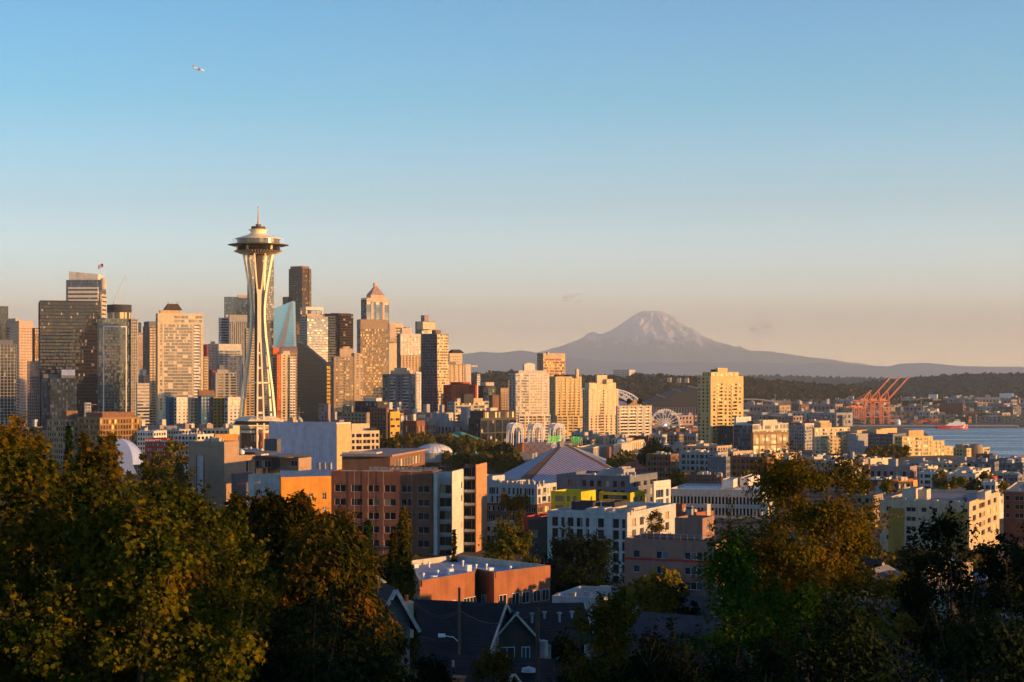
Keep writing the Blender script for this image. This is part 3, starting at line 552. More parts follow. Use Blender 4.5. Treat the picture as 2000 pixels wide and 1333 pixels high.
# tower directly behind the needle
b = Bld('glass_tower', 'tall speckled glass tower standing directly behind the needle', 'tower', 66, 488, 2300, GD)
b.vol(483, 488, 535, 497, 'slate', CU(g='glassblue', fh=3.1, cw=1.4), CU(g='glasslight', fh=3.1, cw=1.4, sp=.3, mm='slate'), zb=b.zof(628, 2300)); b.vol(483.5, 488, 534.4, 626, 'gray', CU(g='glass', fh=3.1), CU(g='glass', cw=2.4, fh=3.1), Y=2302); b.done()
T('apartment_tower', 'tan apartment tower with dark window column seen between the needle legs', 66, 478, 481, 500, 642, 2050, 'tan', W('w', 2), W('W.B.', 1, g='glassdark', rm='creamlight'))
T('apartment_tower', 'brown apartment tower behind the right leg of the needle', 66, 499, 502, 527, 668, 2120, 'pinkstone', W('w.', 2), W('.W.W.', 1, g='glassdark'))
# cream / orange striped tower
b = Bld('apartment_tower', 'cream apartment tower with a vertical orange stripe and orange roof box', 'tower', 66, 529, 1900, GD)
b.vol(526, 529, 541, 697, 'creamlight', None, W('.W.', 1, g='glassdark', fh=2.9), dl=8); b.vol(540, 541, 548.5, 692, 'redorange', None, W('w.w', 1, g='glassbronze', fh=2.9), Y=1894, dl=5); b.vol(548, 549, 566, 691, 'creamlight', None, W('.W..w', 1, g='glassdark', fh=2.9), Y=1897, dl=6); b.vol(565, 566, 577, 697, 'creamlight', None, W('B.B', 1, g='glassdark', fh=2.9, rm='metalwhite', bo=.9), Y=1899, dl=5)
b.vol(532, 533, 545, 679, 'redorange', None, None, Y=1905, zb=b.zof(696, 1905), name='penthouse'); b.vol(552, 553, 566, 686, 'offwhite', None, None, Y=1905, zb=b.zof(696, 1905), name='penthouse'); b.done()
# blue glass wedge
b = Bld('glass_tower', 'pale blue glass tower with a slanted pointed top behind the needle', 'tower', 78, 536, 2650, GD)
def wedge(b, pts, Y, dep, mat, name='wall'):
    q = [b.loc(px, Y) for px, _ in pts]; z = [b.zof(py, Y) if py is not None else 0 for _, py in pts]; d = Vector((math.sin(b.a) * 0, 0))
    f = [Vector((p.x, p.y, zz)) for p, zz in zip(q, z)]; back = Matrix.Rotation(b.a, 3, 'Z') @ Vector((0, dep, 0)); g = [p + back for p in f]
    mb = MB(); mb.poly([tuple(p) for p in f]); mb.poly([tuple(p) for p in g[::-1]]); n = len(f)
    for i in range(n): j = (i+1) % n; mb.poly([tuple(f[j]), tuple(f[i]), tuple(g[i]), tuple(g[j])])
    return mb.build(name, mat, b.root)
wall('skyglass', (0.20, 0.42, 0.58), rough=0.18, streak=False, var=.05, panel=(2.4, 4.0, 0, .12)); M['skyglass'].node_tree.nodes['Principled BSDF'].inputs['Metallic'].default_value = .5
wedge(b, [(535, None), (577, None), (572, 588), (535, 603)], 2650, 30, 'skyglass'); wedge(b, [(535.5, 700), (551, 700), (571, 590), (569, 590)], 2649, .8, 'metalgray', 'diagonal_brace'); b.done()
# dark tallest tower
b = Bld('office_tower', 'tallest near-black office tower with a sunlit ribbed side, right of the needle', 'tower', 32, 590, 3200, GD)
wall('blackstone', (0.045, 0.04, 0.045)); 
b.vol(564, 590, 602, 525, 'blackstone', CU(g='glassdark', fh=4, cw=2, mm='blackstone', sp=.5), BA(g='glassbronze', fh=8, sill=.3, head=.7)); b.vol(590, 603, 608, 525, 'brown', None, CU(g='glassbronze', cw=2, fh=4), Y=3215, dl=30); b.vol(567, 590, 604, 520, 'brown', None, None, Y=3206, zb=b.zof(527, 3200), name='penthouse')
b.vol(552, 563, 566, 580, 'blackstone', CU(g='glassdark', fh=4, cw=2, mm='blackstone', sp=.5), None, Y=3210, dr=20, name='lower_wing')
mb = MB(); p = b.loc(594, 3215); 
for dx in (-8, 0, 5): mb = MB(); mb.tube((p.x+dx, p.y, b.zof(521, 3215)), (p.x+dx, p.y, b.zof(516 - (dx == 0), 3215)), .4, .2, 4); mb.build('antenna', 'metalwhite', b.root); b.done()
T('office_tower', 'brown vertically ribbed office tower, sunlit top, below the tallest black tower', 66, 535, 551, 588, 654, 2760, 'darkbrown', None, FI('w.', 12, fh=4, top=2, g='glassdark'), pent=[(551, 552, 587, 628, 'brown', 10, None, FI('w.', 10, fh=4, top=1, g='glassbronze'))], dl=30)
b = T('office_block', 'pink stone block with a grey barrel roof right of the needle', 78, 545, 547, 592, 690, 2300, 'pinkstone', None, W('w.', 11, fh=3.9, g='glassdark', nf=99))
mb = MB(); p = b.loc(569, 2312); wr = 22 / F * 2312
for i in range(10): a0 = math.pi * i / 10; a1 = math.pi * (i + 1) / 10; mb.poly([(p.x + 7*math.cos(a0), p.y - wr, b.zof(690, 2312) + 8*math.sin(a0)), (p.x + 7*math.cos(a0), p.y + wr, b.zof(690, 2312) + 8*math.sin(a0)), (p.x + 7*math.cos(a1), p.y + wr, b.zof(690, 2312) + 8*math.sin(a1)), (p.x + 7*math.cos(a1), p.y - wr, b.zof(690, 2312) + 8*math.sin(a1))])
for e in (-wr, wr): mb.poly([(p.x + 7*math.cos(math.pi*i/10), p.y + e, b.zof(690, 2312) + 8*math.sin(math.pi*i/10)) for i in range(11)])
mb.build('barrel_roof', 'mauve', b.root)
# light glass tower with bright cap
b = Bld('glass_tower', 'pale banded glass tower with a bright open roof frame, right of the black tower', 'tower', 50, 600, 2250, GD)
b.vol(586, 600, 641, 618, 'gray', BA(fh=3.2, g='glassblue', sill=.3, head=.95, top=.5), BA(fh=3.2, g='glassblue', sill=.35, head=.98, top=.5)); b.vol(597, 600, 630, 613, 'tan', None, None, Y=2258, zb=b.zof(620, 2250), name='penthouse')
mb = MB(); p0 = b.loc(598, 2256); p1 = b.loc(629, 2272); zt = b.zof(600, 2260); zz = b.zof(614, 2260)
for (x, y) in ((p0.x, p0.y), (p0.x, p1.y), (p0.x - 12, p0.y), (p0.x - 12, p1.y)): mb.box(x - .8, x + .8, y - .8, y + .8, zz, zt - 4)
mb.box(p0.x - 13, p0.x + 1, p0.y - 1, p1.y + 1, zt - 4, zt); mb.build('roof_frame', 'white', b.root); b.vol(623, 624, 652, 613, 'brown', None, None, Y=2275, zb=b.zof(618, 2270), dl=3, dr=8, name='canopy'); b.done()
T('office_tower', 'wide dark brown office slab with fine horizontal lines', 66, 630, 636, 690, 613, 2750, 'darkbrown', None, BA(fh=4, g='glassdark', top=3), pent=[(645, 647, 684, 612, 'charcoal', 5)])
# slanted black tower
b = Bld('slanted_tower', 'black glass tower with a steep slanted roofline and thin gold right face', 'tower', 30, 638, 1700, GD); wl, wr = b.dims(581, 638, 645, 1700, None, None)
zl, zr = b.zof(670, 1730), b.zof(712, 1700); z8 = b.zof(671, 1725); xf = -wl * .87; mb = MB()
mb.poly([(-wl,0,0),(0,0,0),(0,0,zr),(xf,0,z8),(-wl,0,zl)]); mb.poly([(0,0,0),(0,wr,0),(0,wr,zr),(0,0,zr)]); mb.poly([(0,wr,0),(-wl,wr,0),(-wl,wr,zl),(xf,wr,z8),(0,wr,zr)]); mb.poly([(-wl,wr,0),(-wl,0,0),(-wl,0,zl),(-wl,wr,zl)]); mb.poly([(0,0,zr),(0,wr,zr),(xf,wr,z8),(xf,0,z8)]); mb.poly([(xf,0,z8),(xf,wr,z8),(-wl,wr,zl),(-wl,0,zl)])
wall('blackgrid', (0.045, 0.032, 0.028), rough=0.18, panel=(3.0, 3.8, 0, .5), streak=False); mb.build('wall', 'blackgrid', b.root)
gl = MB()
for i in range(int(zr / 3.6)):
    for j in range(3): u0 = wr * (j + .08) / 3; u1 = wr * (j + .92) / 3; t = random.uniform(-.05, .05); gl.poly([(.12, u0, i*3.6+.6), (.12 + t, u1, i*3.6+.6), (.12, u1, i*3.6+3.1), (.12, u0, i*3.6+3.1)])
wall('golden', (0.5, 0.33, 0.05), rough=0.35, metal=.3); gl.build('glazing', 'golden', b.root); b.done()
# tan/dark pair
b = Bld('apartment_tower', 'brown stone apartment tower with shaded windows right of the slanted black tower', 'tower', 66, 652, 1950, GD)
b.vol(647, 652, 691, 697, 'tan_dark', W('w.', 3), W('.w.BwW.w', 1, g='glasswarm', rm='tan'), cap='slate'); b.vol(690, 692, 709, 690, 'tan', None, W('.w.w', 1, g='glasswarm'), Y=1962, dl=12); b.vol(662, 664, 690, 681, 'tan', None, None, Y=1958, zb=b.zof(700, 1950), name='penthouse'); b.vol(669, 670, 683, 677, 'tan', None, None, Y=1962, zb=b.zof(684, 1950), name='penthouse'); b.done()
b = Bld('glass_tower', 'tall amber-lit glass tower with a dark screen top in front of the pyramid-roofed tower', 'tower', 66, 704, 2050, GD)
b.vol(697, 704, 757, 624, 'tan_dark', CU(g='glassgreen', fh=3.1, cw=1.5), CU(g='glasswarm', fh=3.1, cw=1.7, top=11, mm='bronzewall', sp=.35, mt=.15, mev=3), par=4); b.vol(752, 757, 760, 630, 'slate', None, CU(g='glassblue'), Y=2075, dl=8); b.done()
# postmodern tower
b = Bld('pyramid_tower', 'rose stone tower with a round arch and stepped pyramid roof', 'tower', 58, 716, 2700, GD)
b.vol(705, 716, 760, 582, 'pinkstone', CU(g='glassblue', cw=3, fh=4, top=3, mm='slate'), FI('W.wWw.W', 1, fh=4, g='glassblue', top=6, d=.6)); wl, wr = b.dims(705, 716, 760, 2700, None, None); z1 = b.zof(582, 2700)
b.vbox(-wl * .85, -.8, wr * .2, wr * .8, z1 - 2, b.zof(576, 2700), 'pinkstone', name='crown_base', par=0)
mb = MB(); hx = wl * .40; cy = wr * .5; cxx = -wl * .43
for i in range(10): k0 = 1 - i / 10.5; z_ = b.zof(576, 2700) + i * 1.45; mb.box(cxx - hx*k0, cxx + hx*k0, cy - wr*.29*k0, cy + wr*.29*k0, z_, z_ + 1.45)
pr = mb.build('pyramid_roof', 'mauve', b.root); mb = MB(); z_ = b.zof(576, 2700) + 14.5; mb.box(cxx - 2, cxx + 2, cy - 3, cy + 3, z_ - 1, z_ + 4); mb.build('cupola', 'pinkstone', pr)
mb = MB(); zc = z1 - 9; n = 16
for i in range(n):
    a0, a1 = math.pi*i/n, math.pi*(i+1)/n; ro, ri = wr*.27, wr*.23
    P4 = [(.7, cy+ro*math.cos(a0), zc+ro*math.sin(a0)*.85), (.7, cy+ro*math.cos(a1), zc+ro*math.sin(a1)*.85), (.7, cy+ri*math.cos(a1), zc+ri*math.sin(a1)*.85), (.7, cy+ri*math.cos(a0), zc+ri*math.sin(a0)*.85)]
    mb.poly(P4[::-1]); mb.poly([(0.0,)+p[1:] for p in P4[:2]] + [P4[1], P4[0]])
mb.build('arch', 'creamlight', b.root); b.done()
for px_, lx in ((708, 0), (754, 1)): pass
T('office_tower', 'cream office tower with wide bands near its top, right of the amber glass tower', 66, 756, 760, 786, 631, 2550, 'creamlight', None, BA(fh=4, g='glassdark', nf=6, top=6), pent=[(758, 761, 773, 660, 'pinkstone', -12, None, W('w.', 3, fh=4, g='glassdark'))])
b = T('apartment_tower', 'grey-framed apartment tower with pale windows and a tan roof box', 58, 775, 782, 822, 652, 2300, 'lightgray', CU(g='glass', cw=2), W(',W,W', 3, g='glasslight', head=.95, sill=.15, fh=3.2, top=3), pent=[(782, 785, 804, 641, 'pinkstone', 8), (789, 792, 800, 639, 'mauve', 12)])
T('office_block', 'dark lower block under the grey-framed tower', 58, 776, 783, 822, 694, 2200, 'tan_dark', None, W('w.', 6, g='glassdark'))
b = T('office_tower', 'stepped blue-grey tower top poking up furthest back at the right of downtown', 50, 811, 824, 849, 628, 3000, 'slate', CU(g='glassblue', fh=4, cw=2), CU(g='glasslight', fh=4, cw=2, mm='gray'), pent=[(822, 829, 837, 616, 'mauve', 5), (814, 826, 850, 643, 'creamlight', -16)])
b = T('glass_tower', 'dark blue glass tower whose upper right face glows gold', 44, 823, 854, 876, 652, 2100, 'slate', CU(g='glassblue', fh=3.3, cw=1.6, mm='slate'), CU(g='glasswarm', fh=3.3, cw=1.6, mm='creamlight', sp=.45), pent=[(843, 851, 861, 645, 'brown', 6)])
b = T('office_tower', 'cream tower with a low dark hipped cap right of the gold-faced glass tower', 64, 874, 878, 903, 690, 2750, 'creamlight', None, W('w.', 7, fh=4, top=4), roof='mauve')
cc = b.loc(890, 2762); mb = MB(); hip(mb, cc.x, cc.y, 11, 9, b.zof(690, 2750), b.zof(683, 2750), .5); mb.build('hip_roof', 'charcoal', b.root)
T('apartment_block', 'dark and tan building with gold cornice in front of the cream capped tower', 58, 855, 873, 908, 712, 2200, 'tan_dark', CU(g='glass', cw=2), W('W.Bw', 2, rm='tan'), pent=[(857, 870, 890, 707, 'slate', 5)])
T('office_block', 'blank beige slab pair at the right end of the downtown skyline', 60, 904, 909, 920, 712, 2300, 'offwhite', None, None, pent=[(918, 921, 933, 716, 'creamlight', 8)])
T('apartment_block', 'thin white balcony block at the right end of downtown', 60, 930, 932, 938, 731, 2250, 'offwhite', None, W('B.', 1, rm='metalwhite'))
b = T('office_block', 'bright red-orange building with red hipped roof rim', 44, 866, 884, 932, 752, 2050, 'redpaint', W('w.', 5, g='glassdark', fh=3.6), None, dr=None, pent=[(880, 892, 918, 747, 'redpaint', 8)])
b.vol(883, 884.5, 916, 753, 'redorange', None, W('w.', 10, g='glassbronze', fh=3.4), Y=2046, dl=2)
b = T('apartment_tower', 'grey-blue apartment tower with a bright white right side and cream cap', 34, 747, 812, 822, 731, 1700, 'slate', W('W.B.w.B.W', 1, g='glass', rm='lightgray'), W('w.', 3, g='glassdark'), pent=[(763, 800, 806, 724, 'cream', 6)])
b.vol(810, 812.5, 822.5, 727, 'white', None, W('w.', 2, g='glassdark'), Y=1698, dl=1.2); b.vol(770, 795, 801, 719, 'pinkstone', None, None, Y=1712, zb=b.zof(732, 1700), name='penthouse')
T('office_block', 'slender mauve block with bright right edge low beside the slanted tower', 30, 622, 641, 645.5, 789, 1500, 'mauve', W('w.', 3, g='glassdark', skip=.3), None)
T('office_block', 'small brown block on the left of the dark mid-rise row', 34, 669, 687, 690, 793, 1550, 'tan_dark', W('w.', 4), None)
T('office_block', 'dark tan mid-rise behind the tall white wall', 34, 672, 716, 722, 806, 1450, 'tan_dark', W('w.', 6, g='glassdark'), None)
T('office_block', 'charcoal open-framed mid-rise with roof plant in the dark row', 34, 693, 737, 757, 784, 1560, 'charcoal', W('V,', 4, g='glassdark', fh=4), None, pent=[(714, 735, 746, 778, 'white', 8), (736, 750, 757, 789, 'tan', 4)])
T('office_block', 'dark brown mid-rise wall left of the golden block', 34, 720, 755, 760, 797, 1500, 'brown', W('w.', 6, g='glassdark'), None)
b = Bld('office_block', 'golden yellow block with dark window slots near the park', 'building', 40, 762, 1450, GD); b.vol(757, 762, 781, 806, 'brown', None, dict(p=('w,w,w,w', 1), k='win', fh=5.5, nf=6, top=3, g='glassdark', sill=.35, head=.8), dr=None, name='wall'); b.vol(780, 780.5, 788, 807, 'tan_dark', None, W('w.', 3, g='glassdark'), Y=1475, dl=3)
b.vol(760, 762.5, 781, 804.5, 'gold', None, dict(p=('W,W', 1), fh=5.5, nf=6, top=4, g='glassdark', sill=.4, head=.75), Y=1448, dl=1.5); b.done()
b = T('office_block', 'dark glassy mid-rise with red-tinted panels below the green hill', 44, 934, 944, 968, 754, 2050, 'charcoal', None, CU(g='glassgreen', fh=3.4, cw=2.4), pent=[(940, 948, 965, 747, 'offwhite', 6)])
T('office_block', 'dark pitched-roof block between the glassy mid-rise and the white tower', 50, 955, 962, 975, 772, 1950, 'brown', None, None)
T('office_tower', 'shaded brown tower slab immediately left of the white tower', 56, 974, 978, 994, 758, 2080, 'tan_dark', None, W('w.', 3, g='glassdark'), pent=[(992, 993, 1001, 742, 'golddark', 20, None, W('w.', 2, g='glassdark'))])
b = T('apartment_block', 'stepped apartment block with sunlit stone grid and rooftop storey', 30, 874, 888, 955, 785, 1700, 'gray', W('w.', 3), W(',V,W', 3, g='glasswarm', fh=3.2), pent=[(888, 893, 943, 779, 'tan', 4), (900, 906, 925, 770, 'charcoal', 8)])
b.vol(888, 889, 903, 808, 'creamlight', None, W('V,', 1, g='glassdark'), Y=1690, dl=3); b.vol(903, 904, 915, 809, 'cream', None, W('V,', 1, g='glassdark'), Y=1692, dl=3)
b.root.rotation_euler[2] = b.root.rotation_euler[2]
b = Bld('office_block', 'black glass office block with big square bays and a glazed top storey', 'building', 40, 939, 1500, GD)
b.vol(915, 939, 1008, 817, 'blackpaint', W('w,', 6, g='glassdark', fh=3.6), dict(p=('#' * 0 + 'V,V,V,V,V', 1), fh=11, g='glassdark', sill=.03, head=.95, top=1.5, d=.4, nv=3, nh=4), cap='tan'); b.vol(918, 944, 1007, 803, 'charcoal', None, CU(g='glasswarm', cw=2.2, fh=5.5, top=1.2, sp=0), Y=1504, zb=b.zof(818, 1500), name='top_storey'); b.vol(950, 958, 972, 797, 'offwhite', None, None, Y=1520, zb=b.zof(806, 1500), name='penthouse'); b.done()
T('office_block', 'low white-grey block left of the black bay building with round roof units', 34, 900, 912, 918, 795, 1600, 'gray', None, None)
# white tower and lower block
b = Bld('apartment_tower', 'white apartment tower with balcony columns and a tall white roof box', 'tower', 62, 1007, 2000, GD)
b.vol(994, 1007, 1073, 730, 'white', W('B.', 2), W('W.WW.VV.W.', 1, g='glasslight', rm='metalwhite'), cap='white'); b.vol(1010, 1013, 1066, 724, 'offwhite', None, None, Y=2008, zb=b.zof(732, 2000), name='penthouse'); b.vol(1021, 1024, 1045, 711, 'white', None, None, Y=2014, zb=b.zof(726, 2000), name='penthouse'); b.vol(1026, 1028, 1040, 709.5, 'white', None, None, Y=2018, zb=b.zof(713, 2000), name='penthouse'); b.done()
b = Bld('apartment_block', 'white apartment block with narrow gold stripes below the white tower', 'building', 62, 1014, 1800, GD)
b.vol(1012, 1014, 1075, 811, 'white', None, W('.W,', 1, g='glassdark') if False else W('V.w.wV.wV.V', 1, g='glassdark')); wl, wr = b.dims(1012, 1014, 1075, 1800, None, None)
mb = MB()
for k_ in (.16, .41, .53, .72): mb.box(.05, .25, wr * k_, wr * k_ + 1.1, b.zof(860, 1800), b.zof(814, 1800))
mb.build('gold_stripe', 'gold', b.root); b.done()
T('office_tower', 'square brown office tower with flat top behind the yellow tower', 48, 1049, 1061, 1104, 690, 2400, 'tan', W('w.', 4, g='glassdark', fh=3.9), W('WV,', 4, g='glassbronze', fh=3.9, top=7), pent=[(1066, 1070, 1072, 688, 'white', 3)])
b = Bld('apartment_tower', 'golden yellow stepped apartment tower with many dark windows', 'tower', 62, 1085, 1950, GD)
b.vol(1073, 1085, 1136, 736, 'yellow', W('w.', 3), W('.W.B.W,B.W.', 1, g='glassdark', rm='yellow', bo=.5), cap='creamlight'); b.vol(1082, 1088, 1133, 732, 'charcoal', None, None, Y=1958, zb=b.zof(738, 1950), name='penthouse'); b.vol(1125, 1126, 1131, 721, 'creamlight', None, None, Y=1958, zb=b.zof(738, 1950), dl=3, name='chimney')
b.vol(1085, 1088, 1141, 812, 'yellow', None, W('V,V.B,V.V', 1, g='glass', rm='yellow'), Y=1925, name='lower_wing', cap='creamlight'); b.done()
T('office_tower', 'narrow gold strip of a building right behind the yellow tower', 62, 1134, 1136, 1143, 776, 2150, 'yellow', None, None)
b = Bld('apartment_tower', 'pale peach apartment tower with small square windows and stepped top', 'tower', 58, 1150, 1850, GD)
b.vol(1138, 1150, 1208, 760, 'creamlight', W('w.', 3, g='glassdark', fh=2.9), W('.w..w.wB.w..w..w.', 1, g='glassdark', rm='creamlight', fh=2.9), cap='white')
b.vol(1142, 1151, 1203, 748, 'creamlight', None, W('.V..w..V.', 1, g='glassdark'), Y=1856, zb=b.zof(762, 1850), name='upper_storeys'); b.vol(1163, 1166, 1186, 733, 'creamlight', None, None, Y=1860, zb=b.zof(750, 1850), name='penthouse'); b.vol(1183, 1185, 1197, 741, 'creamlight', None, None, Y=1862, zb=b.zof(750, 1850), name='penthouse'); b.done()
b = Bld('apartment_tower', 'shorter apartment tower striped pale and dark with trees on its roof', 'tower', 62, 1206, 1700, GD)
b.vol(1203, 1206, 1273, 793, 'offwhite', None, W('w.BB.BB:B.:B:', 1, g='glassdark', rm='metalgray'), cap='cream'); b.vol(1225, 1227, 1248, 782, 'tan_dark', None, None, Y=1710, zb=b.zof(795, 1700), name='penthouse'); b.done()
b = Bld('apartment_tower', 'large freestanding golden apartment tower with notched crown, right of the ferris wheel', 'tower', 56, 1388, 1500, GD)
b.vol(1363, 1388, 1452, 735, 'yellow', W('w.w.w.', 1, g='glassbronze'), W('.w.B.w.w,B.w.', 1, g='glassdark', rm='yellow', bo=.5, top=6), cap='cream'); b.vol(1372, 1389, 1443, 727, 'yellow', W('w.', 3), W('V.V', 3, g='glassdark'), Y=1504, zb=b.zof(737, 1500), name='crown_storey', cap='cream'); b.vol(1398, 1402, 1421, 719, 'yellow', None, None, Y=1510, zb=b.zof(729, 1500), name='penthouse'); b.vol(1388, 1389.5, 1400, 722, 'charcoal', None, None, Y=1512, zb=b.zof(729, 1500), name='penthouse'); b.done()
# colourful block
b = Bld('apartment_block', 'long multicoloured apartment block striped blue, white and gold left of the needle', 'building', 52, 346, 1500, GD)
def ccol(x0, xc, x1, yt, m_, A=None, B=None, dy=0, **k): b.vol(x0, xc, x1, yt, m_, A, B, Y=1500 + dy, **k)
WW = lambda p='.w.w.': W(p, 1, g='glassdark', fh=2.8, sill=.35, head=.8)
ccol(326, 330, 343, 776, 'royalblue', None, WW('w.w'), 0, dl=6); ccol(342, 345, 371, 776, 'white', W('w', 1, g='glassdark', fh=2.8), WW('.w..w.w.'), -4, dl=5); ccol(370, 372, 392, 777, 'cream', None, WW('w.w.w'), 2, dl=5); ccol(391, 393, 416, 773, 'royalblue', None, WW('w.w.w.w'), -2, dl=5); ccol(415, 417, 443, 776, 'golddark', None, WW('w.w.w.'), 3, dl=5); ccol(442, 445, 470, 776, 'white', W('w', 1, fh=2.8), WW('.w.w.w'), -5, dl=6); ccol(469, 471, 481, 778, 'gold', None, WW('w.'), 3, dl=4)
ccol(386, 388, 419, 763, 'brown', None, None, 14, name='penthouse'); b.done()
# brown terraced block in front
b = Bld('office_block', 'bronze-clad terraced office building glinting gold, above the big maple', 'building', 40, 195, 1250)
b.vol(150, 195, 275, 816, 'bronzewall', W('w,', 10, g='glassbronze', fh=4), W('w,', 14, g='glassbronze', fh=4, sill=.15)); b.vol(92, 128, 200, 820, 'tan_dark', W('w,', 8, g='glassbronze', fh=4), W('w,', 8, g='glasswarm', fh=4), Y=1262, dr=None); b.vol(168, 200, 262, 806, 'brown', None, None, Y=1262, zb=b.zof(820, 1250), name='penthouse'); b.vol(120, 130, 152, 803, 'brown', None, None, Y=1272, zb=b.zof(822, 1250), name='penthouse'); b.done()
# ---------------------------------------------------------------- observation needle
def needle():
    Y = 1278.0; X = (504.5 - 1000) / F * Y; zg = 38.0
    r = empty('observation_tower', (X, Y, zg), 0, 'slender white tripod tower with a flying-saucer top and spire', 'tower')
    H = lambda py: (HOR - py) / F * Y + CZ - zg
    hr = [(0, 15.5), (14, 14.5), (28.4, 13.5), (54, 10.9), (76, 7.8), (90.5, 6.0), (105, 4.8), (112, 4.9), (128, 6.3), (140, 7.9), (151, 9.6)]
    hs = [(0, 2.6), (28, 2.4), (54, 1.9), (85, 1.1), (92, .75), (112, .75), (121, .9), (126, 1.7), (140, 3.0), (151, 4.0)]
    rr = lambda h: float(np.interp(h, *zip(*hr))); ss = lambda h: float(np.interp(h, *zip(*hs)))
    hsn = [i * 151 / 40 for i in range(41)]
    for k, th in enumerate((285, 165, 45)):
        t = R(th); er = Vector((math.cos(t), math.sin(t), 0)); et = Vector((-math.sin(t), math.cos(t), 0)); mb = MB()
        def ring(h, sg):
            c = er * rr(h) + et * sg * ss(h) + Vector((0, 0, h)); a, b_ = .52, .85
            return [c - et*a - er*b_, c + et*a - er*b_, c + et*a + er*b_, c - et*a + er*b_]
        for sg in (-1, 1):
            for h0, h1 in zip(hsn, hsn[1:]):
                A, B_ = ring(h0, sg), ring(h1, sg)
                for i in range(4): j = (i+1) % 4; mb.poly([A[i], A[j], B_[j], B_[i]])
            mb.poly(ring(151, sg))
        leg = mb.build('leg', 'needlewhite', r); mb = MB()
        for h0, h1 in zip(hsn, hsn[1:]):
            if 84 < h0 < 124:
                for o_ in (.75, -.75): mb.poly([er*(rr(h0)+o_) - et*ss(h0) + Vector((0,0,h0)), er*(rr(h0)+o_) + et*ss(h0) + Vector((0,0,h0)), er*(rr(h1)+o_) + et*ss(h1) + Vector((0,0,h1)), er*(rr(h1)+o_) - et*ss(h1) + Vector((0,0,h1))])
        mb.build('web_plate', 'needlewhite', leg)
        for py in (690, 719, 748, 777, 806, 836):
            h = H(py); mb = MB(); c = er * rr(h) + Vector((0, 0, h)); A = [c - et*ss(h) - er*.5, c + et*ss(h) - er*.5, c + et*ss(h) + er*.6, c - et*ss(h) + er*.6]
            for z_ in (0,):
                mb.prism([(p.x, p.y) for p in A], h - .75, h + .75)
            mb.build('rung', 'needlewhite', leg)
    mb = MB(); mb.lathe([(2.7, 0), (2.7, 151)], 6, (0, 0), a0=.3); mb.build('elevator_core', 'needlecore', r)
    mb = MB()
    for i in range(3): a = .3 + i * 2.094; mb.box(2.7*math.cos(a) - .3, 2.7*math.cos(a) + .3, 2.7*math.sin(a) - .3, 2.7*math.sin(a) + .3, 0, 150)
    mb.build('core_rail', 'needlecore', r)
    h = H(748); mb = MB(); pts = [(rr(h) * math.cos(R(a)), rr(h) * math.sin(R(a))) for a in (285, 45, 165)]
    for i in range(3): p, q = pts[i], pts[(i+1) % 3]; mb.tube((*p, h), (*q, h), .55, n=4)
    mb.build('ring_beam', 'needlewhite', r)
    # lower platform
    mb = MB(); hexr = lambda rad, z: [(rad*math.cos(R(a)), rad*math.sin(R(a)), z) for a in (-105, -45, 15, 75, 135, 195)]
    def hexloft(mb, prof):
        for (r0, z0), (r1, z1) in zip(prof, prof[1:]):
            A, B_ = hexr(r0, z0), hexr(r1, z1)
            for i in range(6): j = (i+1) % 6; mb.poly([A[i], A[j], B_[j], B_[i]])
    hexloft(mb, [(13.5, 25.4), (17.2, 27.9), (17.2, 28.6)]); hexloft(mb, [(18.2, 31.3), (18.2, 31.7), (11, 34.4), (0.1, 34.6)]); hexloft(mb, [(18.2, 31.3), (16.5, 31.3)]); hexloft(mb, [(0.1, 25.4), (13.5, 25.4)]); pl = mb.build('lower_platform', 'needlewhite', r)
    mb = MB(); hexloft(mb, [(16.4, 28.6), (16.4, 31.3)]); mb.build('window_band', 'glassdark', pl)
    mb = MB(); A = hexr(15.4, 26.6)
    for i in range(6):
        p, q = Vector(A[i]), Vector(A[(i+1) % 6])
        for k in range(12): c = p.lerp(q, (k + .5) / 12); d = c.copy(); d.z = 0; d.normalize(); mb.tube(c - d*1.6 + Vector((0,0,-1.0)), c + d*1.6 + Vector((0,0,1.3)), .22, n=4)
    mb.build('rib', 'needlewhite', pl)
    mb = MB(); hexloft(mb, [(14.0, 22.8), (14.0, 24.6), (13.0, 24.6), (13.0, 22.8), (14, 22.8)]); mb.build('ring_beam', 'needlewhite', r)
    mb = MB(); mb.lathe([(0, .1), (13, .1), (13, 6), (0, 6.5)], 24); mb.build('base_pavilion', 'glassgreen', r)
    # saucer
    S = MB(); S.lathe([(6.5, H(498)), (9.5, H(497.5)), (13.5, H(495)), (16.9, H(491.5)), (17.2, H(490.6)), (15.8, H(489.6)), (15.4, H(489.5))], 60); S.build('saucer_dish', 'needlecore', r, smooth=True)
    for i in range(48):
        a = 2*math.pi*i/48; mb = MB() if i == 0 else mb; e = Vector((math.cos(a), math.sin(a), 0)); z_ = Vector((0, 0, 1))
        mb.path([e*7.5 + z_*(H(498.2)), e*13.5 + z_*(H(495.6)), e*17.1 + z_*(H(491.8))], .24, 4)
    mb.build('dish_rib', 'needlewhite', r)
    S = MB(); S.lathe([(15.4, H(489.5)), (15.7, H(481.5))], 60); S.build('restaurant_glazing', 'glassdark', r)
    S = MB(); S.lathe([(15.5, H(481.6)), (19.0, H(481.0)), (21.6, H(479.2)), (21.6, H(478.8)), (19.0, H(477.6)), (15.5, H(476.6))], 72); S.build('halo_ring', 'gold_ring', r, smooth=False)
    S = MB(); S.lathe([(15.2, H(476.6)), (15.2, H(467.5))], 60); S.build('deck_glazing', 'glassgreen', r)
    m, nt, b = newmat('clearglass'); b.inputs['Base Color'].default_value = (.8, .85, .9, 1); b.inputs['Alpha'].default_value = .12; b.inputs['Roughness'].default_value = .05; M['clearglass'] = m
    S = MB()
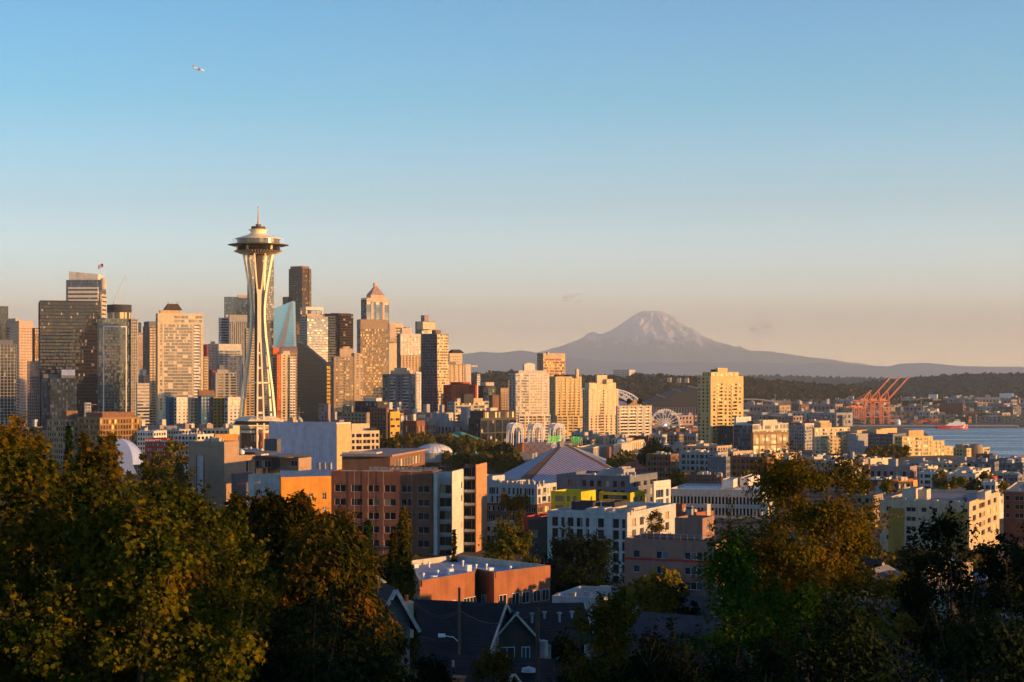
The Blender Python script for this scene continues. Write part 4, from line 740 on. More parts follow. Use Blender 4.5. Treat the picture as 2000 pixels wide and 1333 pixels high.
    for i in range(48): a0 = 2*math.pi*(i+.06)/48; a1 = 2*math.pi*(i+.94)/48; S.poly([(17.6*math.cos(a0), 17.6*math.sin(a0), H(476.4)), (17.6*math.cos(a1), 17.6*math.sin(a1), H(476.4)), (18.7*math.cos(a1), 18.7*math.sin(a1), H(467)), (18.7*math.cos(a0), 18.7*math.sin(a0), H(467))])
    S.build('glass_barrier', 'clearglass', r)
    S = MB(); S.lathe([(16.2, H(467.6)), (16.2, H(466.6)), (11.5, H(463)), (7.5, H(459.5)), (5.4, H(456.2)), (5.2, H(454.5)), (5.6, H(452)), (6.7, H(449.6)), (7.0, H(449)), (5.4, H(448.2))], 60); S.build('saucer_roof', 'needlewhite', r, smooth=True)
    S = MB(); S.lathe([(5.2, H(448.4)), (5.0, H(443)), (2.0, H(443)), (2.0, H(438.5)), (0, H(438.3))], 20); S.build('machine_room', 'needlecore', r)
    S = MB()
    for i in range(14): a = 2*math.pi*i/14; S.tube((5*math.cos(a), 5*math.sin(a), H(443)), (5*math.cos(a), 5*math.sin(a), H(440.5)), .14, n=4)
    S.build('railing', 'metalwhite', r)
    S = MB(); S.tube((0, 0, H(438.5)), (0, 0, H(406)), .85, .22, 6); S.tube((0, 0, H(406)), (0, 0, H(402)), .12, .06, 4); sp = S.build('spire', 'pinkstone', r)
    S = MB(); S.tube((0, 0, H(406.5)), (0, 0, H(404)), .45, .3, 8); S.build('beacon', 'red', sp)
needle()
# ---------------------------------------------------------------- science pavilion arches
def gothic(cx, Y, top, spr, hw, bot):
    """pointed arch centre line, in local metres"""
    pts = []
    for k in range(9): t = k / 8; pts.append((-hw, bot + (spr - bot) * t * 1.0)) if k == 0 else None
    pts = [(-hw, bot), (-hw, spr)]
    for k in range(1, 8): a = k / 7 * 1.0; pts.append((-hw * (1 - math.sin(a * math.pi / 2) ** 1.5) if False else -hw * math.cos(a * math.pi / 2) ** .8 if a < 1 else 0, spr + (top - spr) * math.sin(a * math.pi / 2) ** .9))
    return pts + [(-x, z) for x, z in pts[::-1][1:]]
def arch_tower(label, px, py, Y, w, pyb):
    H_ = (pyb - py) / F * Y; r = empty('lattice_arch', P(px, pyb, Y), R(22), label, 'arch', 'white lattice arches above the arena roof')
    hw = w / F * Y / 2 * .74
    for s_, rz in ((-1, 0), (1, 0), (-1, 90), (1, 90)):
        mb = MB()
        for inner, rad in ((1.0, .36), (.70, .30)):
            p = gothic(0, 0, H_ * (.99 if inner == 1 else .86 if inner > .6 else .78), H_ * .45, hw * inner, 0); mb.path([(x, s_ * hw, z) for x, z in p], rad, 5)
        p = gothic(0, 0, H_ * .99, H_ * .45, hw, 0); q = gothic(0, 0, H_ * .86, H_ * .45, hw * .7, 0)
        for a, b_ in zip(p[2:-2], q[3:]): mb.tube((a[0], s_*hw, a[1]), (b_[0], s_*hw, b_[1]), .15, n=4)
        for a, b_ in zip(p[3:], q[2:-3]): mb.tube((a[0], s_*hw, a[1]), (b_[0], s_*hw, b_[1]), .15, n=4)
        mb.build('arch_frame', 'metalwhite', r, rz=R(rz))
    mb = MB(); z1 = H_ * .80; pk = H_ * 1.0
    for k in range(4):
        a = R(45 + 90*k); b_ = R(135 + 90*k); A = Vector((hw*1.414*math.cos(a), hw*1.414*math.sin(a), z1)); B_ = Vector((hw*1.414*math.cos(b_), hw*1.414*math.sin(b_), z1)); C_ = Vector((0, 0, pk))
        for i in range(5):
            mb.tube(A.lerp(C_, i/5), B_.lerp(C_, i/5), .14, n=4); mb.tube(A.lerp(B_, i/5), C_, .12, n=4)
    mb.build('lattice_crown', 'metalwhite', r)
arch_tower('white lattice arch on the left, standing clear of the arena roof', 1006, 826.5, 1400, 34, 872)
arch_tower('thinner white lattice arch in the middle of the three', 1046, 826.5, 1450, 31, 870)
arch_tower('white lattice arch on the right, beside the green rooftop lettering', 1087, 827, 1400, 33, 868)
# ---------------------------------------------------------------- stadiums, wheel, port, ship
def truss_arch(label, Y, pts, dy, rad=2.0):
    r = empty('stadium', P(pts[0][0], 830, Y), 0, label, 'stadium'); O = r.location
    L_ = lambda px, py, d=0: tuple(P(px, py, Y) + Vector((0, d, 0)) - O)
    return r, L_
r, L_ = truss_arch('football stadium with white curved roof trusses behind the peach tower', 3950, [(1190, 800)], 0)
for d, nm in ((0, 0), (220, 1)):
    mb = MB(); top = []; bot = []
    for i in range(17): a = math.pi * i / 16; px = 1170 - 82 * math.cos(a); py = 796 - 38 * math.sin(a) ** .9 + nm * 2; top.append(L_(px, py, d)); bot.append(L_(1170 - 76 * math.cos(a), 800 - 30 * math.sin(a), d))
    mb.path(top, 2.0, 5); mb.path(bot, 1.3, 5)
    for i in range(16): mb.tube(top[i], bot[i+1], .9, n=4); mb.tube(bot[i], top[i+1], .9, n=4)
    mb.build('roof_truss', 'metalwhite', r)
mb = MB(); 
for i in range(16):
    a = math.pi * i / 16; b_ = math.pi * (i+1) / 16; A = L_(1170 - 74 * math.cos(a), 802 - 22 * math.sin(a), 10); B_ = L_(1170 - 74 * math.cos(b_), 802 - 22 * math.sin(b_), 10); A2 = (A[0], A[1]+200, A[2]); B2 = (B_[0], B_[1]+200, B_[2]); mb.poly([A, B_, B2, A2]); mb.poly([(A[0], A[1], 0), (B_[0], B_[1], 0), B_, A])
mb.build('roof', 'whitepanel', r)
mb = MB(); a = L_(1180, 803, -6); b_ = L_(1262, 808, -4); mb.box(a[0], b_[0], -60, -4, 0, a[2]-12); mb.build('stand', 'concrete', r)
r, L_ = truss_arch('ballpark with a dark blue ribbed retractable roof right of the ferris wheel', 4600, [(1310, 800)], 0)
wall('ballroof', (0.028, 0.028, 0.034), streak=False); mb = MB(); n = 14; rib = MB()
for i in range(n):
    f = lambda t: (1266 + 150 * t, 797 - 38 * math.sin(math.pi * (.04 + t * .62)))
    p0, p1 = f(i / n), f((i+1) / n); A = L_(*p0); B_ = L_(*p1); mb.poly([A, B_, (B_[0], 260, B_[2]+4), (A[0], 260, A[2]+4)]); mb.poly([(A[0], -2, L_(1268, 795)[2]), (B_[0], -2, L_(1268, 795)[2]), B_, A])
    if i % 3 == 0: rib.path([(A[0], 0, A[2]+1), (A[0], 260, A[2]+6)], 1.0, 4)
mb.build('roof', 'ballroof', r); rib.build('roof_rib', 'cranered', r)
mb = MB(); a = L_(1268, 796); b_ = L_(1410, 796); mb.box(a[0], b_[0], 0, 250, 0, a[2]); st = mb.build('stand', 'darkbrown', r); mb = MB()
for i in range(26): x = a[0] + (b_[0]-a[0]) * i / 26; mb.tube((x, -3, 0), (x + 4, -3, a[2]), 1.0, n=4)
mb.build('column', 'metalgray', r)
# ferris wheel
def wheel():
    Y = 2650.0; c = P(1299, 830.5, Y); r = empty('ferris_wheel', (c.x, c.y, ground_z(c.x, Y)), R(8), 'white ferris wheel on the waterfront between two apartment towers', 'ferris wheel'); h = c.z - r.location.z; Rr = 29.2 / F * Y
    for y in (-1.3, 1.3):
        mb = MB(); n = 42; p = [(Rr*math.cos(2*math.pi*i/n), y, h + Rr*math.sin(2*math.pi*i/n)) for i in range(n+1)]; q = [(Rr*.93*math.cos(2*math.pi*i/n), y, h + Rr*.93*math.sin(2*math.pi*i/n)) for i in range(n+1)]
        mb.path(p, .34, 4); mb.path(q, .2, 4); mb.build('rim', 'metalwhite', r); mb = MB()
        for i in range(21): a = 2*math.pi*i/21; mb.tube((0, y*1.6, h), (Rr*math.cos(a), y, h + Rr*math.sin(a)), .26, n=4)
        mb.build('spokes', 'metalwhite', r)
    mb = MB(); mb.tube((0, -4, h), (0, 4, h), 1.6, n=12); hb = mb.build('hub', 'metalwhite', r); mb = MB(); mb.tube((0, -4.4, h), (0, -4.05, h), 1.3, n=12); mb.build('hub_light', plain('hublight', (.6, .5, 1), .4, emit=(.5, .4, 1), es=1.2), hb)
    for i in range(42):
        a = 2*math.pi*i/42; x, z = (Rr+.9)*math.cos(a), h + (Rr+.9)*math.sin(a)
        if i == 0: g = MB(); g.lathe([(0, -1.2), (.9, -1.0), (1.1, 0), (.9, 1.0), (0, 1.2)], 8); gm = g.mesh('gondola', 'metalwhite')
        put('gondola', gm, r, (x, 0, z))
    for x in (-9, 9):
        for y in (-7, 7): mb = MB(); mb.tube((x, y, 0), (0, y * .45, h), .8, .6, 6); mb.build('leg', 'metalwhite', r)
wheel()
# container cranes
def sts():
    r = empty('container_crane', (0, 0, 0), 0, 'x', 'crane'); r['group'] = 'orange container cranes on the port quay'
    mb = MB(); Hh = 47.0; w2, d2 = 9.0, 6.5
    for i, (x, y) in enumerate(((-w2, -d2), (w2, -d2), (w2, d2), (-w2, d2))):
        l = MB(); l.box(x-.7, x+.7, y-.7, y+.7, 0, Hh); l.build('leg', 'cranered', r)
    mb = MB()
    for y in (-d2, d2): mb.box(-w2, w2, y-.8, y+.8, 14, 16); mb.box(-w2, w2, y-.8, y+.8, Hh-2, Hh)
    for x in (-w2, w2):
        mb.box(x-.7, x+.7, -d2, d2, 14.2, 15.8); mb.box(x-.7, x+.7, -d2, d2, Hh-3, Hh-1); mb.tube((x, -d2, 15), (x, d2, Hh-2), .6, n=4)
    mb.build('portal_frame', 'cranered', r)
    mb = MB(); mb.box(-4.5, 4.5, d2-6, d2+9, Hh, Hh+6); mb.build('machinery_house', 'cranered', r)
    mb = MB()
    for x in (-3.2, 3.2): mb.box(x-.7, x+.7, -d2, d2+24, Hh+.2, Hh+2.4)
    mb.build('rear_girder', 'cranered', r)
    mb = MB(); ap = Vector((0, -d2+2, Hh+20))
    for x in (-5, 5): mb.tube((x, -d2, Hh), tuple(ap), .7, .5, 5); mb.tube((x, d2-2, Hh), tuple(ap), .55, .4, 5)
    mb.tube(tuple(ap), (0, d2+22, Hh+2), .4, n=4); mb.build('a_frame', 'cranered', r)
    mb = MB(); a = Vector((0, -d2+4, Hh+1)); e = Vector((0, -d2-40, Hh+50))
    for x in (-3, 3): mb.tube((x, a.y, a.z), (x, e.y, e.z), 1.4, 1.2, 4)
    n = 9
    for i in range(n+1): c = a.lerp(e, i/n); mb.tube((-3, c.y, c.z), (3, c.y, c.z), .4, n=4)
    for i in range(n): c = a.lerp(e, i/n); d = a.lerp(e, (i+1)/n); mb.tube((-3, c.y, c.z), (3, d.y, d.z), .35, n=4)
    bm_ = mb.build('boom', 'cranered', r); mb = MB(); mb.box(-3.8, 3.8, e.y-3, e.y+2, e.z-2, e.z+2); mb.build('boom_tip', 'offwhite', bm_)
    mb = MB()
    for x in (-3, 3):
        for t in (.45, .85): c = a.lerp(e, t); mb.tube(tuple(ap), (x, c.y, c.z), .22, n=4)
    mb.build('stay', 'metaldark', r); return r
proto = sts()
def place_sts(o, px, py, Y, rz, label, sc=1.0, low=False):
    p = P(px, py, Y); o.location = (p.x, p.y, 4.0); o.rotation_euler[2] = R(rz); o['label'] = label; o.scale = (sc,)*3
    return o
STS = [(1730, 'orange container crane with raised boom, rightmost', 88, 3700, 1.0), (1712.5, 'orange container crane with raised boom, middle of the front three', 88, 3700, 1.0), (1695, 'orange container crane with raised boom, left of the front three', 88, 3700, 1.0), (1684, 'faded orange container crane tucked behind the raised booms', 96, 3860, .66), (1671, 'low orange container crane at the left end of the row', 98, 3800, .70)]
kids = list(proto.children)
bpy.context.view_layer.update()
for i, (px, lb, rz, Y, sc) in enumerate(STS):
    o = proto if i == 0 else copy_tree(proto)
    place_sts(o, px, 0, Y, rz, lb, sc)
# ship
def ship():
    Y = 3520.0; x0 = (1827-1000)/F*Y; r = empty('ship', ((1858.5-1000)/F*Y, Y, 0), R(-2), 'red-hulled ship with white superstructure and two yellow funnels', 'ship'); h = 31.5/F*Y
    st = [(-h, 6.5, 3.4, 5.2), (-h*.9, 7.5, 5.5, 5.0), (-h*.2, 8, 6.6, 5.0), (h*.5, 8, 6.6, 5.6), (h*.8, 5.5, 3.8, 7.4), (h*1.0, .3, .2, 8.8)]
    mb = MB()
    for (x, w1, w0, z1), (X2, W1, W0, Z1) in zip(st, st[1:]):
        for s in (-1, 1): q = [(x, s*w0, -1), (X2, s*W0, -1), (X2, s*W1, Z1), (x, s*w1, z1)]; mb.poly(q if s < 0 else q[::-1])
        mb.poly([(x, -w1, z1), (X2, -W1, Z1), (X2, W1, Z1), (x, w1, z1)])
    mb.poly([(-h, 6.5, -1), (-h, -6.5, -1), (-h, -6.5, 5.2), (-h, 6.5, 5.2)]); hull = mb.build('hull', 'hullred', r)
    mb = MB(); mb.poly([(h*.62, -7.05, 1.0), (h*.74, -6.1, 1.0), (h*.86, -4.9, 8.0), (h*.74, -6.25, 7.0)]); mb.build('bow_stripe', 'signwhite', hull)
    mb = MB(); mb.box(-h*.35, h*.62, -6, 6, 5.4, 8.6); mb.box(-h*.22, h*.55, -5.4, 5.4, 8.6, 11.6); mb.box(h*.10, h*.52, -5, 5, 11.6, 14.5); mb.build('superstructure', 'metalwhite', r)
    mb = MB(); mb.box(h*.20, h*.50, -6, 6, 14.5, 17.5); br = mb.build('bridge', 'metalwhite', r); mb = MB(); mb.box(h*.19, h*.505, -6.05, 6.05, 15.6, 16.8); mb.build('bridge_windows', 'glassdark', br)
    for x in (-h*.05, -h*.32): mb = MB(); mb.lathe([(2.1, 8), (1.9, 17), (0, 17.1)], 12, (x, 0)); mb.build('funnel', 'gold', r)
    mb = MB(); mb.tube((h*.3, 0, 17), (h*.3, 0, 27), .4, .2); mb.tube((h*.3, -2.5, 23), (h*.3, 2.5, 23), .2); mb.tube((-h*.5, 0, 5), (-h*.5, 0, 16), .4); mb.build('mast', 'metaldark', r)
    mb = MB(); mb.tube((-h*.6, 0, 5), (-h*.75, 0, 15), .5, .3); mb.build('deck_crane', 'gold', r)
    mb = MB(); mb.box(h*.60, h*.82, -3, 3, 5.6, 12.5); mb.build('forward_house', 'metalwhite', r)
    try:
        t = bpy.data.curves.new('t', 'FONT'); t.body = 'COAST GUARD'; t.size = 3.0; t.extrude = .05; to = bpy.data.objects.new('t', t); COL.objects.link(to); bpy.context.view_layer.update()
        me = bpy.data.meshes.new_from_object(to); bpy.data.objects.remove(to); me.materials.clear(); me.materials.append(M['signwhite']); o = put('hull_lettering', me, hull, (-2, -8.1, 1.2)); o.rotation_euler = (R(84), 0, 0)
    except Exception as e: print(e)
ship()
# quays and port sheds
def quay(name, x0, x1, Y, d, z, label):
    mb = MB(); mb.box((x0-1000)/F*Y, (x1-1000)/F*Y, Y, Y+d, -2, z); pl = MB()
    for i in range(int((x1-x0)/2.4)): x = (x0-1000)/F*Y + (i+.5)*2.4/F*Y; pl.box(x-1.0, x-.2, Y-.5, Y-.01, -2, z*.7)
    o = mb.build(name, 'concrete', None); tag(o, label, 'quay'); pl.build('fender', 'metaldark', o)
quay('quay', 1600, 1990, 3575, 60, 4.4, 'long grey concrete quay edge behind the red ship')

CM = []
for m_ in ('redpaint', 'royalblue', 'offwhite', 'orangepaint', 'tealroof'):
    mb = MB(); mb.box(0, 12.2, 0, 2.4, 0, 2.6)
    for i in range(24): mb.box(.2 + i * .5, .42 + i * .5, -.06, -.001, .1, 2.5)
    CM.append(mb.mesh('shipping_container', m_))
gc = random.Random(4)
for i in range(90):
    px = gc.choice([gc.uniform(1640, 1690), gc.uniform(1740, 1830)]); Y = 3680 + 16 * gc.randrange(8); st = gc.randrange(4); x = round((px - 1000) / F * Y / 13) * 13
    o = put('shipping_container', CM[gc.randrange(5)], None, (x, Y, 3.6 + st * 2.62)); tag(o, 'shipping container in the stacks on the quay near the orange cranes', 'container', 'shipping containers on the quay')
# ---------------------------------------------------------------- mid distance
def BL(name, label, *a, **k): return BB(name, label, *a, **k)
# arena roof
def arena():
    Y = 1080.0; ap = P(1100, 868, Y + 30); r = empty('arena', (ap.x, ap.y, 40), 0, 'low pyramid arena roof with standing metal seams and dark ridge bands', 'arena'); o = r.location
    q = lambda px, py, Yd: P(px, py, Yd) - o
    A = q(1100, 869, Y+30); S = q(1018, 950, Y-60); Wl = q(946, 944, Y+20); E = q(1195, 926, Y-10); N_ = q(1190, 915, Y+130); 
    E = q(1200, 924, Y-40)
    wall('seamroof', (0.56, 0.45, 0.46), rough=.5, streak=False); m = M['seamroof']; nt = m.node_tree; b = nt.nodes['Principled BSDF']; wv = N(nt, 'TexWave'); wv.wave_type = 'BANDS'; wv.bands_direction = 'X'; uv = N(nt, 'TexCoord'); nt.links.new(uv.outputs['UV'], wv.inputs['Vector']); wv.inputs['Scale'].default_value = .155
    l = b.inputs['Base Color'].links[0].from_socket; nt.links.new(mixc(nt, l, ramp(nt, wv.outputs['Fac'], [(0.0, (.28, .33, .42)), (.32, (.5, .5, .55)), (.4, (1, 1, 1))]), 1.0, 'MULTIPLY'), b.inputs['Base Color'])
    S2 = q(1026, 950, Y-60)
    def tri(name, pts, mat):
        mb = MB(); e = (pts[2] - pts[1]).normalized(); n = (pts[1]-pts[0]).cross(pts[2]-pts[0]).normalized(); f = n.cross(e); mb.poly(pts, 0, [((p-pts[0]).dot(e), (p-pts[0]).dot(f)) for p in pts]); return mb.build(name, mat, r)
    tri('roof_plane', [A, S2, E], 'seamroof'); tri('roof_plane', [q(1094, 870, Y+30), Wl, q(1000, 950, Y-60)], 'roofblue')
    tri('ridge_band', [q(1094, 869.5, Y+30), q(996, 951, Y-60), q(1030, 951, Y-60), A], 'brown'); tri('ridge_band', [A, E, q(1212, 923, Y-36), q(1108, 868, Y+32)], 'brown')
    tri('roof_plane', [q(1108, 868, Y+32), q(1212, 923, Y-36), q(1205, 905, Y+150)], 'roofblue'); tri('roof_plane', [q(1094, 869.5, Y+30), q(1040, 905, Y+150), Wl], 'roofblue')
    mb = MB(); 
    for a, b_ in ((Wl, S), (S, E)): mb.poly([(a.x, a.y, -6), (b_.x, b_.y, -6), (b_.x, b_.y, b_.z-.3), (a.x, a.y, a.z-.3)])
    mb.build('wall', 'glass', r)
    mb = MB(); c = q(1097, 870, Y+28); mb.box(c.x-1.2, c.x+1.2, c.y-3, c.y+3, c.z-1, q(0, 862, Y+30).z); c = q(1112, 870, Y+40); mb.box(c.x-3, c.x+3, c.y-3, c.y+3, c.z-1.5, q(0, 864, Y+30).z); mb.build('roof_lantern', 'cream', r)
arena()
def sign(label, px, py, w, Y, rz, mat, size):
    c = P(px, py, Y); r = empty('rooftop_sign', c, R(rz), label, 'sign')
    for k, s in enumerate(('CLIMATE', 'PLEDGE')):
        t = bpy.data.curves.new('t', 'FONT'); t.body = s; t.size = size; t.extrude = .12; t.offset = .05; t.shear = .35; t.align_x = 'CENTER'; to = bpy.data.objects.new('t', t); COL.objects.link(to); bpy.context.view_layer.update()
        me = bpy.data.meshes.new_from_object(to); bpy.data.objects.remove(to); me.materials.clear(); me.materials.append(M['green_sign']); o = put('lettering', me, r, (-.8 * k, 0, size * .92 * (1-k) + 1.0)); o.rotation_euler = (R(90), 0, 0)
    mb = MB(); L2 = size * 2.2
    for z in (.8, size*.95, size*1.85): mb.tube((-L2, .5, z), (L2, .5, z), .1, n=4)
    for i in range(7): x = -L2 + i * L2 / 3; mb.tube((x, .5, -.6), (x, .5, size*1.9), .09, n=4); mb.tube((x, .5, .8), (min(L2, x + L2/3), .5, size*1.85), .07, n=4)
    mb.build('sign_frame', 'metalgray', r)
    mb = MB(); mb.box(-L2*.55, L2*.35, -.3, .9, -1.8, -.62); mb.build('sign_base', mat, r)
sign('green slanted rooftop lettering on the left side of the arena peak', 1083, 867, 0, 1105, 28, 'blue', 2.35)
sign('brighter green slanted rooftop lettering right of the arena peak', 1125, 868, 0, 1115, -52, 'gold', 2.35)
# checkered wall building, halls, dome, teal roofs
wall('checker', (0.36, 0.33, 0.30), streak=False); m = M['checker']; nt = m.node_tree; b = nt.nodes['Principled BSDF']; ck = N(nt, 'TexChecker'); uv = N(nt, 'TexCoord'); nt.links.new(uv.outputs['UV'], ck.inputs[0]); ck.inputs['Scale'].default_value = .42; ck.inputs['Color1'].default_value = (.33, .30, .28, 1); ck.inputs['Color2'].default_value = (.34, .20, .165, 1); nt.links.new(ck.outputs[0], b.inputs['Base Color'])
b = Bld('exhibit_hall', 'hall with a grey and pink checkered wall left of the arena peak', 'building', 10, 1080, 1230); b.vol(1020, 1079, 1090, 866, 'checker', None, None, dr=20); b.vol(1009, 1020, 1022, 867, 'brickbrown', None, None, Y=1226, dr=20); b.vol(1000, 1040, 1060, 886, 'concrete', None, None, Y=1200, dr=20, name='lower_wall'); b.done()
BL('exhibit_hall', 'long white vertically fluted hall with red-tinted posters left of the checkered wall', 12, 888, 987, 990, 893, 1290, 'concrete', FI('.w', 24, fh=6, top=1.5, g='offwhite', d=.4), None, dr=25)
b = Bld('exhibit_hall', 'long white fluted hall with a brown stair tower right of the arena', 'building', 14, 1158, 1250); b.vol(1124, 1158, 1184, 874, 'offwhite', FI('.w', 8, fh=9, g='lightgray', d=.5), FI('.w', 9, fh=9, g='cream', d=.5), dr=None); b.vol(1184, 1190, 1200, 873, 'brown', None, None, Y=1240, dr=8, name='stair_tower'); b.vol(1198, 1214, 1216, 869, 'offwhite', FI('.w', 8, fh=9, g='lightgray', d=.5), None, Y=1265, dr=40); b.vol(1213, 1214, 1258, 867, 'creamlight', None, FI('.w', 12, fh=9, g='cream', d=.5), Y=1275, dl=3); b.done()
def dome(name, label, cat, px, py, Y, wpx, hpx, mat, seams=12, base=True):
    c = P(px, py, Y); w_ = wpx / F * Y / 2; h_ = hpx / F * Y; r = empty(name, (c.x, c.y, c.z), 0, label, cat); mb = MB(); pr = [(w_ * math.cos(a), h_ * math.sin(a)) for a in [i * math.pi / 20 for i in range(11)]]; mb.lathe(pr, 40); mb.build('dome_shell', mat, r, smooth=True)
    mb = MB()
    for k in range(seams): a = 2*math.pi*k/seams; mb.path([(x*math.cos(a)*1.003, x*math.sin(a)*1.003, z*1.003) for x, z in pr], .12, 4)
    mb.build('seams', 'metalgray', r); mb = MB(); mb.lathe([(w_*1.0, -6), (w_*1.0, .0)], 40); mb.build('base_wall', 'concrete', r); return r
dome('dome_hall', 'wide shallow white dome roof among park trees', 'dome', 847.5, 884, 1180, 72, 17, 'roofwhite', 24)
dome('roof_dome', 'small white radar-like dome left, in front of the striped tower', 'dome', 1213, 867, 1350, 18, 9, 'metalwhite', 8); dome('roof_dome', 'wider low white dome in front of the striped tower', 'dome', 1244, 867, 1360, 24, 6.5, 'metalwhite', 8); dome('roof_dome', 'round white dome at the right foot of the striped tower', 'dome', 1253, 866, 1390, 13, 8, 'metalwhite', 8)
b = Bld('pavilion', 'rambling teal metal-roofed pavilion beside the park', 'building', 25, 905, 1330); 
for (x0, xc, x1, y, dy) in ((869, 886, 893, 856, 0), (884, 902, 910, 851, 14), (902, 915, 926, 857, 6), (918, 928, 932, 862, 2)):
    b.vol(x0, xc, x1, y, 'tealroof', None, None, Y=1330+dy, dr=14, par=0, roof='tealroof')
    p = b.loc((x0+xc)/2+2, 1336+dy); mb = MB(); hip(mb, p.x, p.y, 7, 7, b.zof(y, 1330+dy)+.02, b.zof(y, 1330+dy) + 2.6, .35); mb.build('hip_roof', 'tealroof', b.root)
b.done()
# blue-white curved metal building on the left
def blob():
    Y = 1150.0; c = P(240, 882, Y); r = empty('museum', (c.x, c.y, c.z - 14), 0, 'curvy pale blue metal-skinned museum half hidden by conifers', 'museum'); mb = MB(); n, m_ = 26, 14
    def f(u, v): a = math.pi * u; b_ = v * 2 - 1; w_ = 12.5 * (1 - .25 * b_**2); return (-w_ * math.cos(a) * 1.0 + 1.2 * math.sin(v*5), b_ * 14, 14 + (7.5 + 1.2*math.sin(v * 4 + u * 3)) * math.sin(a) ** .7 - 8 * (1 - math.sin(a)) )
    for i in range(n):
        for j in range(m_): mb.poly([f(i/n, j/m_), f((i+1)/n, j/m_), f((i+1)/n, (j+1)/m_), f(i/n, (j+1)/m_)])
    mb.poly([f(i/n, 0) for i in range(n+1)] + [(12, -14, 0), (-12, -14, 0)]); mb.build('metal_shell', 'paleblue', r, smooth=False)
    mb = MB()
    for i in range(12):
        for j in range(5): a = f(i/n, 0); mb.poly([( -24 + i*1.2, -13 + j*.2, 12.0 + 2.2*math.sin(i*.35)), (-22.8 + i*1.2, -13 + j*.2, 12.0 + 2.2*math.sin((i+1)*.35)), (-22.8 + i*1.2, -4, 13.5), (-24 + i*1.2, -4, 13.5)]) if j == 0 else None
    mb.build('red_shell', 'cranered', r)
blob()
# hotel sign block and low buildings left of the needle
b = Bld('hotel', 'red low hotel block with white rooftop lettering left of the grey stair block', 'building', 4, 333, 1080); b.vol(283, 326, 334, 857, 'redpaint', W('w.', 9, g='glasslight', fh=3.2, top=2.2), None, dr=14)
t = bpy.data.curves.new('t', 'FONT'); t.body = 'H HYATT house'; t.size = 2.0; t.extrude = .08; t.offset = .03; to = bpy.data.objects.new('t', t); COL.objects.link(to); bpy.context.view_layer.update(); me = bpy.data.meshes.new_from_object(to); bpy.data.objects.remove(to); me.materials.clear(); me.materials.append(M['signwhite'])
p = b.loc(286, 1082.5); o = put('lettering', me, b.root, (p.x - 0.2, b.loc(326, 1080).y - .15, b.zof(863.5, 1080))); o.rotation_euler = (R(90), 0, 0); b.done()
def low(name, label, a, x0, xc, x1, yt, Y, wm, A=None, B=None, **k): return BB(name, label, a, x0, xc, x1, yt, Y, wm, A, B, **k)
WL = lambda n, g='glassdark', p='W.', **k: W(p, n, g=g, **k)
low('apartment_block', 'white low block under the grey roof boxes behind the red hotel', 20, 268, 300, 326, 842, 1150, 'white', WL(6), WL(5)); low('apartment_block', 'cream low rooftop terrace block left of the striped colourful block', 20, 318, 350, 398, 839, 1200, 'offwhite', WL(6), WL(8), pent=[(290, 312, 322, 831, 'mauve', 10), (346, 362, 374, 828, 'mauve', 10), (388, 404, 416, 829, 'mauve', 10)])
low('apartment_block', 'white flat-roofed block left of the orange mural building', 30, 340, 385, 418, 849, 1080, 'white', WL(6), WL(4)); low('office_block', 'white roof building with cream end wall beneath the needle platform', 24, 396, 448, 468, 838, 1180, 'creamlight', WL(6), None, pent=[(448, 455, 468, 832, 'creamlight', 4)])
b = low('warehouse', 'orange building with round mural curves and small windows below the needle', 60, 417, 420, 465, 849, 1060, 'orange', None, W('.w.w.w.', 1, g='glasslight', fh=3.4, nf=2, top=4)); 
low('exhibit_hall', 'white museum wall with dark windows behind the needle legs', 20, 466, 515, 527, 842, 1330, 'offwhite', W('.V.w.', 1, g='glassgreen', fh=6, nf=2, top=5), None, dr=20)
low('terrace', 'flat grey service building at the foot of the needle', 30, 462, 510, 527, 878, 1000, 'lightgray', None, None, dr=10)
# white apartment block right of the big wall
b = low('office_block', 'white modern office block with a grid of dark windows right of the tall white wall', 62, 683, 686, 741, 842, 1150, 'creamlight', None, W('W.WW.WV.W.W', 1, g='glassdark', fh=3.9, top=1.4, rm='white'), pent=[(684, 687, 722, 828, 'creamlight', 6), (722, 724, 736, 836, 'charcoal', 8)])
# right side cluster
low('apartment_block', 'glassy block with white roof frame beside a brown timber grid block', 40, 1433, 1470, 1540, 829, 1400, 'lightgray', CU(g='glassblue', fh=3.3, cw=2), CU(g='glasslight', fh=4.5, cw=2.5, mm='creamlight'), pent=[(1434, 1438, 1467, 815, 'white', 20), (1486, 1490, 1518, 821, 'offwhite', 8), (1460, 1470, 1485, 823, 'charcoal', 30)])
low('apartment_block', 'brown grid-faced block with tall windows in front of the glassy block', 58, 1466, 1471, 1541, 845, 1350, 'bronzewall', None, W('V,V,VV,V,V', 1, g='glassbeige', fh=8.2, top=1.3, sill=.08, head=.92, nv=2, nh=3))
low('apartment_block', 'dark shaded wing at the foot of the golden freestanding tower', 30, 1403, 1432, 1436, 832, 1490, 'charcoal', WL(5, fh=3.2), None, dr=30)
low('apartment_block', 'grey mid-rise flats between the brown grid block and the yellow balcony block', 30, 1528, 1572, 1590, 832, 1600, 'gray', W('w.', 9, g='glassblue'), W('w.', 4), pent=[(1565, 1572, 1590, 828, 'offwhite', 8), (1590, 1600, 1620, 823, 'cream', 30)])
low('apartment_block', 'long pale yellow block with three dark balcony columns', 60, 1587, 1591, 1660, 836, 1500, 'creamlight', None, W('.W.BW.B.W.B.WB', 1, g='glasslight', rm='yellow'), pent=[(1597, 1603, 1624, 826, 'sand', 14)])
low('apartment_block', 'grey shaded block edge right of the pale yellow balcony block', 40, 1655, 1672, 1676, 848, 1480, 'gray', None, None, dr=20)
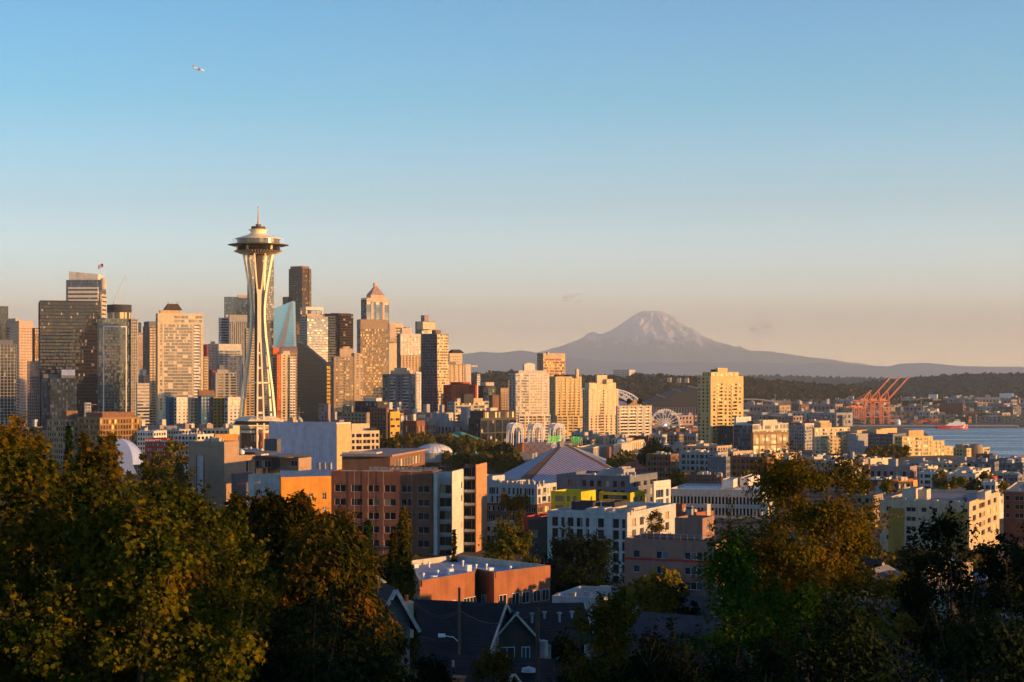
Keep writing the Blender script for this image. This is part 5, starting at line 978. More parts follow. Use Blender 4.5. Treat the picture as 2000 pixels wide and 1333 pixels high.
low('apartment_block', 'wide grey shaded flats with glass balconies and yellow roof boxes', 34, 1668, 1744, 1752, 848, 1500, 'slate', W('V.B.', 6, g='glassblue', rm='gray'), None, dr=30, pent=[(1670, 1674, 1700, 841, 'sand', 6), (1705, 1712, 1733, 840, 'sand', 10), (1715, 1720, 1752, 838, 'sand', 20)])
b = Bld('apartment_block', 'large stepped golden apartment block descending toward the bay', 'building', 60, 1762, 1450); b.vol(1747, 1762, 1822, 853, 'yellow', W('B.', 2, rm='yellow'), W('V,V.BV.V.w.', 1, g='glasslight', rm='yellow')); b.vol(1772, 1775, 1804, 841, 'sand', None, None, Y=1456, zb=b.zof(855, 1450), name='penthouse'); b.vol(1820, 1822, 1845, 861, 'yellow', None, W('.w.w.w', 1, g='glasslight'), Y=1470, dl=3); b.vol(1843, 1845, 1862, 872, 'yellow', None, W('.w.w', 1, g='glasslight'), Y=1480, dl=3); b.done()
b = Bld('apartment_block', 'golden balconied block with shaded brown left side, nearest the bay', 'building', 44, 1888, 1520); b.vol(1862, 1888, 1933, 876, 'yellow', W('w.', 4), W('w.V.w.B', 1, g='glasslight', rm='yellow')); b.vol(1866, 1880, 1892, 868, 'tan', None, None, Y=1530, zb=b.zof(878, 1520), name='penthouse'); p = b.loc(1906, 1530); mb = MB(); mb.lathe([(6, 0), (6, b.zof(876, 1520)), (5, b.zof(870, 1520)), (0, b.zof(867.5, 1520))], 16, (p.x, p.y)); mb.build('round_roof', 'tan_dark', b.root); b.done()
c = P(1990, 911, 1750); r = empty('observation_ride', (c.x, c.y, c.z), 0, 'small lattice ride tower with violet lights by the water', 'tower'); mb = MB()
for z in range(0, 11, 2): mb.box(-3, 3, -3, 3, z, z+.4)
for x in (-3, 3):
    for y in (-3, 3): mb.tube((x, y, 0), (x, y, 10.5), .3, n=4)
mb.build('lattice_frame', 'cranered', r); mb = MB()
for z in (3, 6, 9): mb.box(-3.2, -3.0, -3, 3, z, z+.3)
mb.build('light_strip', plain('violet', (.3, .1, .8), .5, emit=(.4, .2, 1), es=1.5), r)
# ---------------------------------------------------------------- trees
leafmat('leaf_maple', [(0.012, 0.022, 0.003), (0.035, 0.050, 0.005), (0.075, 0.080, 0.007), (0.13, 0.105, 0.008), (0.14, 0.075, 0.008)], .3)
leafmat('leaf_gold', [(0.03, 0.035, 0.004), (0.07, 0.062, 0.006), (0.13, 0.095, 0.008), (0.18, 0.095, 0.008)], .35)
leafmat('leaf_cedar', [(0.008, 0.016, 0.003), (0.025, 0.032, 0.005), (0.075, 0.060, 0.008), (0.15, 0.070, 0.010)], .2)
leafmat('leaf_fir', [(0.010, 0.022, 0.008), (0.02, 0.04, 0.012), (0.035, 0.05, 0.015)], .1)
leafmat('leaf_green', [(0.01, 0.03, 0.004), (0.02, 0.06, 0.006), (0.045, 0.10, 0.008), (0.11, 0.15, 0.012)], .3)
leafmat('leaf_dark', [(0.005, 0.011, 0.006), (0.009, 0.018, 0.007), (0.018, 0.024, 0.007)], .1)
leafmat('leaf_park', [(0.045, 0.055, 0.008), (0.085, 0.088, 0.011), (0.15, 0.11, 0.014), (0.19, 0.092, 0.016)], .25)
leafmat('leaf_wood', [(0.016, 0.018, 0.010), (0.028, 0.026, 0.014), (0.050, 0.034, 0.018)], .05)
leafmat('leaf_haze_blue', [(0.005, 0.018, 0.028), (0.008, 0.025, 0.036), (0.012, 0.030, 0.042)], .05)  # far evergreens, with some of the blue distance haze put into their colour
LEAFSH = {'quad': [(-.5, 0), (.5, 0), (.5, 1), (-.5, 1)], 'leaf': [(0, 0), (.33, .3), (.28, .7), (0, 1), (-.28, .7), (-.33, .3)],
 'maple': [(0, 0), (.22, .14), (.56, .18), (.36, .42), (.50, .80), (.20, .66), (0, 1.08), (-.20, .66), (-.50, .80), (-.36, .42), (-.56, .18), (-.22, .14)],
 'spray': [(-.12, 0), (.12, 0), (.22, .35), (.10, .7), (.04, 1), (-.04, 1), (-.10, .7), (-.22, .35)]}
def leaves(name, C, D, S, mat, shape='leaf', droop=0.5, rng=RNG, flat=.8):
    """C: leaf positions, D: outward directions, S: sizes"""
    n = len(C); sh = np.array(LEAFSH[shape]); k = len(sh)
    up = rng.normal(size=(n, 3)) * .42 + D * flat; up /= np.linalg.norm(up, axis=1, keepdims=True) + 1e-9   # the leaf normal
    t = rng.normal(size=(n, 3)) * .8 + D * .5; t[:, 2] -= droop; t -= up * (t * up).sum(1, keepdims=True); t /= np.linalg.norm(t, axis=1, keepdims=True) + 1e-9
    s = np.cross(up, t); V = C[:, None, :] + (s[:, None, :] * sh[None, :, 0, None] + t[:, None, :] * sh[None, :, 1, None]) * S[:, None, None]
    if shape in ('maple', 'leaf', 'quad'): V = V - up[:, None, :] * (np.abs(sh[None, :, 0, None]) * .35 * S[:, None, None])
    me = bpy.data.meshes.new(name); me.vertices.add(n * k); me.vertices.foreach_set('co', V.astype(np.float32).ravel())
    me.loops.add(n * k); me.loops.foreach_set('vertex_index', np.arange(n * k, dtype=np.int32)); me.polygons.add(n)
    me.polygons.foreach_set('loop_start', np.arange(0, n * k, k, dtype=np.int32)); me.polygons.foreach_set('loop_total', np.full(n, k, dtype=np.int32))
    me.materials.append(M[mat]); me.update(calc_edges=True); return me
def sph(n, rng=RNG):
    v = rng.normal(size=(n, 3)); return v / np.linalg.norm(v, axis=1, keepdims=True)
def broad(name, w, h, crown0, nclump, nleaf, ls, mat, shape='leaf', rough=.25, seed=1, droop=.5, cr=.23, top=1.0, limb=True, aspect=1.0, ex=2.4):
    """returns (crown mesh, trunk mesh): w crown width, h total height, crown from crown0*h up"""
    g = np.random.default_rng(seed); R_ = w / 2; zc = h * (crown0 + 1) / 2; rz = h * (1 - crown0) / 2
    zf = g.random(nclump) * 1.9 - .95; th = g.random(nclump) * 6.283
    prof = np.where(zf > 0, np.sqrt(np.clip(1 - np.abs(zf) ** ex, 0, 1)) * (1 - .35 * np.clip(top - .4, 0, 1.6) * zf), 1 - .22 * zf ** 2)
    rad = np.sqrt(.12 + .88 * g.random(nclump)) * prof * (1 + rough * np.sin(th * 3 + seed + zf * 4) * .6 + rough * .5 * np.sin(th * 7 + zf * 9 + seed))
    cc = np.stack([np.cos(th) * rad * R_ * .84, np.sin(th) * rad * R_ * .84 * aspect, zc + zf * rz * .96], 1); cs = w * cr * (.55 + .75 * g.random(len(cc)))
    C = []; D = []
    per = int(nleaf / len(cc))
    for c, s in zip(cc, cs):
        u = sph(per, g); r_ = s * (g.random(per) ** .45); p = u * r_[:, None] * np.array([1, 1, .72]); p[:, 2] -= (np.hypot(p[:, 0], p[:, 1]) / s) ** 2 * s * .25 * droop
        C.append(p + c); o = (p + c) - np.array([0, 0, zc * .8]); o /= np.linalg.norm(o, axis=1, keepdims=True); D.append(u * .6 + o * .5)
    mb = MB()
    if nleaf > 6000:                                                # sprigs that break the outline
        for _ in range(int(nclump * 1.6)):
            q = g.integers(len(cc)); c = cc[q]; o = c - np.array([0, 0, zc * .85]); o = o / (np.linalg.norm(o) + 1e-6) + g.normal(size=3) * .45; o[2] += .35; o /= np.linalg.norm(o)
            L_ = cs[q] * (1.0 + .9 * g.random()); k_ = 26; tt = .35 + .65 * g.random(k_); bend = np.array([0, 0, -.25 * droop * L_]); P_ = c + o * (tt * L_)[:, None] + bend * (tt ** 2)[:, None] + g.normal(size=(k_, 3)) * ls * .45
            C.append(P_); D.append(np.tile(o, (k_, 1))); e = c + o * L_ * .95 + bend * .9; mb.tube(tuple(c), tuple(e), .018 + ls * .05, .008, 4, caps=False)
    C = np.concatenate(C); D = np.concatenate(D)
    cm = leaves('crown', C, D, ls * (.45 + 1.0 * g.random(len(C)) ** 1.6), mat, shape, droop, g)
    tr = max(.12, h * .022); zt = h * crown0
    mb.path([(0, 0, -1.5), (tr*.3, 0, zt*.5), (0, tr*.4, zt), (tr, 0, zc), (0, 0, h*.85)], [tr*1.3, tr, tr*.85, tr*.5, tr*.15], 7)
    if limb:
        for i in range(min(len(cc), 26)):
            c = Vector(cc[i]); z0 = zt * .9 + (zc - zt) * random.random() * .9; st = Vector((0, 0, min(z0, c.z - .1))); mid = st.lerp(c, .5) + Vector((0, 0, -.04 * w)); mb.path([st, mid, c], [tr*.4, tr*.25, tr*.06], 5)
    return cm, mb.mesh('trunk', 'bark')
def conifer(w, h, nw, ls, mat, seed=1, droop=.35, dens=1.0, shape='spray', sp=1.0, base=.08, irregular=.2, powr=.85):
    g = np.random.default_rng(seed); C = []; D = []; mb = MB(); tr = h * .014
    mb.path([(0, 0, -1.5), (0, 0, h*.5), (0, 0, h)], [tr*1.4, tr*.8, .02], 7); z = h * base
    while z < h * .985:
        t = z / h; Lb = (w / 2) * (1 - t) ** powr * (1 + irregular * math.sin(z * 1.3 + seed)) + .12; n = max(3, int(nw * (.5 + .5 * (1 - t))))
        for i in range(n):
            a = g.random() * 6.283; L_ = Lb * (.65 + .45 * g.random()); k = max(3, int(dens * L_ / (ls * .28))); tt = (np.arange(k) + g.random(k)) / k; 
            dr = -L_ * droop * tt ** 1.6 + .1 * L_ * tt
            p = np.stack([np.cos(a) * L_ * tt, np.sin(a) * L_ * tt, z + dr], 1); w_ = (1 - tt * .6)[:, None] * L_ * .16
            for m_ in range(2): C.append(p + g.normal(size=(k, 3)) * w_ * np.array([1, 1, .45])); D.append(np.tile([math.cos(a), math.sin(a), .4], (k, 1)))
            if i % 2 == 0: e = p[-1]; mb.tube((0, 0, z), (float(e[0])*.9, float(e[1])*.9, float(e[2])), tr * .22 * (1 - t) + .01, .01, 4, caps=False)
        z += ls * .55 * sp * (1.1 - .5 * t) + .05
    C = np.concatenate(C); D = np.concatenate(D)
    return leaves('crown', C, D, ls * (.6 + .7 * g.random(len(C))), mat, shape, .7, g, flat=.9), mb.mesh('trunk', 'bark')
def plant(name, label, group, meshes, px, Y, ztop=None, h=None, rz=0, sc=1.0, z=None, cat='tree'):
    """ztop: photo row of the tree top, h: mesh height; the base drops so that the top is there"""
    x = (px - 1000) / F * Y; zg = ground_z(x, Y)
    if ztop is not None: zt = CZ - (ztop - HOR) / F * Y; z = zt - h * sc if z is None else z
    z = zg if z is None else z
    o = empty(name, (x, Y, z), R(rz), label, cat, group); o.scale = (sc, sc, sc); put('crown', meshes[0], o); put('trunk', meshes[1], o); return o
def grow(px0, px1, Y, ytop, ybase_z=None):
    w_ = (px1 - px0) / F * Y; zt = CZ - (ytop - HOR) / F * Y; x = ((px0 + px1) / 2 - 1000) / F * Y; return w_, max(4.0, zt - ground_z(x, Y))
# --- the nearest trees
def near_broad(name, label, px0, px1, Y, ytop, mat, ls, nl, ncl=70, c0=.25, shape='leaf', seed=1, **k):
    w_, h_ = grow(px0, px1, Y, ytop); m_ = broad('crown', w_, h_, c0, ncl, nl, ls, mat, shape, seed=seed, **k); return plant(name, label, None, m_, (px0 + px1) / 2, Y)
NBR = near_broad
NBR('maple_tree', 'big olive-gold maple filling the left edge of the photo', -280, 290, 62, 850, 'leaf_maple', .17, 70000, 150, .05, 'maple', 3, cr=.115, rough=.3, top=.5, ex=5)
NBR('maple_tree', 'broad maple with yellowing leaves at the lower left, in front of the cedars', -40, 590, 58, 962, 'leaf_maple', .16, 80000, 170, .02, 'maple', 8, cr=.10, rough=.3, top=1.6, ex=4)
NBR('maple_tree', 'maple top between the leftmost maple and the grey stair block', 130, 470, 72, 903, 'leaf_maple', .18, 34000, 90, .05, 'maple', 12, cr=.13, rough=.3, top=1.2, ex=5)
NBR('maple_tree', 'golden-tipped maple poking up at the far left below the glass towers', -200, 165, 70, 815, 'leaf_gold', .18, 26000, 80, .05, 'maple', 14, cr=.13, top=.9, ex=5)
NBR('maple_tree', 'gold-crested maple just right of the far-left one, below the bronze offices', 20, 330, 76, 858, 'leaf_gold', .18, 26000, 80, .05, 'maple', 15, cr=.13, top=1.0, ex=5)
NBR('shrub_tree', 'dark leafy maple at the bottom, left of the dark roofs', 380, 860, 60, 1185, 'leaf_dark', .16, 40000, 100, .0, 'maple', 17, cr=.15, ex=4, top=1.2)
NBR('honey_locust', 'large airy golden-brown tree right of centre with bare twigs showing', 1360, 1780, 105, 876, 'leaf_gold', .18, 95000, 200, .03, 'leaf', 23, cr=.105, rough=.3, top=.9, ex=4)
NBR('ash_tree', 'bright green feathery tree in front of the golden-brown one', 1300, 1580, 72, 1040, 'leaf_green', .15, 34000, 90, .02, 'leaf', 29, cr=.15, rough=.4, droop=.9, top=1.6)
NBR('ash_tree', 'second bright green tree lower right of the feathery one', 1470, 1690, 66, 1135, 'leaf_green', .14, 20000, 60, .0, 'leaf', 31, cr=.16, droop=.9, top=1.3)
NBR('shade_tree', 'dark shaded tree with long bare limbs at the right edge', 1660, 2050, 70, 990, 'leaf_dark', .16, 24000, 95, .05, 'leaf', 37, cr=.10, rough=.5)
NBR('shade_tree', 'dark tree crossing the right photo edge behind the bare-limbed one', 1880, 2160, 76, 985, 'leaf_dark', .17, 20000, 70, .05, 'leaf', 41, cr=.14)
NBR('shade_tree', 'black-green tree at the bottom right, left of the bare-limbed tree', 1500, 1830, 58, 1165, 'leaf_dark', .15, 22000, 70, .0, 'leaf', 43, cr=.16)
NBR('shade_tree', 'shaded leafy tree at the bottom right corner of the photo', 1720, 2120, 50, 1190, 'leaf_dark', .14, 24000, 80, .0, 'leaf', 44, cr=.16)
NBR('poplar_tree', 'narrow olive tree rising bottom centre right', 1085, 1300, 82, 1148, 'leaf_maple', .15, 24000, 80, .0, 'leaf', 47, cr=.17, top=2.0)
NBR('shade_tree', 'rounded dark bush tree below the tan flats', 1190, 1430, 64, 1235, 'leaf_dark', .14, 16000, 60, .0, 'leaf', 49, cr=.18)
NBR('birch_tree', 'small rounded golden tree in front of the tan flats', 1230, 1340, 230, 1143, 'leaf_gold', .3, 9000, 50, .05, 'leaf', 53, cr=.18)
NBR('shrub_tree', 'ochre bushy treetop at the bottom centre', 880, 1050, 95, 1262, 'leaf_gold', .15, 12000, 60, .0, 'leaf', 59, cr=.16, top=1.6)
NBR('shrub_tree', 'dim olive bush at the bottom, left of the utility pole', 740, 930, 84, 1288, 'leaf_dark', .15, 10000, 50, .0, 'leaf', 61, cr=.2)
NBR('oak_tree', 'rounded green-gold tree right of the stair tower', 935, 1048, 420, 1022, 'leaf_maple', .6, 11000, 60, .05, 'leaf', 67, cr=.17, top=1.2)
NBR('cedar_tree', 'wide dark shaded cedar in front of the white apartment block', 1040, 1225, 375, 1052, 'leaf_dark', .5, 20000, 100, .03, 'leaf', 71, cr=.15, rough=.3)
NBR('plane_tree', 'small golden tree by the yellow-trimmed building', 1000, 1032, 560, 992, 'leaf_gold', .7, 2200, 25, .1, 'leaf', 73)
NBR('plane_tree', 'reddish thin tree against the white apartment end wall', 1245, 1318, 380, 995, 'leaf_gold', .35, 3200, 36, .1, 'leaf', 75, cr=.14)
NBR('birch_tree', 'small orange-tipped birch beside the gabled brown house', 1100, 1152, 190, 1176, 'leaf_gold', .26, 2600, 30, .15, 'leaf', 77)
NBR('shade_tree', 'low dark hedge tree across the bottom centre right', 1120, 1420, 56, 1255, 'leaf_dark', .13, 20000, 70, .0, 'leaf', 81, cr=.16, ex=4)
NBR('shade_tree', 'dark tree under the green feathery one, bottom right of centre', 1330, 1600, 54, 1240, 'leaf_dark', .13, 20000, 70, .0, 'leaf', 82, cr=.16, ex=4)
for k, (x_, y_, w_, zt) in enumerate(((47, 50, 9, 101), (60, 62, 9, 101), (56, 38, 10, 103), (38, 62, 6, 97))):     # unseen trees right of the view, added to shade the trees at the edge
    zg = ground_z(x_, y_); m_ = broad('crown', w_, zt - zg, .1, 40, 9000, .25, 'leaf_dark', seed=500+k, cr=.2); o = empty('shade_tree', (x_, y_, zg), 0, 'unseen tree beyond the right edge, added to cast shade', 'tree', 'unseen trees added for shade'); put('crown', m_[0], o); put('trunk', m_[1], o)
# deodar cedars and firs
NBR('shrub_tree', 'drooping cedar bough tree covering the foot of the gabled house at lower left', 670, 812, 98, 1178, 'leaf_cedar', .3, 16000, 50, .0, 'spray', 84, cr=.2, droop=1.8, ex=4)
NBR('shrub_tree', 'low dark bush right of the gabled house at lower left', 790, 880, 90, 1262, 'leaf_dark', .15, 8000, 30, .0, 'leaf', 86, cr=.22, ex=4)
def near_con(name, label, px0, px1, Y, ytop, mat, ls, nw, seed=1, **k):
    w_, h_ = grow(px0, px1, Y, ytop); m_ = conifer(w_, h_, nw, ls, mat, seed=seed, **k); return plant(name, label, None, m_, (px0 + px1) / 2, Y)
NBR('weeping_cedar', 'broad weeping cedar with rust-lit drooping sprays, centre left', 440, 670, 108, 930, 'leaf_cedar', .34, 44000, 120, .0, 'spray', 83, cr=.14, rough=.3, droop=1.8, top=1.2, ex=5)
NBR('weeping_cedar', 'second broad weeping cedar stepping down to the right of the tallest one', 500, 790, 103, 988, 'leaf_cedar', .34, 56000, 150, .0, 'spray', 85, cr=.12, rough=.3, droop=1.8, top=1.7, ex=5)
NBR('weeping_cedar', 'smaller dark weeping cedar left of the broad one', 365, 580, 112, 925, 'leaf_cedar', .34, 34000, 100, .0, 'spray', 89, cr=.15, rough=.2, droop=1.8, top=1.2, ex=7)
NBR('weeping_cedar', 'low weeping cedar spreading right, above the dark roofs', 470, 800, 92, 1050, 'leaf_cedar', .30, 60000, 150, .0, 'spray', 97, cr=.12, rough=.25, droop=1.8, top=1.6, ex=6)
near_con('fir_tree', 'dark green conical fir left of the two narrow cypresses', 672, 765, 135, 1012, 'leaf_fir', .32, 22, 101, droop=.3, base=.03)
near_con('cypress_tree', 'tall narrow cypress against the brick facade', 755, 824, 160, 986, 'leaf_cedar', .3, 24, 103, droop=.1, base=.0, powr=.55)
near_con('cypress_tree', 'thin brown cypress left of the tall narrow one', 746, 788, 165, 1034, 'leaf_cedar', .3, 18, 107, droop=.15, base=.03, powr=.7)
near_con('cypress_tree', 'very slim young cypress in front of the white balcony tower', 878, 896, 330, 1033, 'leaf_cedar', .5, 9, 109, droop=.1, base=.03)
near_con('fir_tree', 'pointed fir above the maple, left of the curvy blue museum', 108, 160, 260, 826, 'leaf_fir', .6, 16, 113, base=.05)
near_con('fir_tree', 'second fir above the maple, in front of the bronze terraced offices', 132, 192, 230, 838, 'leaf_cedar', .6, 18, 117, base=.03, powr=.7)
near_con('fir_tree', 'wide open-branched fir in front of the curvy blue museum', 168, 268, 200, 845, 'leaf_cedar', .6, 18, 119, base=.03, droop=.25, powr=.8)
# poplars and mid trees left of the grey block
for i, (px0, px1, yt, Y, mt) in enumerate(((272, 298, 876, 640, 'leaf_gold'), (292, 318, 878, 630, 'leaf_gold'), (306, 326, 884, 620, 'leaf_gold'), (318, 345, 852, 700, 'leaf_park'), (338, 368, 858, 690, 'leaf_park'), (322, 332, 905, 600, 'leaf_gold'))):
    w_, h_ = grow(px0, px1, Y, yt); plant('poplar_tree', ['leftmost of the columnar golden poplars', 'second columnar golden poplar from the left', 'third columnar golden poplar, against the dark one', 'tall dark green poplar left of the stair block', 'dark poplar touching the grey stair block', 'smallest golden poplar at the foot of the dark ones'][i], 'poplars left of the grey stair block', broad('c', w_, h_, .05, 40, 2600, 1.1, mt, seed=130+i, cr=.28, top=.9, limb=False), (px0 + px1) / 2, Y)
near_broad('dome_tree', 'rust-tinged low tree in the gap beneath the poplars', 250, 345, 480, 940, 'leaf_gold', .9, 4000, 40, .0, 'leaf', 141)
near_broad('dome_tree', 'olive shaded tree beneath the dark poplars', 320, 400, 460, 952, 'leaf_park', .9, 4000, 40, .0, 'leaf', 143)
# park trees: templates copied
TPL = [broad('c', 12, 11, .15, 26, 900, 1.35, 'leaf_park', 'quad', seed=201, cr=.26, limb=False), broad('c', 15, 12, .12, 30, 1100, 1.4, 'leaf_park', 'quad', seed=202, cr=.24, limb=False), broad('c', 10, 13, .1, 26, 900, 1.2, 'leaf_gold', 'quad', seed=203, cr=.26, limb=False), conifer(8, 15, 9, 1.5, 'leaf_fir', seed=204, shape='quad', dens=.8, sp=1.3), broad('c', 13, 12, .12, 28, 1000, 1.3, 'leaf_dark', 'quad', seed=205, cr=.25, limb=False)]
TPH = [11, 12, 13, 15, 12]
def park(lst, label, group, cat='tree'):
    for px, yt, Y, k, w_ in lst:
        tw = [12, 15, 10, 8, 13][k]; sc = w_ / F * Y / tw; plant(['plane_tree', 'plane_tree', 'poplar_tree', 'fir_tree', 'oak_tree'][k], label, group, TPL[k], px, Y, yt, TPH[k], RNG.random() * 360, sc)
g_ = random.Random(5)
park([(690 + i * 17 + g_.uniform(-5, 5), 848 + g_.uniform(-5, 8) + i * .4, 1240 + g_.uniform(-60, 60), g_.choice([0, 1, 0, 1, 2]), g_.uniform(26, 40)) for i in range(14) if i > 2], 'olive park tree in the belt above the brick building roof', 'park trees above the brick building')
park([(885 + i * 15 + g_.uniform(-4, 4), 858 + g_.uniform(-4, 8) + i * 1.0, 1230 + g_.uniform(-40, 40), g_.choice([0, 1, 2]), g_.uniform(24, 36)) for i in range(8)], 'olive park tree between the teal pavilion and the arena', 'park trees left of the arena')
park([(842 + i * 15 + g_.uniform(-4, 4), 884 + g_.uniform(-6, 6) + i * .5, 1190 + g_.uniform(-40, 40), g_.choice([0, 1, 2, 0]), g_.uniform(28, 42)) for i in range(12)], 'sunlit olive tree in the park belt below the white dome roof', 'park trees below the white dome')
park([(960 + i * 11, 868 + abs(i - 2) * 4, 1200, [4, 3, 4, 4, 0][i], 30) for i in range(5)], 'dark tree clump left of the checkered wall', 'dark trees by the checkered wall')
park([(912, 850, 1210, 3, 16)], 'lone dark fir in front of the fluted white hall', None)
park([(1222, 884, 1090, 0, 50), (1200, 892, 1080, 0, 34)], 'olive tree between the arena and the red-roofed house', 'trees right of the arena')
park([(1278, 868, 1120, 4, 46), (1300, 878, 1110, 4, 40), (1262, 880, 1115, 4, 36), (1320, 888, 1100, 4, 36)], 'dark green tree in the clump right of the arena', 'dark trees right of the arena')
park([(1268, 862, 1180, 3, 12), (1278, 858, 1185, 3, 12), (1287, 862, 1180, 3, 12)], 'slim dark cypress in the trio right of the fluted hall', 'cypress trio')
park([(1320 + i * 19, 922 + g_.uniform(-5, 5), 900 + g_.uniform(-30, 30), g_.choice([0, 1, 2]), g_.uniform(34, 46)) for i in range(10)], 'golden-olive street tree in the row behind the long white office', 'street trees behind the long white office')
park([(1700 + i * 14, 871 + g_.uniform(-3, 3), 1300, g_.choice([2, 0]), 20) for i in range(6)], 'rusty street tree at the foot of the stepped golden block', 'street trees below the golden blocks')
park([(1815 + i * 17, 955 + g_.uniform(-4, 4), 760, g_.choice([0, 1]), 34) for i in range(3)], 'dark olive tree behind the cream corner flats', 'trees behind the cream corner flats')
park([(1050 + i * 13, 968 + g_.uniform(-5, 5), 600, 2, 22) for i in range(-5, -1)], 'small golden street tree below the brick-based flats', 'street trees below the brick-based flats')
park([(g_.uniform(1270, 1700), g_.uniform(884, 900), g_.uniform(1050, 1250), g_.choice([0, 1, 2, 4, 4]), g_.uniform(18, 34)) for i in range(22)] + [(g_.uniform(1690, 1960), g_.uniform(918, 950), g_.uniform(700, 900), g_.choice([0, 1, 2, 4]), g_.uniform(22, 34)) for i in range(12)], 'small street tree among the low roofs right of the arena', 'street trees among the low roofs')
park([(g_.uniform(1330, 1480), g_.uniform(928, 940), g_.uniform(800, 880), g_.choice([0, 1, 2]), g_.uniform(30, 44)) for i in range(6)], 'golden tree just behind the long white office roof', 'trees behind the white office')
park([(1229 + i*8, 780 + i % 2, 1705, 4, 11) for i in (0, 2.6)], 'bushy dark tree on the roof of the striped tower', 'rooftop trees')
for i in range(230):
    Y = g_.uniform(120, 540) if i < 70 or i > 120 else g_.uniform(200, 520); px = g_.uniform(-900, 2900) if i < 70 or i > 120 else g_.uniform(1380, 2050); h_ = g_.uniform(5, 8.5); k = g_.choice([0, 1, 4, 4, 2]); x = (px - 1000) / F * Y; tp = HOR + (CZ - ground_z(x, Y) - h_) / Y * F
    if 820 < px < 1270 and Y < 400: continue
    lim = 1085 if px < 950 else 1120 if px < 1420 else 1010 if px < 1700 else 1050
    if tp < lim: h_ -= (lim - tp) / F * Y
    if h_ < 3: continue
    plant('garden_tree', 'shaded garden tree on the lower slope between the houses', 'garden trees on the slope', TPL[k], px, Y, sc=h_ / TPH[k], rz=g_.uniform(0, 360))
# ---------------------------------------------------------------- far woods: one canopy each, nobody could count them
def woods(name, label, prof, Y, dY, n, size, mat, zmin, seed, px=(-60, 2060), tf=(-.98, .25), amp=0.1):
    g = np.random.default_rng(seed); X = [p[0] for p in prof]; Z = [p[1] for p in prof]
    t = tf[0] + (tf[1] - tf[0]) * g.random(n) ** .8; x = g.uniform(px[0], px[1], n); z = CZ - (np.interp(x, X, Z) - HOR) / F * Y; k = np.clip(1 - np.abs(t), 0, 1) ** 1.1
    ok = z > zmin + 3; t, x, z, k = t[ok], x[ok], z[ok], k[ok]; wx = (x - 1000) / F * Y
    nz = np.array([noise1(a / (dY * .5) + b_ * 3, seed) * .5 + .5 * noise1(a / (dY * .17) + b_ * 9, seed + 5) for a, b_ in zip(wx, t)])
    zz = zmin + (z - zmin) * k + amp * (z - zmin) * k * (1 - k) * nz - size * .2
    m_ = len(wx); s = size * (.5 + g.random(m_)); q = 7
    C = np.stack([wx, Y + t * dY, zz + s * .25], 1); C = np.repeat(C, q, 0); S = np.repeat(s, q); u = sph(len(C), g); P_ = C + u * (S * .42)[:, None] * np.array([1, 1, .9])
    me = leaves('canopy', P_, u, S * .62, mat, 'quad', 0.0, g, flat=1.5); o = put(name, me); tag(o, label, None, None, 'stuff'); return o
woods('woods', 'brown-green tree canopy covering the near hill', BH, 6200, 900, 9000, 15, 'leaf_wood', 5, 21, px=(900, 1800))
woods('woods', 'dark tree canopy on the wooded hill beyond the port', [(1560,790),(1640,768),(1700,754),(1760,749),(1800,745),(1850,741),(1900,738),(1960,738),(2020,738),(2300,742)], 9000, 1500, 7000, 24, 'leaf_haze_blue', 4, 11, px=(1600, 2060), amp=.25)
woods('woods', 'low hazy tree canopy on the far ridge', [(900,742),(1380,742),(1420,740),(1500,741),(1560,742),(1650,744),(1720,746),(1800,746),(2300,744)], 17000, 2200, 3500, 38, 'leaf_haze_blue', 0, 9, px=(1380, 1900), amp=.2)
NBR('maple_tree', 'dim maple filling the gap between the lower-left maple and the cedars', 330, 560, 84, 985, 'leaf_maple', .18, 22000, 70, .02, 'maple', 91, cr=.15, top=1.2, ex=4)
NBR('shade_tree', 'dark leafy treetop at the bottom edge just right of the thick utility pole', 1045, 1160, 88, 1240, 'leaf_dark', .15, 9000, 40, .0, 'leaf', 93, cr=.2, ex=3)
# ---------------------------------------------------------------- near buildings
NB = 'building'
# grey stair block with penthouse wing and roof deck
b = Bld('apartment_building', 'grey-taupe stair block with a sunlit tan side and roof deck wing, centre left', NB, 24, 438, 640)
b.vol(368, 438, 467, 863, 'taupe', None, None, cap='metaldark', par=.5); b.vol(455, 464, 498, 890, 'taupe', None, dict(p=('.:W.', 1), fh=5.2, nf=1, top=1.6, g='glassdark', sill=.1, head=.85), Y=650, dl=6, name='wing')
b.vol(497, 500, 547, 916, 'metaldark', None, None, Y=665, dl=8, name='deck', roof='wood', par=.3)
mb = MB(); p = b.loc(386, 638.5); mb.box(p.x, p.x + 2.6, p.y - .25, p.y - .02, b.zof(1010, 640), b.zof(890, 640)); mb.build('stair_window', 'lightgray', b.root)
mb = MB(); mb.box(p.x - .35, p.x - .01, p.y - .3, p.y - .05, b.zof(1010, 640), b.zof(889, 640)); mb.box(p.x + 2.61, p.x + 2.95, p.y - .3, p.y - .05, b.zof(1010, 640), b.zof(889, 640)); mb.build('window_reveal', 'blackpaint', b.root)
b.vol(480, 530, 547, 893, 'taupe_dark', dict(p=('.V.V', 1), fh=4.4, nf=1, top=.8, g='glassdark'), None, Y=672, name='roof_lounge', zb=b.zof(917, 665)); b.vol(516, 541, 549, 858, 'darkgray', None, None, Y=690, zb=b.zof(885, 690), name='plant_box')
for (x0, xc, x1, yt, yb_) in ((463, 498, 541, 884, 888), (500, 545, 608, 892, 895)):
    q = b.vol(x0, xc, x1, yt, 'metaldark', None, None, Y=655, dl=None, name='roof_canopy', zb=b.zof(yb_, 655), par=0)
b.vol(547, 583, 608, 895, 'taupe', dict(p=(':.W', 1), fh=3.6, nf=1, top=.5, g='glassblue'), dict(p=('.', 1)), Y=668, zb=b.zof(920, 668), name='roof_lounge')
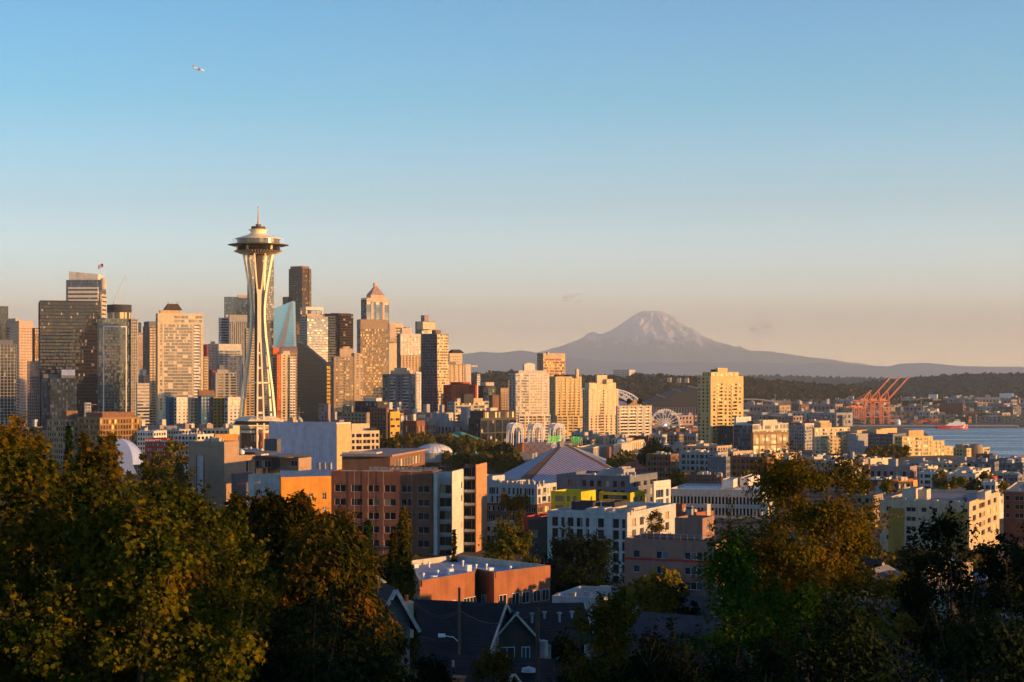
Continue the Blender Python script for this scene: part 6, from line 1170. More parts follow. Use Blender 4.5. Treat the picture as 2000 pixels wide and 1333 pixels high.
for i in range(3): mb = MB(); mb.box(0, 1.3, 0, 1.0, 0, 2.4); mb.tube((.65, -.02, 1.4), (.65, -.1, 1.4), .4, n=10); p = b.loc(618 + i * 11, 662); mb.build('air_unit', 'metalgray', b.root, (p.x, p.y, b.zof(917, 662)))
mb = MB(); mb.lathe([(0, -1.1), (1.0, -.5), (1.1, .4), (0, 1.3)], 12); p = b.loc(472, 652); mb.build('roof_dome', 'metalwhite', b.root, (p.x, p.y, b.zof(884, 652)), smooth=True)
b.vol(452, 463, 494, 926, 'taupe_dark', None, None, Y=628, dr=None, name='lower_wing'); b.vol(493, 494.5, 511, 927, 'white', None, dict(p=('.W', 1), fh=3.1, g='glassdark', top=5), Y=620, dl=2, name='stair_bay'); b.vol(510, 546, 549, 927, 'lightgray', None, None, Y=618, name='recess_wall')
b.clutter(6, 0, 0, zt=b.zof(863, 640) - .5, wl=12, wr=(0, 5)); b.done()
# tall white wall building
b = Bld('theatre', 'tall windowless white panelled hall with a tan sunlit end, behind the brick building', NB, 27, 657, 900)
b.vol(525, 657, 685, 826, 'whitepanel', None, None, cap='offwhite'); wl, wr = b.dims(525, 657, 685, 900, None, None); mb = MB(); mb.box(.02, .22, .05, wr - .05, b.zof(925, 900), b.zof(828.5, 900)); mb.build('end_cladding', 'sand', b.root)
b.vol(563, 571, 577, 815, 'cream', None, None, Y=915, zb=b.zof(828, 915), name='penthouse', dr=5); p = b.loc(583, 912); mb = MB(); mb.lathe([(0, -.6), (1.7, 0), (2.1, 1.2)], 14, ); o = mb.build('satellite_dish', 'offwhite', b.root, (p.x, p.y, b.zof(821, 912))); o.rotation_euler = (R(50), 0, R(150))
mb = MB()
for dx, hh in ((0, 10), (2, 8), (-9, 6)): mb.tube((p.x - 3 + dx, p.y + 2, b.zof(826, 912)), (p.x - 3 + dx, p.y + 2, b.zof(826, 912) + hh), .1, n=4)
mb.build('antenna', 'tan', b.root)
for dx in (-12, -6, 0): mb = MB(); mb.box(p.x + dx - 2, p.x + dx + 2, p.y + 1.9, p.y + 2.1, b.zof(826, 912) + 5, b.zof(826, 912) + 5.4); mb.build('antenna_array', 'tan', b.root); b.done()
# brick building: orange lit wing, brown long wing, white balcony bay, stair tower
b = Bld('brick_building', 'long brown brick apartment building with white balcony bay and open stair tower', NB, 10, 845, 575)
b.vol(647, 845, 846, 922, 'brickbrown', dict(p=(',W,', 6), fh=4.4, nf=5, top=3.2, g='glassdark', fm='framewhite', sill=.2, head=.72, nv=2, edge=.2), None, dr=14, roof='roofdark', cap='offwhite')
wl, wr = b.dims(647, 845, 846, 575, None, 14)
b.vol(846, 854, 856, 924, 'white', None, None, Y=574.6, dl=1.2, dr=4, name='corner_pier'); b.vol(853, 882, 886, 924, 'white', dict(p=('B', 1), fh=4.2, nf=6, top=3.6, g='glasswarm', bd=1.8, rm='white', edge=.1), None, Y=578, dr=8, name='balcony_bay')
p0 = b.loc(883, 571); p1 = b.loc(907, 588); zt = b.zof(921, 571); mb = MB(); mb.prism([(p0.x, p0.y), (p1.x, p1.y), (p1.x - 2, p1.y + 2), (p0.x - .5, p1.y + 2)], 0, zt); mb.build('end_wall', 'white', b.root); d_ = (p1 - p0).normalized(); an = math.atan2(d_.y, d_.x); n_ = Vector((d_.y, -d_.x)) * .07
for k in range(5): pm, fm_ = pane_mb(1.5, 2.2, True, 1, 1); q = p0.lerp(p1, .72) + n_; o = put('window', fm_.mesh('window', 'framewhite'), b.root, (q.x, q.y, zt - 6.2 - 4.3*k), an); put('pane', pm.mesh('pane', 'glasswarm'), o)
b.vol(906, 928, 931, 909, 'charcoal', dict(p=('B', 1), fh=4.3, nf=7, top=.6, g='blackpaint', bd=3.5, rm='metalgray', edge=.1), None, Y=586, dr=4, name='stair_tower', cap='metaldark', roof='roofdark'); b.vol(928.5, 930, 951, 908.5, 'sienna', None, None, Y=585.6, name='stair_wall')
b.vol(668, 762, 830, 893, 'brown', dict(p=(':', 1)), dict(p=('w,', 9), fh=4.5, nf=1, top=.6, g='glasslight', edge=6), Y=590, zb=b.zof(923, 575) - .5, name='roof_lounge', par=0, dr=None); b.vol(664, 766, 838, 889, 'mauve', None, None, Y=588, zb=b.zof(892.5, 588), name='lounge_roof', par=0)
b.vol(668, 735, 746, 884, 'offwhite', None, None, Y=596, zb=b.zof(892, 592), name='roof_plant', dr=8)
mb = MB(); 
for i in range(14): u = -22 + i * 1.65; mb.box(u, u + 1.5, 4, 4.05, b.zof(922, 575), b.zof(922, 575) + 1.3)
mb.build('glass_balustrade', 'clearglass', b.root); mb = MB()
for i in range(9): u = -20 + i * 2.4; mb.tube((u, 3.5, b.zof(922, 575)), (u, 3.5, b.zof(911, 575)), .06, n=4)
mb.build('deck_post', 'wood', b.root)
for i in range(5): m_ = broad('c', 1.6, 1.5, .1, 8, 160, .3, 'leaf_gold', seed=300+i, limb=False) if i == 0 else m_; put('planter_shrub', m_[0], b.root, (-15 + i * 1.6, 6, b.zof(921, 575)))
for px_ in (682, 711, 742, 800): mb = MB(); p = b.loc(px_, 573); mb.box(p.x - 4, p.x + 3, 0, .25, b.zof(922, 575), b.zof(922, 575) + .25); mb.tube((p.x, -.4, 2), (p.x, -.4, b.zof(922, 575)), .05, n=4); mb.build('hoist_line', 'offwhite', b.root)
b.vol(548, 549, 647, 930, 'brickorange', None, dict(p=('.', 1)), Y=560, dl=4, name='sunlit_wing') if False else None
b.done()
b = Bld('brick_building', 'sunlit orange brick wing with small white-framed windows left of the brown brick facade', NB, 62, 549, 545)
b.vol(546, 549, 647, 933, 'brickorange', None, dict(p=('.:.w.:w.:w.', 1), fh=4.2, nf=5, top=4.0, g='glass', fm='framewhite', sill=.25, head=.75, nv=2, nh=2), cap='white', roof='roofdark'); b.done()
# yellow and grey building
b = Bld('apartment_building', 'slate grey apartment building with lime yellow framed bays', NB, 26, 1230, 600)
b.vol(1087, 1230, 1284, 930, 'slate', dict(p=('.:w.:w.w.w.w.w.w.', 1), fh=3.0, nf=7, top=1.3, g='glassdark', sill=.12, head=.82, fm='framedark'), dict(p=('.ww.w.ww', 1), fh=3.0, nf=7, top=1.5, g='glass', sill=.15, head=.8, fm='framewhite'), cap='white', roof='rooflight')
wl, wr = b.dims(1087, 1230, 1284, 600, None, None); mb = MB(); mb.box(.05, .14, .1, wr-.1, 0, 1)
b.vol(1076, 1135, 1137, 961, 'limeyellow', dict(p=('.V.w.w.', 1), fh=3.0, nf=5, top=.9, g='taupe', sill=.2, head=.8, fm='framedark'), None, Y=583, dr=12, name='yellow_bay'); b.vol(1170, 1231, 1260, 963, 'limeyellow', dict(p=('.#.', 1), fh=3.4, nf=5, top=1.1, g='taupe', sill=.2, head=.85), dict(p=('.V.w.', 1), fh=3.0, nf=5, top=1.2, g='glass'), Y=591, name='yellow_bay'); mb = MB()
p = b.loc(1178, 589.5)
for z_ in (966.5, 978): 
    for k, (dx, wd) in enumerate(((0, 1.6), (1.7, 5.0), (6.8, 1.6))): g_mb = MB(); g_mb.box(p.x + dx, p.x + dx + wd, p.y - .05, p.y + .3, b.zof(z_ + 8, 590), b.zof(z_, 590)); g_mb.build('window', 'glassdark' if k != 1 else 'taupe_dark', b.root)
b.vol(1178, 1218, 1240, 917, 'gray', None, None, Y=606, zb=b.zof(931, 600), name='penthouse'); b.vol(1206, 1215, 1218, 913, 'gray', None, None, Y=612, zb=b.zof(931, 600), name='penthouse', dr=8)
b.clutter(10, 0, 0, zt=b.zof(930, 600) - .8, wl=22, wr=(0, 10)); b.done()
b = Bld('apartment_building', 'white square frame around tan window wall, attached right of the slate building', NB, 30, 1277, 592); b.vol(1274, 1277, 1310, 941, 'white', None, dict(p=('V.w', 1), fh=3.1, nf=6, top=2.6, g='glassblue', fm='framewhite', sill=.05, head=.9, edge=1.6), name='wall'); b.done()
# brick based flats left of it
b = Bld('apartment_building', 'grey low-rise flats with brick base and many glass bays, behind the stair tower', NB, 28, 1049, 690)
b.vol(930, 1049, 1090, 947, 'lightgray', dict(p=('V,w.', 5), fh=3.3, nf=2, top=1.2, g='glass', fm='framewhite', sill=.08, head=.9), dict(p=('W.B.', 2), fh=3.3, nf=2, top=1.2, g='glasswarm', fm='framewhite', sill=.1), name='wall', roof='roofgray')
b.vol(928, 1049.5, 1092, 986, 'brickbrown', dict(p=('V,W,', 5), fh=3.6, nf=4, top=.5, g='glassdark'), dict(p=('W.', 3), fh=3.6, nf=4, top=.6, g='glasswarm'), Y=688, name='brick_base', par=0); b.vol(930, 962, 974, 930, 'lightgray', None, None, Y=700, zb=b.zof(949, 690), name='penthouse', dr=10); b.vol(950, 1000, 1022, 940, 'offwhite', None, None, Y=705, zb=b.zof(949, 690), name='penthouse', dr=14); b.clutter(16, 0, 0, zt=b.zof(947, 690) - .8, wl=24, wr=(0, 9)); b.done()
# white apartment block
b = Bld('apartment_building', 'white painted apartment block with a grid of dark windows', NB, 24, 1225, 480)
b.vol(1069, 1225, 1320, 1002, 'lightgray', dict(p=('.W.w.W.W.w.:W:.W.w', 1), fh=3.05, nf=7, top=1.3, g='glassdark', fm='framedark', sill=.05, head=.85, nv=2), dict(p=('.w.w.:.w.w:', 1), fh=3.05, nf=7, top=1.4, g='glasswarm', fm='framewhite', sill=.1, head=.85), cap='white', roof='rooflight')
b.vol(1116, 1158, 1165, 981, 'charcoal', None, None, Y=492, zb=b.zof(1004, 480), name='penthouse', dr=6); b.vol(1175, 1200, 1224, 982, 'charcoal', None, None, Y=492, zb=b.zof(1004, 480), name='penthouse'); b.vol(1150, 1180, 1185, 993, 'lightgray', None, None, Y=486, zb=b.zof(1004, 480), name='roof_plant', dr=6); b.vol(1190, 1229, 1262, 994, 'offwhite', None, None, Y=486, zb=b.zof(1004, 480), name='roof_plant'); b.clutter(14, 0, 0, zt=b.zof(1002, 480) - .8, wl=20, wr=(0, 9), h=(.5, 1.4)); b.done()
b = Bld('apartment_building', 'black-clad narrow building tucked left of the white apartment block', NB, 24, 1066, 500); b.vol(1032, 1066, 1070, 1016, 'blackpaint', dict(p=('.w:', 1), fh=3.4, nf=4, top=2.5, g='glassblue'), None, dr=14); b.vol(1022, 1050, 1054, 1010, 'redpaint', None, None, Y=530, dr=12, name='rear_wing'); b.done()
# tan flats with stair block
b = Bld('apartment_building', 'tan stucco flats with a maroon stripe, railing and boxy stair head', NB, 24, 1398, 330)
wall('stucco', (.27, .165, .125), streak=True); b.vol(1220, 1398, 1410, 1058, 'stucco', dict(p=('.w.:W:.V:', 1), fh=2.75, nf=6, top=1.7, g='glassblue', fm='framewhite', sill=.3, head=.8), None, roof='roofdark', dr=12); wl, wr = b.dims(1220, 1398, 1410, 330, None, 12); mb = MB(); mb.box(-wl + .02, -.02, -.05, -.004, b.zof(1101, 330), b.zof(1096, 330)); mb.build('maroon_stripe', 'redpaint', b.root)
b.vol(1318, 1372, 1395, 1013, 'stucco', None, dict(p=('.w.', 1), fh=2.4, nf=1, top=.8, g='glasslight'), Y=336, zb=b.zof(1060, 330), name='stair_head', roof='roofdark'); mb = MB()
for i in range(14): u = -wl + .3 + i * (wl - .6) / 13; mb.tube((u, .4, b.zof(1058, 330)), (u, .4, b.zof(1058, 330) + 1.0), .035, n=4)
mb.tube((-wl + .3, .4, b.zof(1058, 330) + 1.0), (-.3, .4, b.zof(1058, 330) + 1.0), .035, n=4); mb.tube((-wl + .3, .4, b.zof(1058, 330) + .5), (-.3, .4, b.zof(1058, 330) + .5), .03, n=4); mb.build('roof_railing', 'metalgray', b.root)
mb = MB(); p = b.loc(1340, 345); mb.box(p.x, p.x + 1.1, p.y, p.y + 1.1, b.zof(1015, 336), b.zof(996, 336)); mb.build('chimney', 'gray', b.root); mb = MB(); mb.box(p.x - .03, p.x + 1.13, p.y - .03, p.y + 1.13, b.zof(1001, 336), b.zof(998, 336)); mb.build('chimney_band', 'blackpaint', b.root); b.done()
# brick building with chimneys
BL('brick_building', 'orange-brown brick building with square chimneys behind the tan stair head', 40, 1308, 1360, 1394, 1001, 520, 'brick', W('w.', 4), W('w.', 3), pent=[(1320, 1332, 1340, 985, 'brick', 4), (1374, 1381, 1388, 985, 'offwhite', 4)])
# long white office
b = Bld('office_building', 'long white office with rows of narrow vertical windows and bright roof', NB, 16, 1488, 740); b.vol(1306, 1488, 1500, 958, 'offwhite', dict(p=('w,', 26), fh=4.6, nf=4, top=2.0, g='glassdark', sill=.1, head=.78, nv=1, fm='framewhite'), None, dr=40, roof='roofwhite', cap='white'); b.vol(1410, 1432, 1445, 937, 'white', None, None, Y=760, zb=b.zof(958, 745), name='penthouse'); b.vol(1445, 1462, 1484, 934, 'white', None, None, Y=770, zb=b.zof(958, 745), name='penthouse'); b.done()
# right cluster
b = Bld('apartment_building', 'timber and charcoal flats with orange corner panels, right of the golden tree', NB, 56, 1713, 820); b.vol(1650, 1713, 1792, 938, 'charcoal', None, dict(p=('.w.w.B.w.B.w.', 1), fh=3.1, nf=3, top=2.0, g='glassdark', rm='metaldark'), roof='rooflight', cap='tan'); wl, wr = b.dims(1650, 1713, 1792, 820, None, None); mb = MB(); mb.box(.02, .2, .2, 3.2, 0, b.zof(941, 820)); mb.box(.02, .2, wr - 3, wr - .2, 0, b.zof(941, 820)); mb.build('orange_panel', 'orangepaint', b.root)
mb = MB(); mb.box(.015, .12, 3.3, wr - 3.1, b.zof(944, 820), b.zof(938, 820)); mb.build('timber_fascia', 'slatewood', b.root); b.clutter(20, 0, 0, zt=b.zof(938, 820) - .8, wl=12, wr=(2, 26), mats=('offwhite', 'metalwhite')); b.done()
BL('apartment_building', 'charcoal cube building with open roof window behind the timber flats', 34, 1690, 1730, 1743, 910, 980, 'slate', dict(p=('.V.', 1), fh=5, nf=1, top=1.2, g='glasslight'), None, roof='roofdark')
BL('apartment_building', 'flat-roofed grey wing with glass rail in front of the charcoal cube', 34, 1640, 1690, 1705, 900, 1100, 'lightgray', W('w.', 6), None)
BL('warehouse', 'pale pink flat-roofed wall left of the charcoal cube', 50, 1692, 1700, 1742, 896, 1060, 'creamlight', None, None, dl=10)
BL('apartment_building', 'tiny white box penthouse on a flat roof left of the bay blocks', 40, 1640, 1671, 1692, 889, 1150, 'white', None, None, pent=[(1610, 1625, 1640, 894, 'offwhite', 10)])
b = Bld('apartment_building', 'long cream corner flats with mustard base and juliet balconies', NB, 24, 1893, 560)
b.vol(1718, 1893, 1952, 981, 'cream', dict(p=('.w.:W.w.w:W.w', 1), fh=3.0, nf=4, top=1.5, g='glass', fm='framewhite', sill=.3, head=.8), dict(p=('.w.W.w.w.', 1), fh=3.0, nf=4, top=1.3, g='glasswarm', fm='framewhite'), roof='roofgray', cap='white'); b.vol(1762, 1789, 1803, 955, 'offwhite', None, None, Y=572, zb=b.zof(983, 560), name='penthouse'); b.vol(1805, 1810, 1818, 957, 'offwhite', None, None, Y=574, zb=b.zof(983, 560), name='penthouse', dl=3); b.vol(1908, 1924, 1936, 961, 'offwhite', None, None, Y=575, zb=b.zof(983, 560), name='penthouse'); b.clutter(12, 0, 0, zt=b.zof(981, 560) - .8, wl=26, wr=(0, 8), h=(.6, 1.2), mats=('offwhite',)); wl, wr = b.dims(1718, 1893, 1952, 560, None, None); mb = MB(); mb.box(-wl * .9, -wl * .72, -.12, -.004, 0, b.zof(997, 560)); mb.build('mustard_panel', 'golddark', b.root); mb = MB(); mb.box(-wl * .3, -wl*.02, -.12, -.005, 0, b.zof(1001, 560)); mb.build('mustard_panel', 'golddark', b.root); b.done()
RB = [('white cubic townhouse pair with rooftop boxes', 30, 1796, 1830, 1850, 922, 900, 'white'), ('white stepped villa with small upper box', 30, 1838, 1858, 1880, 928, 860, 'offwhite'), ('white framed townhouse with lilac art panel', 30, 1856, 1905, 1912, 926, 800, 'lightgray'), ('pinkish white townhouse terrace', 34, 1865, 1900, 1935, 918, 960, 'white'), ('red cube townhouse with square windows', 50, 1930, 1936, 1948, 931, 860, 'redpaint'), ('white modern flats with tall lit corner frame', 40, 1916, 1944, 1962, 942, 740, 'white'), ('olive taupe block at the right', 40, 1936, 1980, 1990, 925, 900, 'tan'), ('blue-green glass corner block at the right edge', 40, 1960, 1988, 2010, 928, 880, 'slate'), ('dark brown brick flats at the right edge', 20, 1960, 2040, 2080, 962, 620, 'brickbrown'), ('beige low house row left of the townhouses', 34, 1790, 1812, 1832, 912, 1000, 'creamlight'), ('grey flat garage-like block among townhouses', 34, 1825, 1850, 1870, 940, 800, 'gray')]
for (lb, a, x0, xc, x1, yt, Y, m_) in RB: BL('townhouse', lb, a, x0, xc, x1, yt, Y, m_, W('w.W', 2, g='glassdark', nf=3) if x1 - x0 > 30 else W('W.', 2, nf=2, g='glassdark'), W('W.', 2, g='glasswarm', nf=3), roof='rooflight', pent=[(x0 + 4, x0 + (x1 - x0) * .4, x0 + (x1 - x0) * .55, yt - 5, 'offwhite', 8)])
# low blue-roof brick building in front
b = Bld('brick_building', 'low orange brick building with a wide blue-grey flat roof and recessed dark corner', NB, 66, 820, 290)
pf = [b.loc(px, Y) for px, Y in ((820, 290), (927, 304), (931, 309), (965, 303), (1075, 314), (893, 333), (797, 322))]
mb = MB(); zt = b.zof(1135, 290); wl_ = MB()
pts = [(p.x, p.y) for p in pf]; mb.poly([(x, y, zt - 1.0) for x, y in pts], 1)
for i in range(7):
    a, c = Vector(pts[i]), Vector(pts[(i+1) % 7]); mb.poly([(*a, 0), (*c, 0), (*c, zt), (*a, zt)], 0, [(0, 0), ((c-a).length, 0), ((c-a).length, zt), (0, zt)])
    n = Vector((c.y - a.y, a.x - c.x)).normalized() * -.35; mb.poly([(*(a+n), zt), (*a, zt), (*c, zt), (*(c+n), zt)], 2); mb.poly([(*(c+n), zt), (*(c+n), zt-1), (*(a+n), zt-1), (*(a+n), zt)], 2)
mb.build('wall', ['brick', 'roofblue', 'offwhite'], b.root)
def wal_win(a, c, fr, wd, z0, z1, nv=2):
    a = Vector(pts[a]); c = Vector(pts[c]); d = (c - a).normalized(); n = Vector((d.y, -d.x)); ang = math.atan2(d.y, d.x)
    for f in fr:
        p = a.lerp(c, f) + n * .06; pm, fm_ = pane_mb(wd, z1 - z0, True, nv, 1); o = put('window', fm_.mesh('window', 'framewhite'), b.root, (p.x, p.y, z0), ang); put('pane', pm.mesh('pane', 'glassdark'), o)
wal_win(0, 1, (.30, .52, .78, .90), 2.0, zt - 6.3, zt - 4.2); wal_win(3, 4, (.08, .30, .48, .68, .84), 1.9, zt - 6.0, zt - 4.0); wal_win(2, 3, (.3,), 1.8, zt - 6.2, zt - 4.2, 3)
g2 = random.Random(9)
for i, (px, Y) in enumerate(((812, 318), (838, 320), (855, 308), (880, 308), (883, 318), (904, 322), (915, 314), (930, 318), (950, 316), (958, 311), (997, 315), (827, 302), (848, 298))):
    p = b.loc(px, Y); mb = MB(); h_ = g2.uniform(.7, 1.5)
    if i % 3 == 0: h_ *= .7; mb.box(-.5, .5, -.4, .4, 0, h_); mb.box(-.56, .56, -.46, .46, h_ + .003, h_ + .1)
    else: h_ *= .75; mb.tube((0, 0, 0), (0, 0, h_), .15, n=10); mb.lathe([(.27, h_), (.22, h_ + .2), (0, h_ + .3)], 10)
    mb.build('roof_vent', 'metalwhite', b.root, (p.x, p.y, zt - 1.0))
b.done()
# gabled houses in the foreground (shaded)
def house(label, px, Y, w_, d_, hw, hr, rz, wallm, roofm='shingle', trim='offwhite', zoff=0.0, over=.5):
    x = (px - 1000) / F * Y; r = empty('house', (x, Y, ground_z(x, Y) + zoff), R(rz), label, 'house'); mb = MB(); mb.box(-w_/2, w_/2, -d_/2, d_/2, -2, hw)
    for y in (-d_/2, d_/2): q = [(-w_/2, y, hw), (w_/2, y, hw), (0, y, hw + hr)]; mb.poly(q if y < 0 else q[::-1])
    mb.build('wall', wallm, r); mb = MB(); o_ = over; k = hr / (w_/2)
    for s in (-1, 1):
        A = [(0, -d_/2 - o_, hw + hr + .03), (s*(w_/2 + o_), -d_/2 - o_, hw - k*o_ + .03), (s*(w_/2 + o_), d_/2 + o_, hw - k*o_ + .03), (0, d_/2 + o_, hw + hr + .03)]; B_ = [(x_, y_, z_ + .22) for x_, y_, z_ in A]
        mb.poly(B_ if s < 0 else B_[::-1]); mb.poly(A)
        for i in range(4): j = (i+1) % 4; mb.poly([A[i], A[j], B_[j], B_[i]])
    rf = mb.build('roof', roofm, r); mb = MB()
    for s in (-1, 1): a = Vector((0, -d_/2 - o_ - .06, hw + hr + .1)); c = Vector((s*(w_/2 + o_), -d_/2 - o_ - .06, hw - k*o_ + .1)); mb.tube(a, c, .16, n=4)
    mb.build('barge_board', trim, r); return r, rf
def hwin(r, x, y, z, w_, h_, rz=0, g='glassblue'):
    pm, fm_ = pane_mb(w_, h_, True, 2, 1); o = put('window', fm_.mesh('window', 'framewhite'), r, (x, y, z), R(rz)); put('pane', pm.mesh('pane', g), o)
r, rf = house('brown gabled house with two front windows and pale barge boards, centre bottom', 993, 215, 5.4, 12, 4.2, 3.0, 8, 'darkbrown', zoff=2.0); hwin(r, -1.9, -6.05, 1.6, 1.8, 1.8); hwin(r, .7, -6.05, 1.6, 1.0, 1.8)
r, rf = house('long dark-roofed house with pale board wall joined right of the brown gable', 1062, 222, 14, 9, 3.6, 3.4, 98, 'gray', zoff=2.0); 
for y_ in (-4, -1, 2.5): hwin(r, -7.05, -y_, 1.2, 1.4, 1.9, -90, 'glassdark')
for i in range(5): mb = MB(); mb.tube((0, 0, 0), (0, 0, 1.0), .16, n=8); mb.tube((0, 0, 1.0), (0, 0, 1.2), .3, n=8); mb.build('roof_vent', 'metalgray', rf, (-3.0 - (i % 2), -3 + i * 1.7, 5.4))
r, rf = house('dark brown steep-roofed house with a little round bay, left of the brown gable', 880, 212, 12, 13, 3.2, 5.2, 70, 'mauve', zoff=1.6); mb = MB(); mb.lathe([(2.6, 0), (2.6, 2.8)], 8); bay = mb.build('bay', 'offwhite', r, (-6.5, 1, .5)); mb = MB(); mb.lathe([(3.2, 2.8), (1.6, 4.4), (0, 4.8)], 12); mb.build('bay_roof', 'shingle', bay); mb = MB()
for k in range(8): a = 2*math.pi*(k+.5)/8; mb.box(2.3*math.cos(a)-.6, 2.3*math.cos(a)+.6, 2.3*math.sin(a)-.6, 2.3*math.sin(a)+.6, .6, 2.4)
mb.build('bay_window', 'glassdark', bay)
r, rf = house('wide low black-shingled roof across the bottom centre with small vents', 965, 165, 15, 30, 3.0, 3.6, 74, 'darkbrown'); mb = MB(); mb.lathe([(.7, 0), (.6, .3), (0, .5)], 12); mb.build('skylight', 'metalgray', rf, (-2.5, -4, 6.0)); 
for x_, y_ in ((-1, -8), (-3, 3), (-4, 9)): mb = MB(); mb.tube((0, 0, 0), (0, 0, .9), .14, n=8); mb.build('roof_vent', 'tan', rf, (x_, y_, 5.9))
r, rf = house('dark shingled roof with brick chimney left of the wide low roof', 862, 150, 9, 12, 3.4, 3.2, 66, 'darkbrown'); mb = MB(); mb.box(-.5, .5, -.5, .5, 0, 2.2); mb.box(-.6, .6, -.6, .6, 2.202, 2.4); mb.build('chimney', 'brick', rf, (-3.3, -3, 4.3))
r, rf = house('white-gabled house peeking out of the cedars with a sunlit white gable', 752, 118, 2.2, 4, 12.1, 1.9, 20, 'mauve', 'shingle', 'white'); mb = MB(); mb.box(-.6, .6, -.5, .5, 0, 2.4); c_ = mb.build('chimney', 'creamlight', r, (1.3, .3, 10.6)); mb = MB(); mb.tube((-.25, 0, 2.4), (-.25, 0, 2.9), .14, n=8); mb.tube((.25, 0, 2.4), (.25, 0, 2.8), .14, n=8); mb.build('chimney_pot', 'brick', c_)
r, rf = house('low house with white trim just below the cedar branches', 830, 135, 7, 8, 3.0, 2.2, 60, 'gray', 'shingle', 'white')
r, rf = house('dark roofed house half hidden between the trees, lower right of centre', 1300, 190, 12, 12, 3.4, 3.6, 80, 'darkbrown'); r, rf = house('brown shingled house behind the bare-limbed tree at the right', 1790, 150, 13, 14, 4.2, 4.2, 20, 'mauve')
BL('brick_building', 'low tan brick flats glimpsed through the bare-limbed tree', 60, 1805, 1812, 1900, 1105, 260, 'tan', None, W('w.', 7, g='glassdark', nf=3), roof='rooflight')
BL('apartment_building', 'white roofed low block right of the low brick building', 20, 1078, 1180, 1230, 1168, 300, 'lightgray', None, None, roof='rooflight', pent=[(1085, 1100, 1108, 1160, 'offwhite', 8)])
BL('apartment_building', 'pale small building glimpsed left of the dark cedar', 30, 948, 1030, 1046, 1024, 600, 'offwhite', W('w.', 6, nf=3), None, dr=12)
# more houses on the slope, mostly hidden by trees
HT = []
for i, (wm, rm) in enumerate((('gray', 'shingle'), ('mauve', 'shingle'), ('tan_dark', 'roofdark'), ('brickbrown', 'shingle'), ('slate', 'roofgray'))):
    r, rf = house('x', 1000, 300, 9 + i % 3, 11, 4.5, 2.8, 0, wm, rm, 'gray'); hwin(r, -3, -5.55, 1.5, 1.4, 1.5); hwin(r, 1.5, -5.55, 1.5, 1.4, 1.5); HT.append(r)
gh = random.Random(31); hn = 0
for row in range(9):
    Y = 130 + row * 48
    for cx in range(-14, 15):
        x = cx * 21 + gh.uniform(-4, 4) + (row % 2) * 9; y = Y + gh.uniform(-7, 7); px = 1000 + x / y * F; zg = ground_z(x, y); tp = HOR + (CZ - zg - 7.6) / y * F
        if not -700 < px < 2700: continue
        if 700 < px < 1260 and y < 420: continue
        if 330 < px < 1010 and y > 470: continue
        if 1010 < px < 1330 and y > 400: continue
        if 1180 < px < 1460 and 290 < y < 380 or 1280 < px < 1420 and y > 470 or 1690 < px < 1990 and y > 480: continue
        lim = 1090 if px < 950 else 1130 if px < 1420 else 1020 if px < 1700 else 1070
        drop = max(0, (lim - tp) / F * y)
        if drop > 3.2 and -30 < px < 2030: continue
        k = gh.randrange(5); r = HT[k] if HT[k].get('used') is None else copy_tree(HT[k]); HT[k]['used'] = 1; hn += 1
        r.location = (x, y, zg - drop); r.rotation_euler[2] = R(30 + 90 * gh.randrange(4)) * -1; r['label'] = 'shaded gabled house among trees on the lower slope'; r['group'] = 'houses on the slope'; r.scale = (1, 1, gh.uniform(.85, 1.05))
for h_ in HT:
    if h_.get('used') is None:
        for c_ in list(h_.children_recursive): bpy.data.objects.remove(c_)
        bpy.data.objects.remove(h_)
# utility poles and street lamp
def pole(label, px, Y, ytop, arms=1, can=False, lamp=False):
    x = (px - 1000) / F * Y; zg = ground_z(x, Y); r = empty('utility_pole', (x, Y, zg), 0, label, 'utility pole'); h_ = CZ - (ytop - HOR) / F * Y - zg; mb = MB(); mb.tube((0, 0, -1), (0, 0, h_), .17, .12, 10); mb.build('pole', 'wood', r)
    for k in range(arms): mb = MB(); mb.box(-1.2, 1.2, -.06, .06, h_ - .9 - k*1.1, h_ - .75 - k*1.1); ar = mb.build('crossarm', 'wood', r, rz=R(35)); mb = MB(); [mb.lathe([(.07, h_ - .75 - k*1.1), (.09, h_ - .55 - k*1.1), (0, h_ - .5 - k*1.1)], 8, (q, 0)) for q in (-1, -.4, .4, 1)]; mb.build('insulator', 'lightgray', ar)
    if can: mb = MB(); mb.lathe([(0, h_-3.2), (.28, h_-3.2), (.28, h_-2.2), (0, h_-2.1)], 12, (.4, 0)); mb.build('transformer', 'metalgray', r)
    if lamp: mb = MB(); mb.path([(0, 0, h_*.58), (-.6, 0, h_*.62), (-1.5, 0, h_*.63)], .05, 6); mb.box(-2.1, -1.4, -.15, .15, h_*.62, h_*.645); mb.build('street_lamp', 'metalwhite', r)
    return r
pole('slim wooden utility pole with street lamp in front of the low brick building', 897, 178, 1148, 0, False, True); pole('thick wooden utility pole at the bottom centre', 1050, 120, 1188, 0, True, False)
r = empty('power_line', P(890, 1180, 178), 0, 'thin power lines crossing in front of the low brick building', 'cable'); mb = MB(); o_ = r.location
for (p, q) in ((P(806, 1172, 170), P(897, 1192, 178)), (P(897, 1192, 178), P(1050, 1198, 120)), (P(806, 1176, 170), P(897, 1196, 178))):
    ps = [p.lerp(q, i/10) - o_ - Vector((0, 0, 1.0 * math.sin(math.pi*i/10))) for i in range(11)]; mb.path(ps, .016, 4)
mb.build('wire', 'metaldark', r)
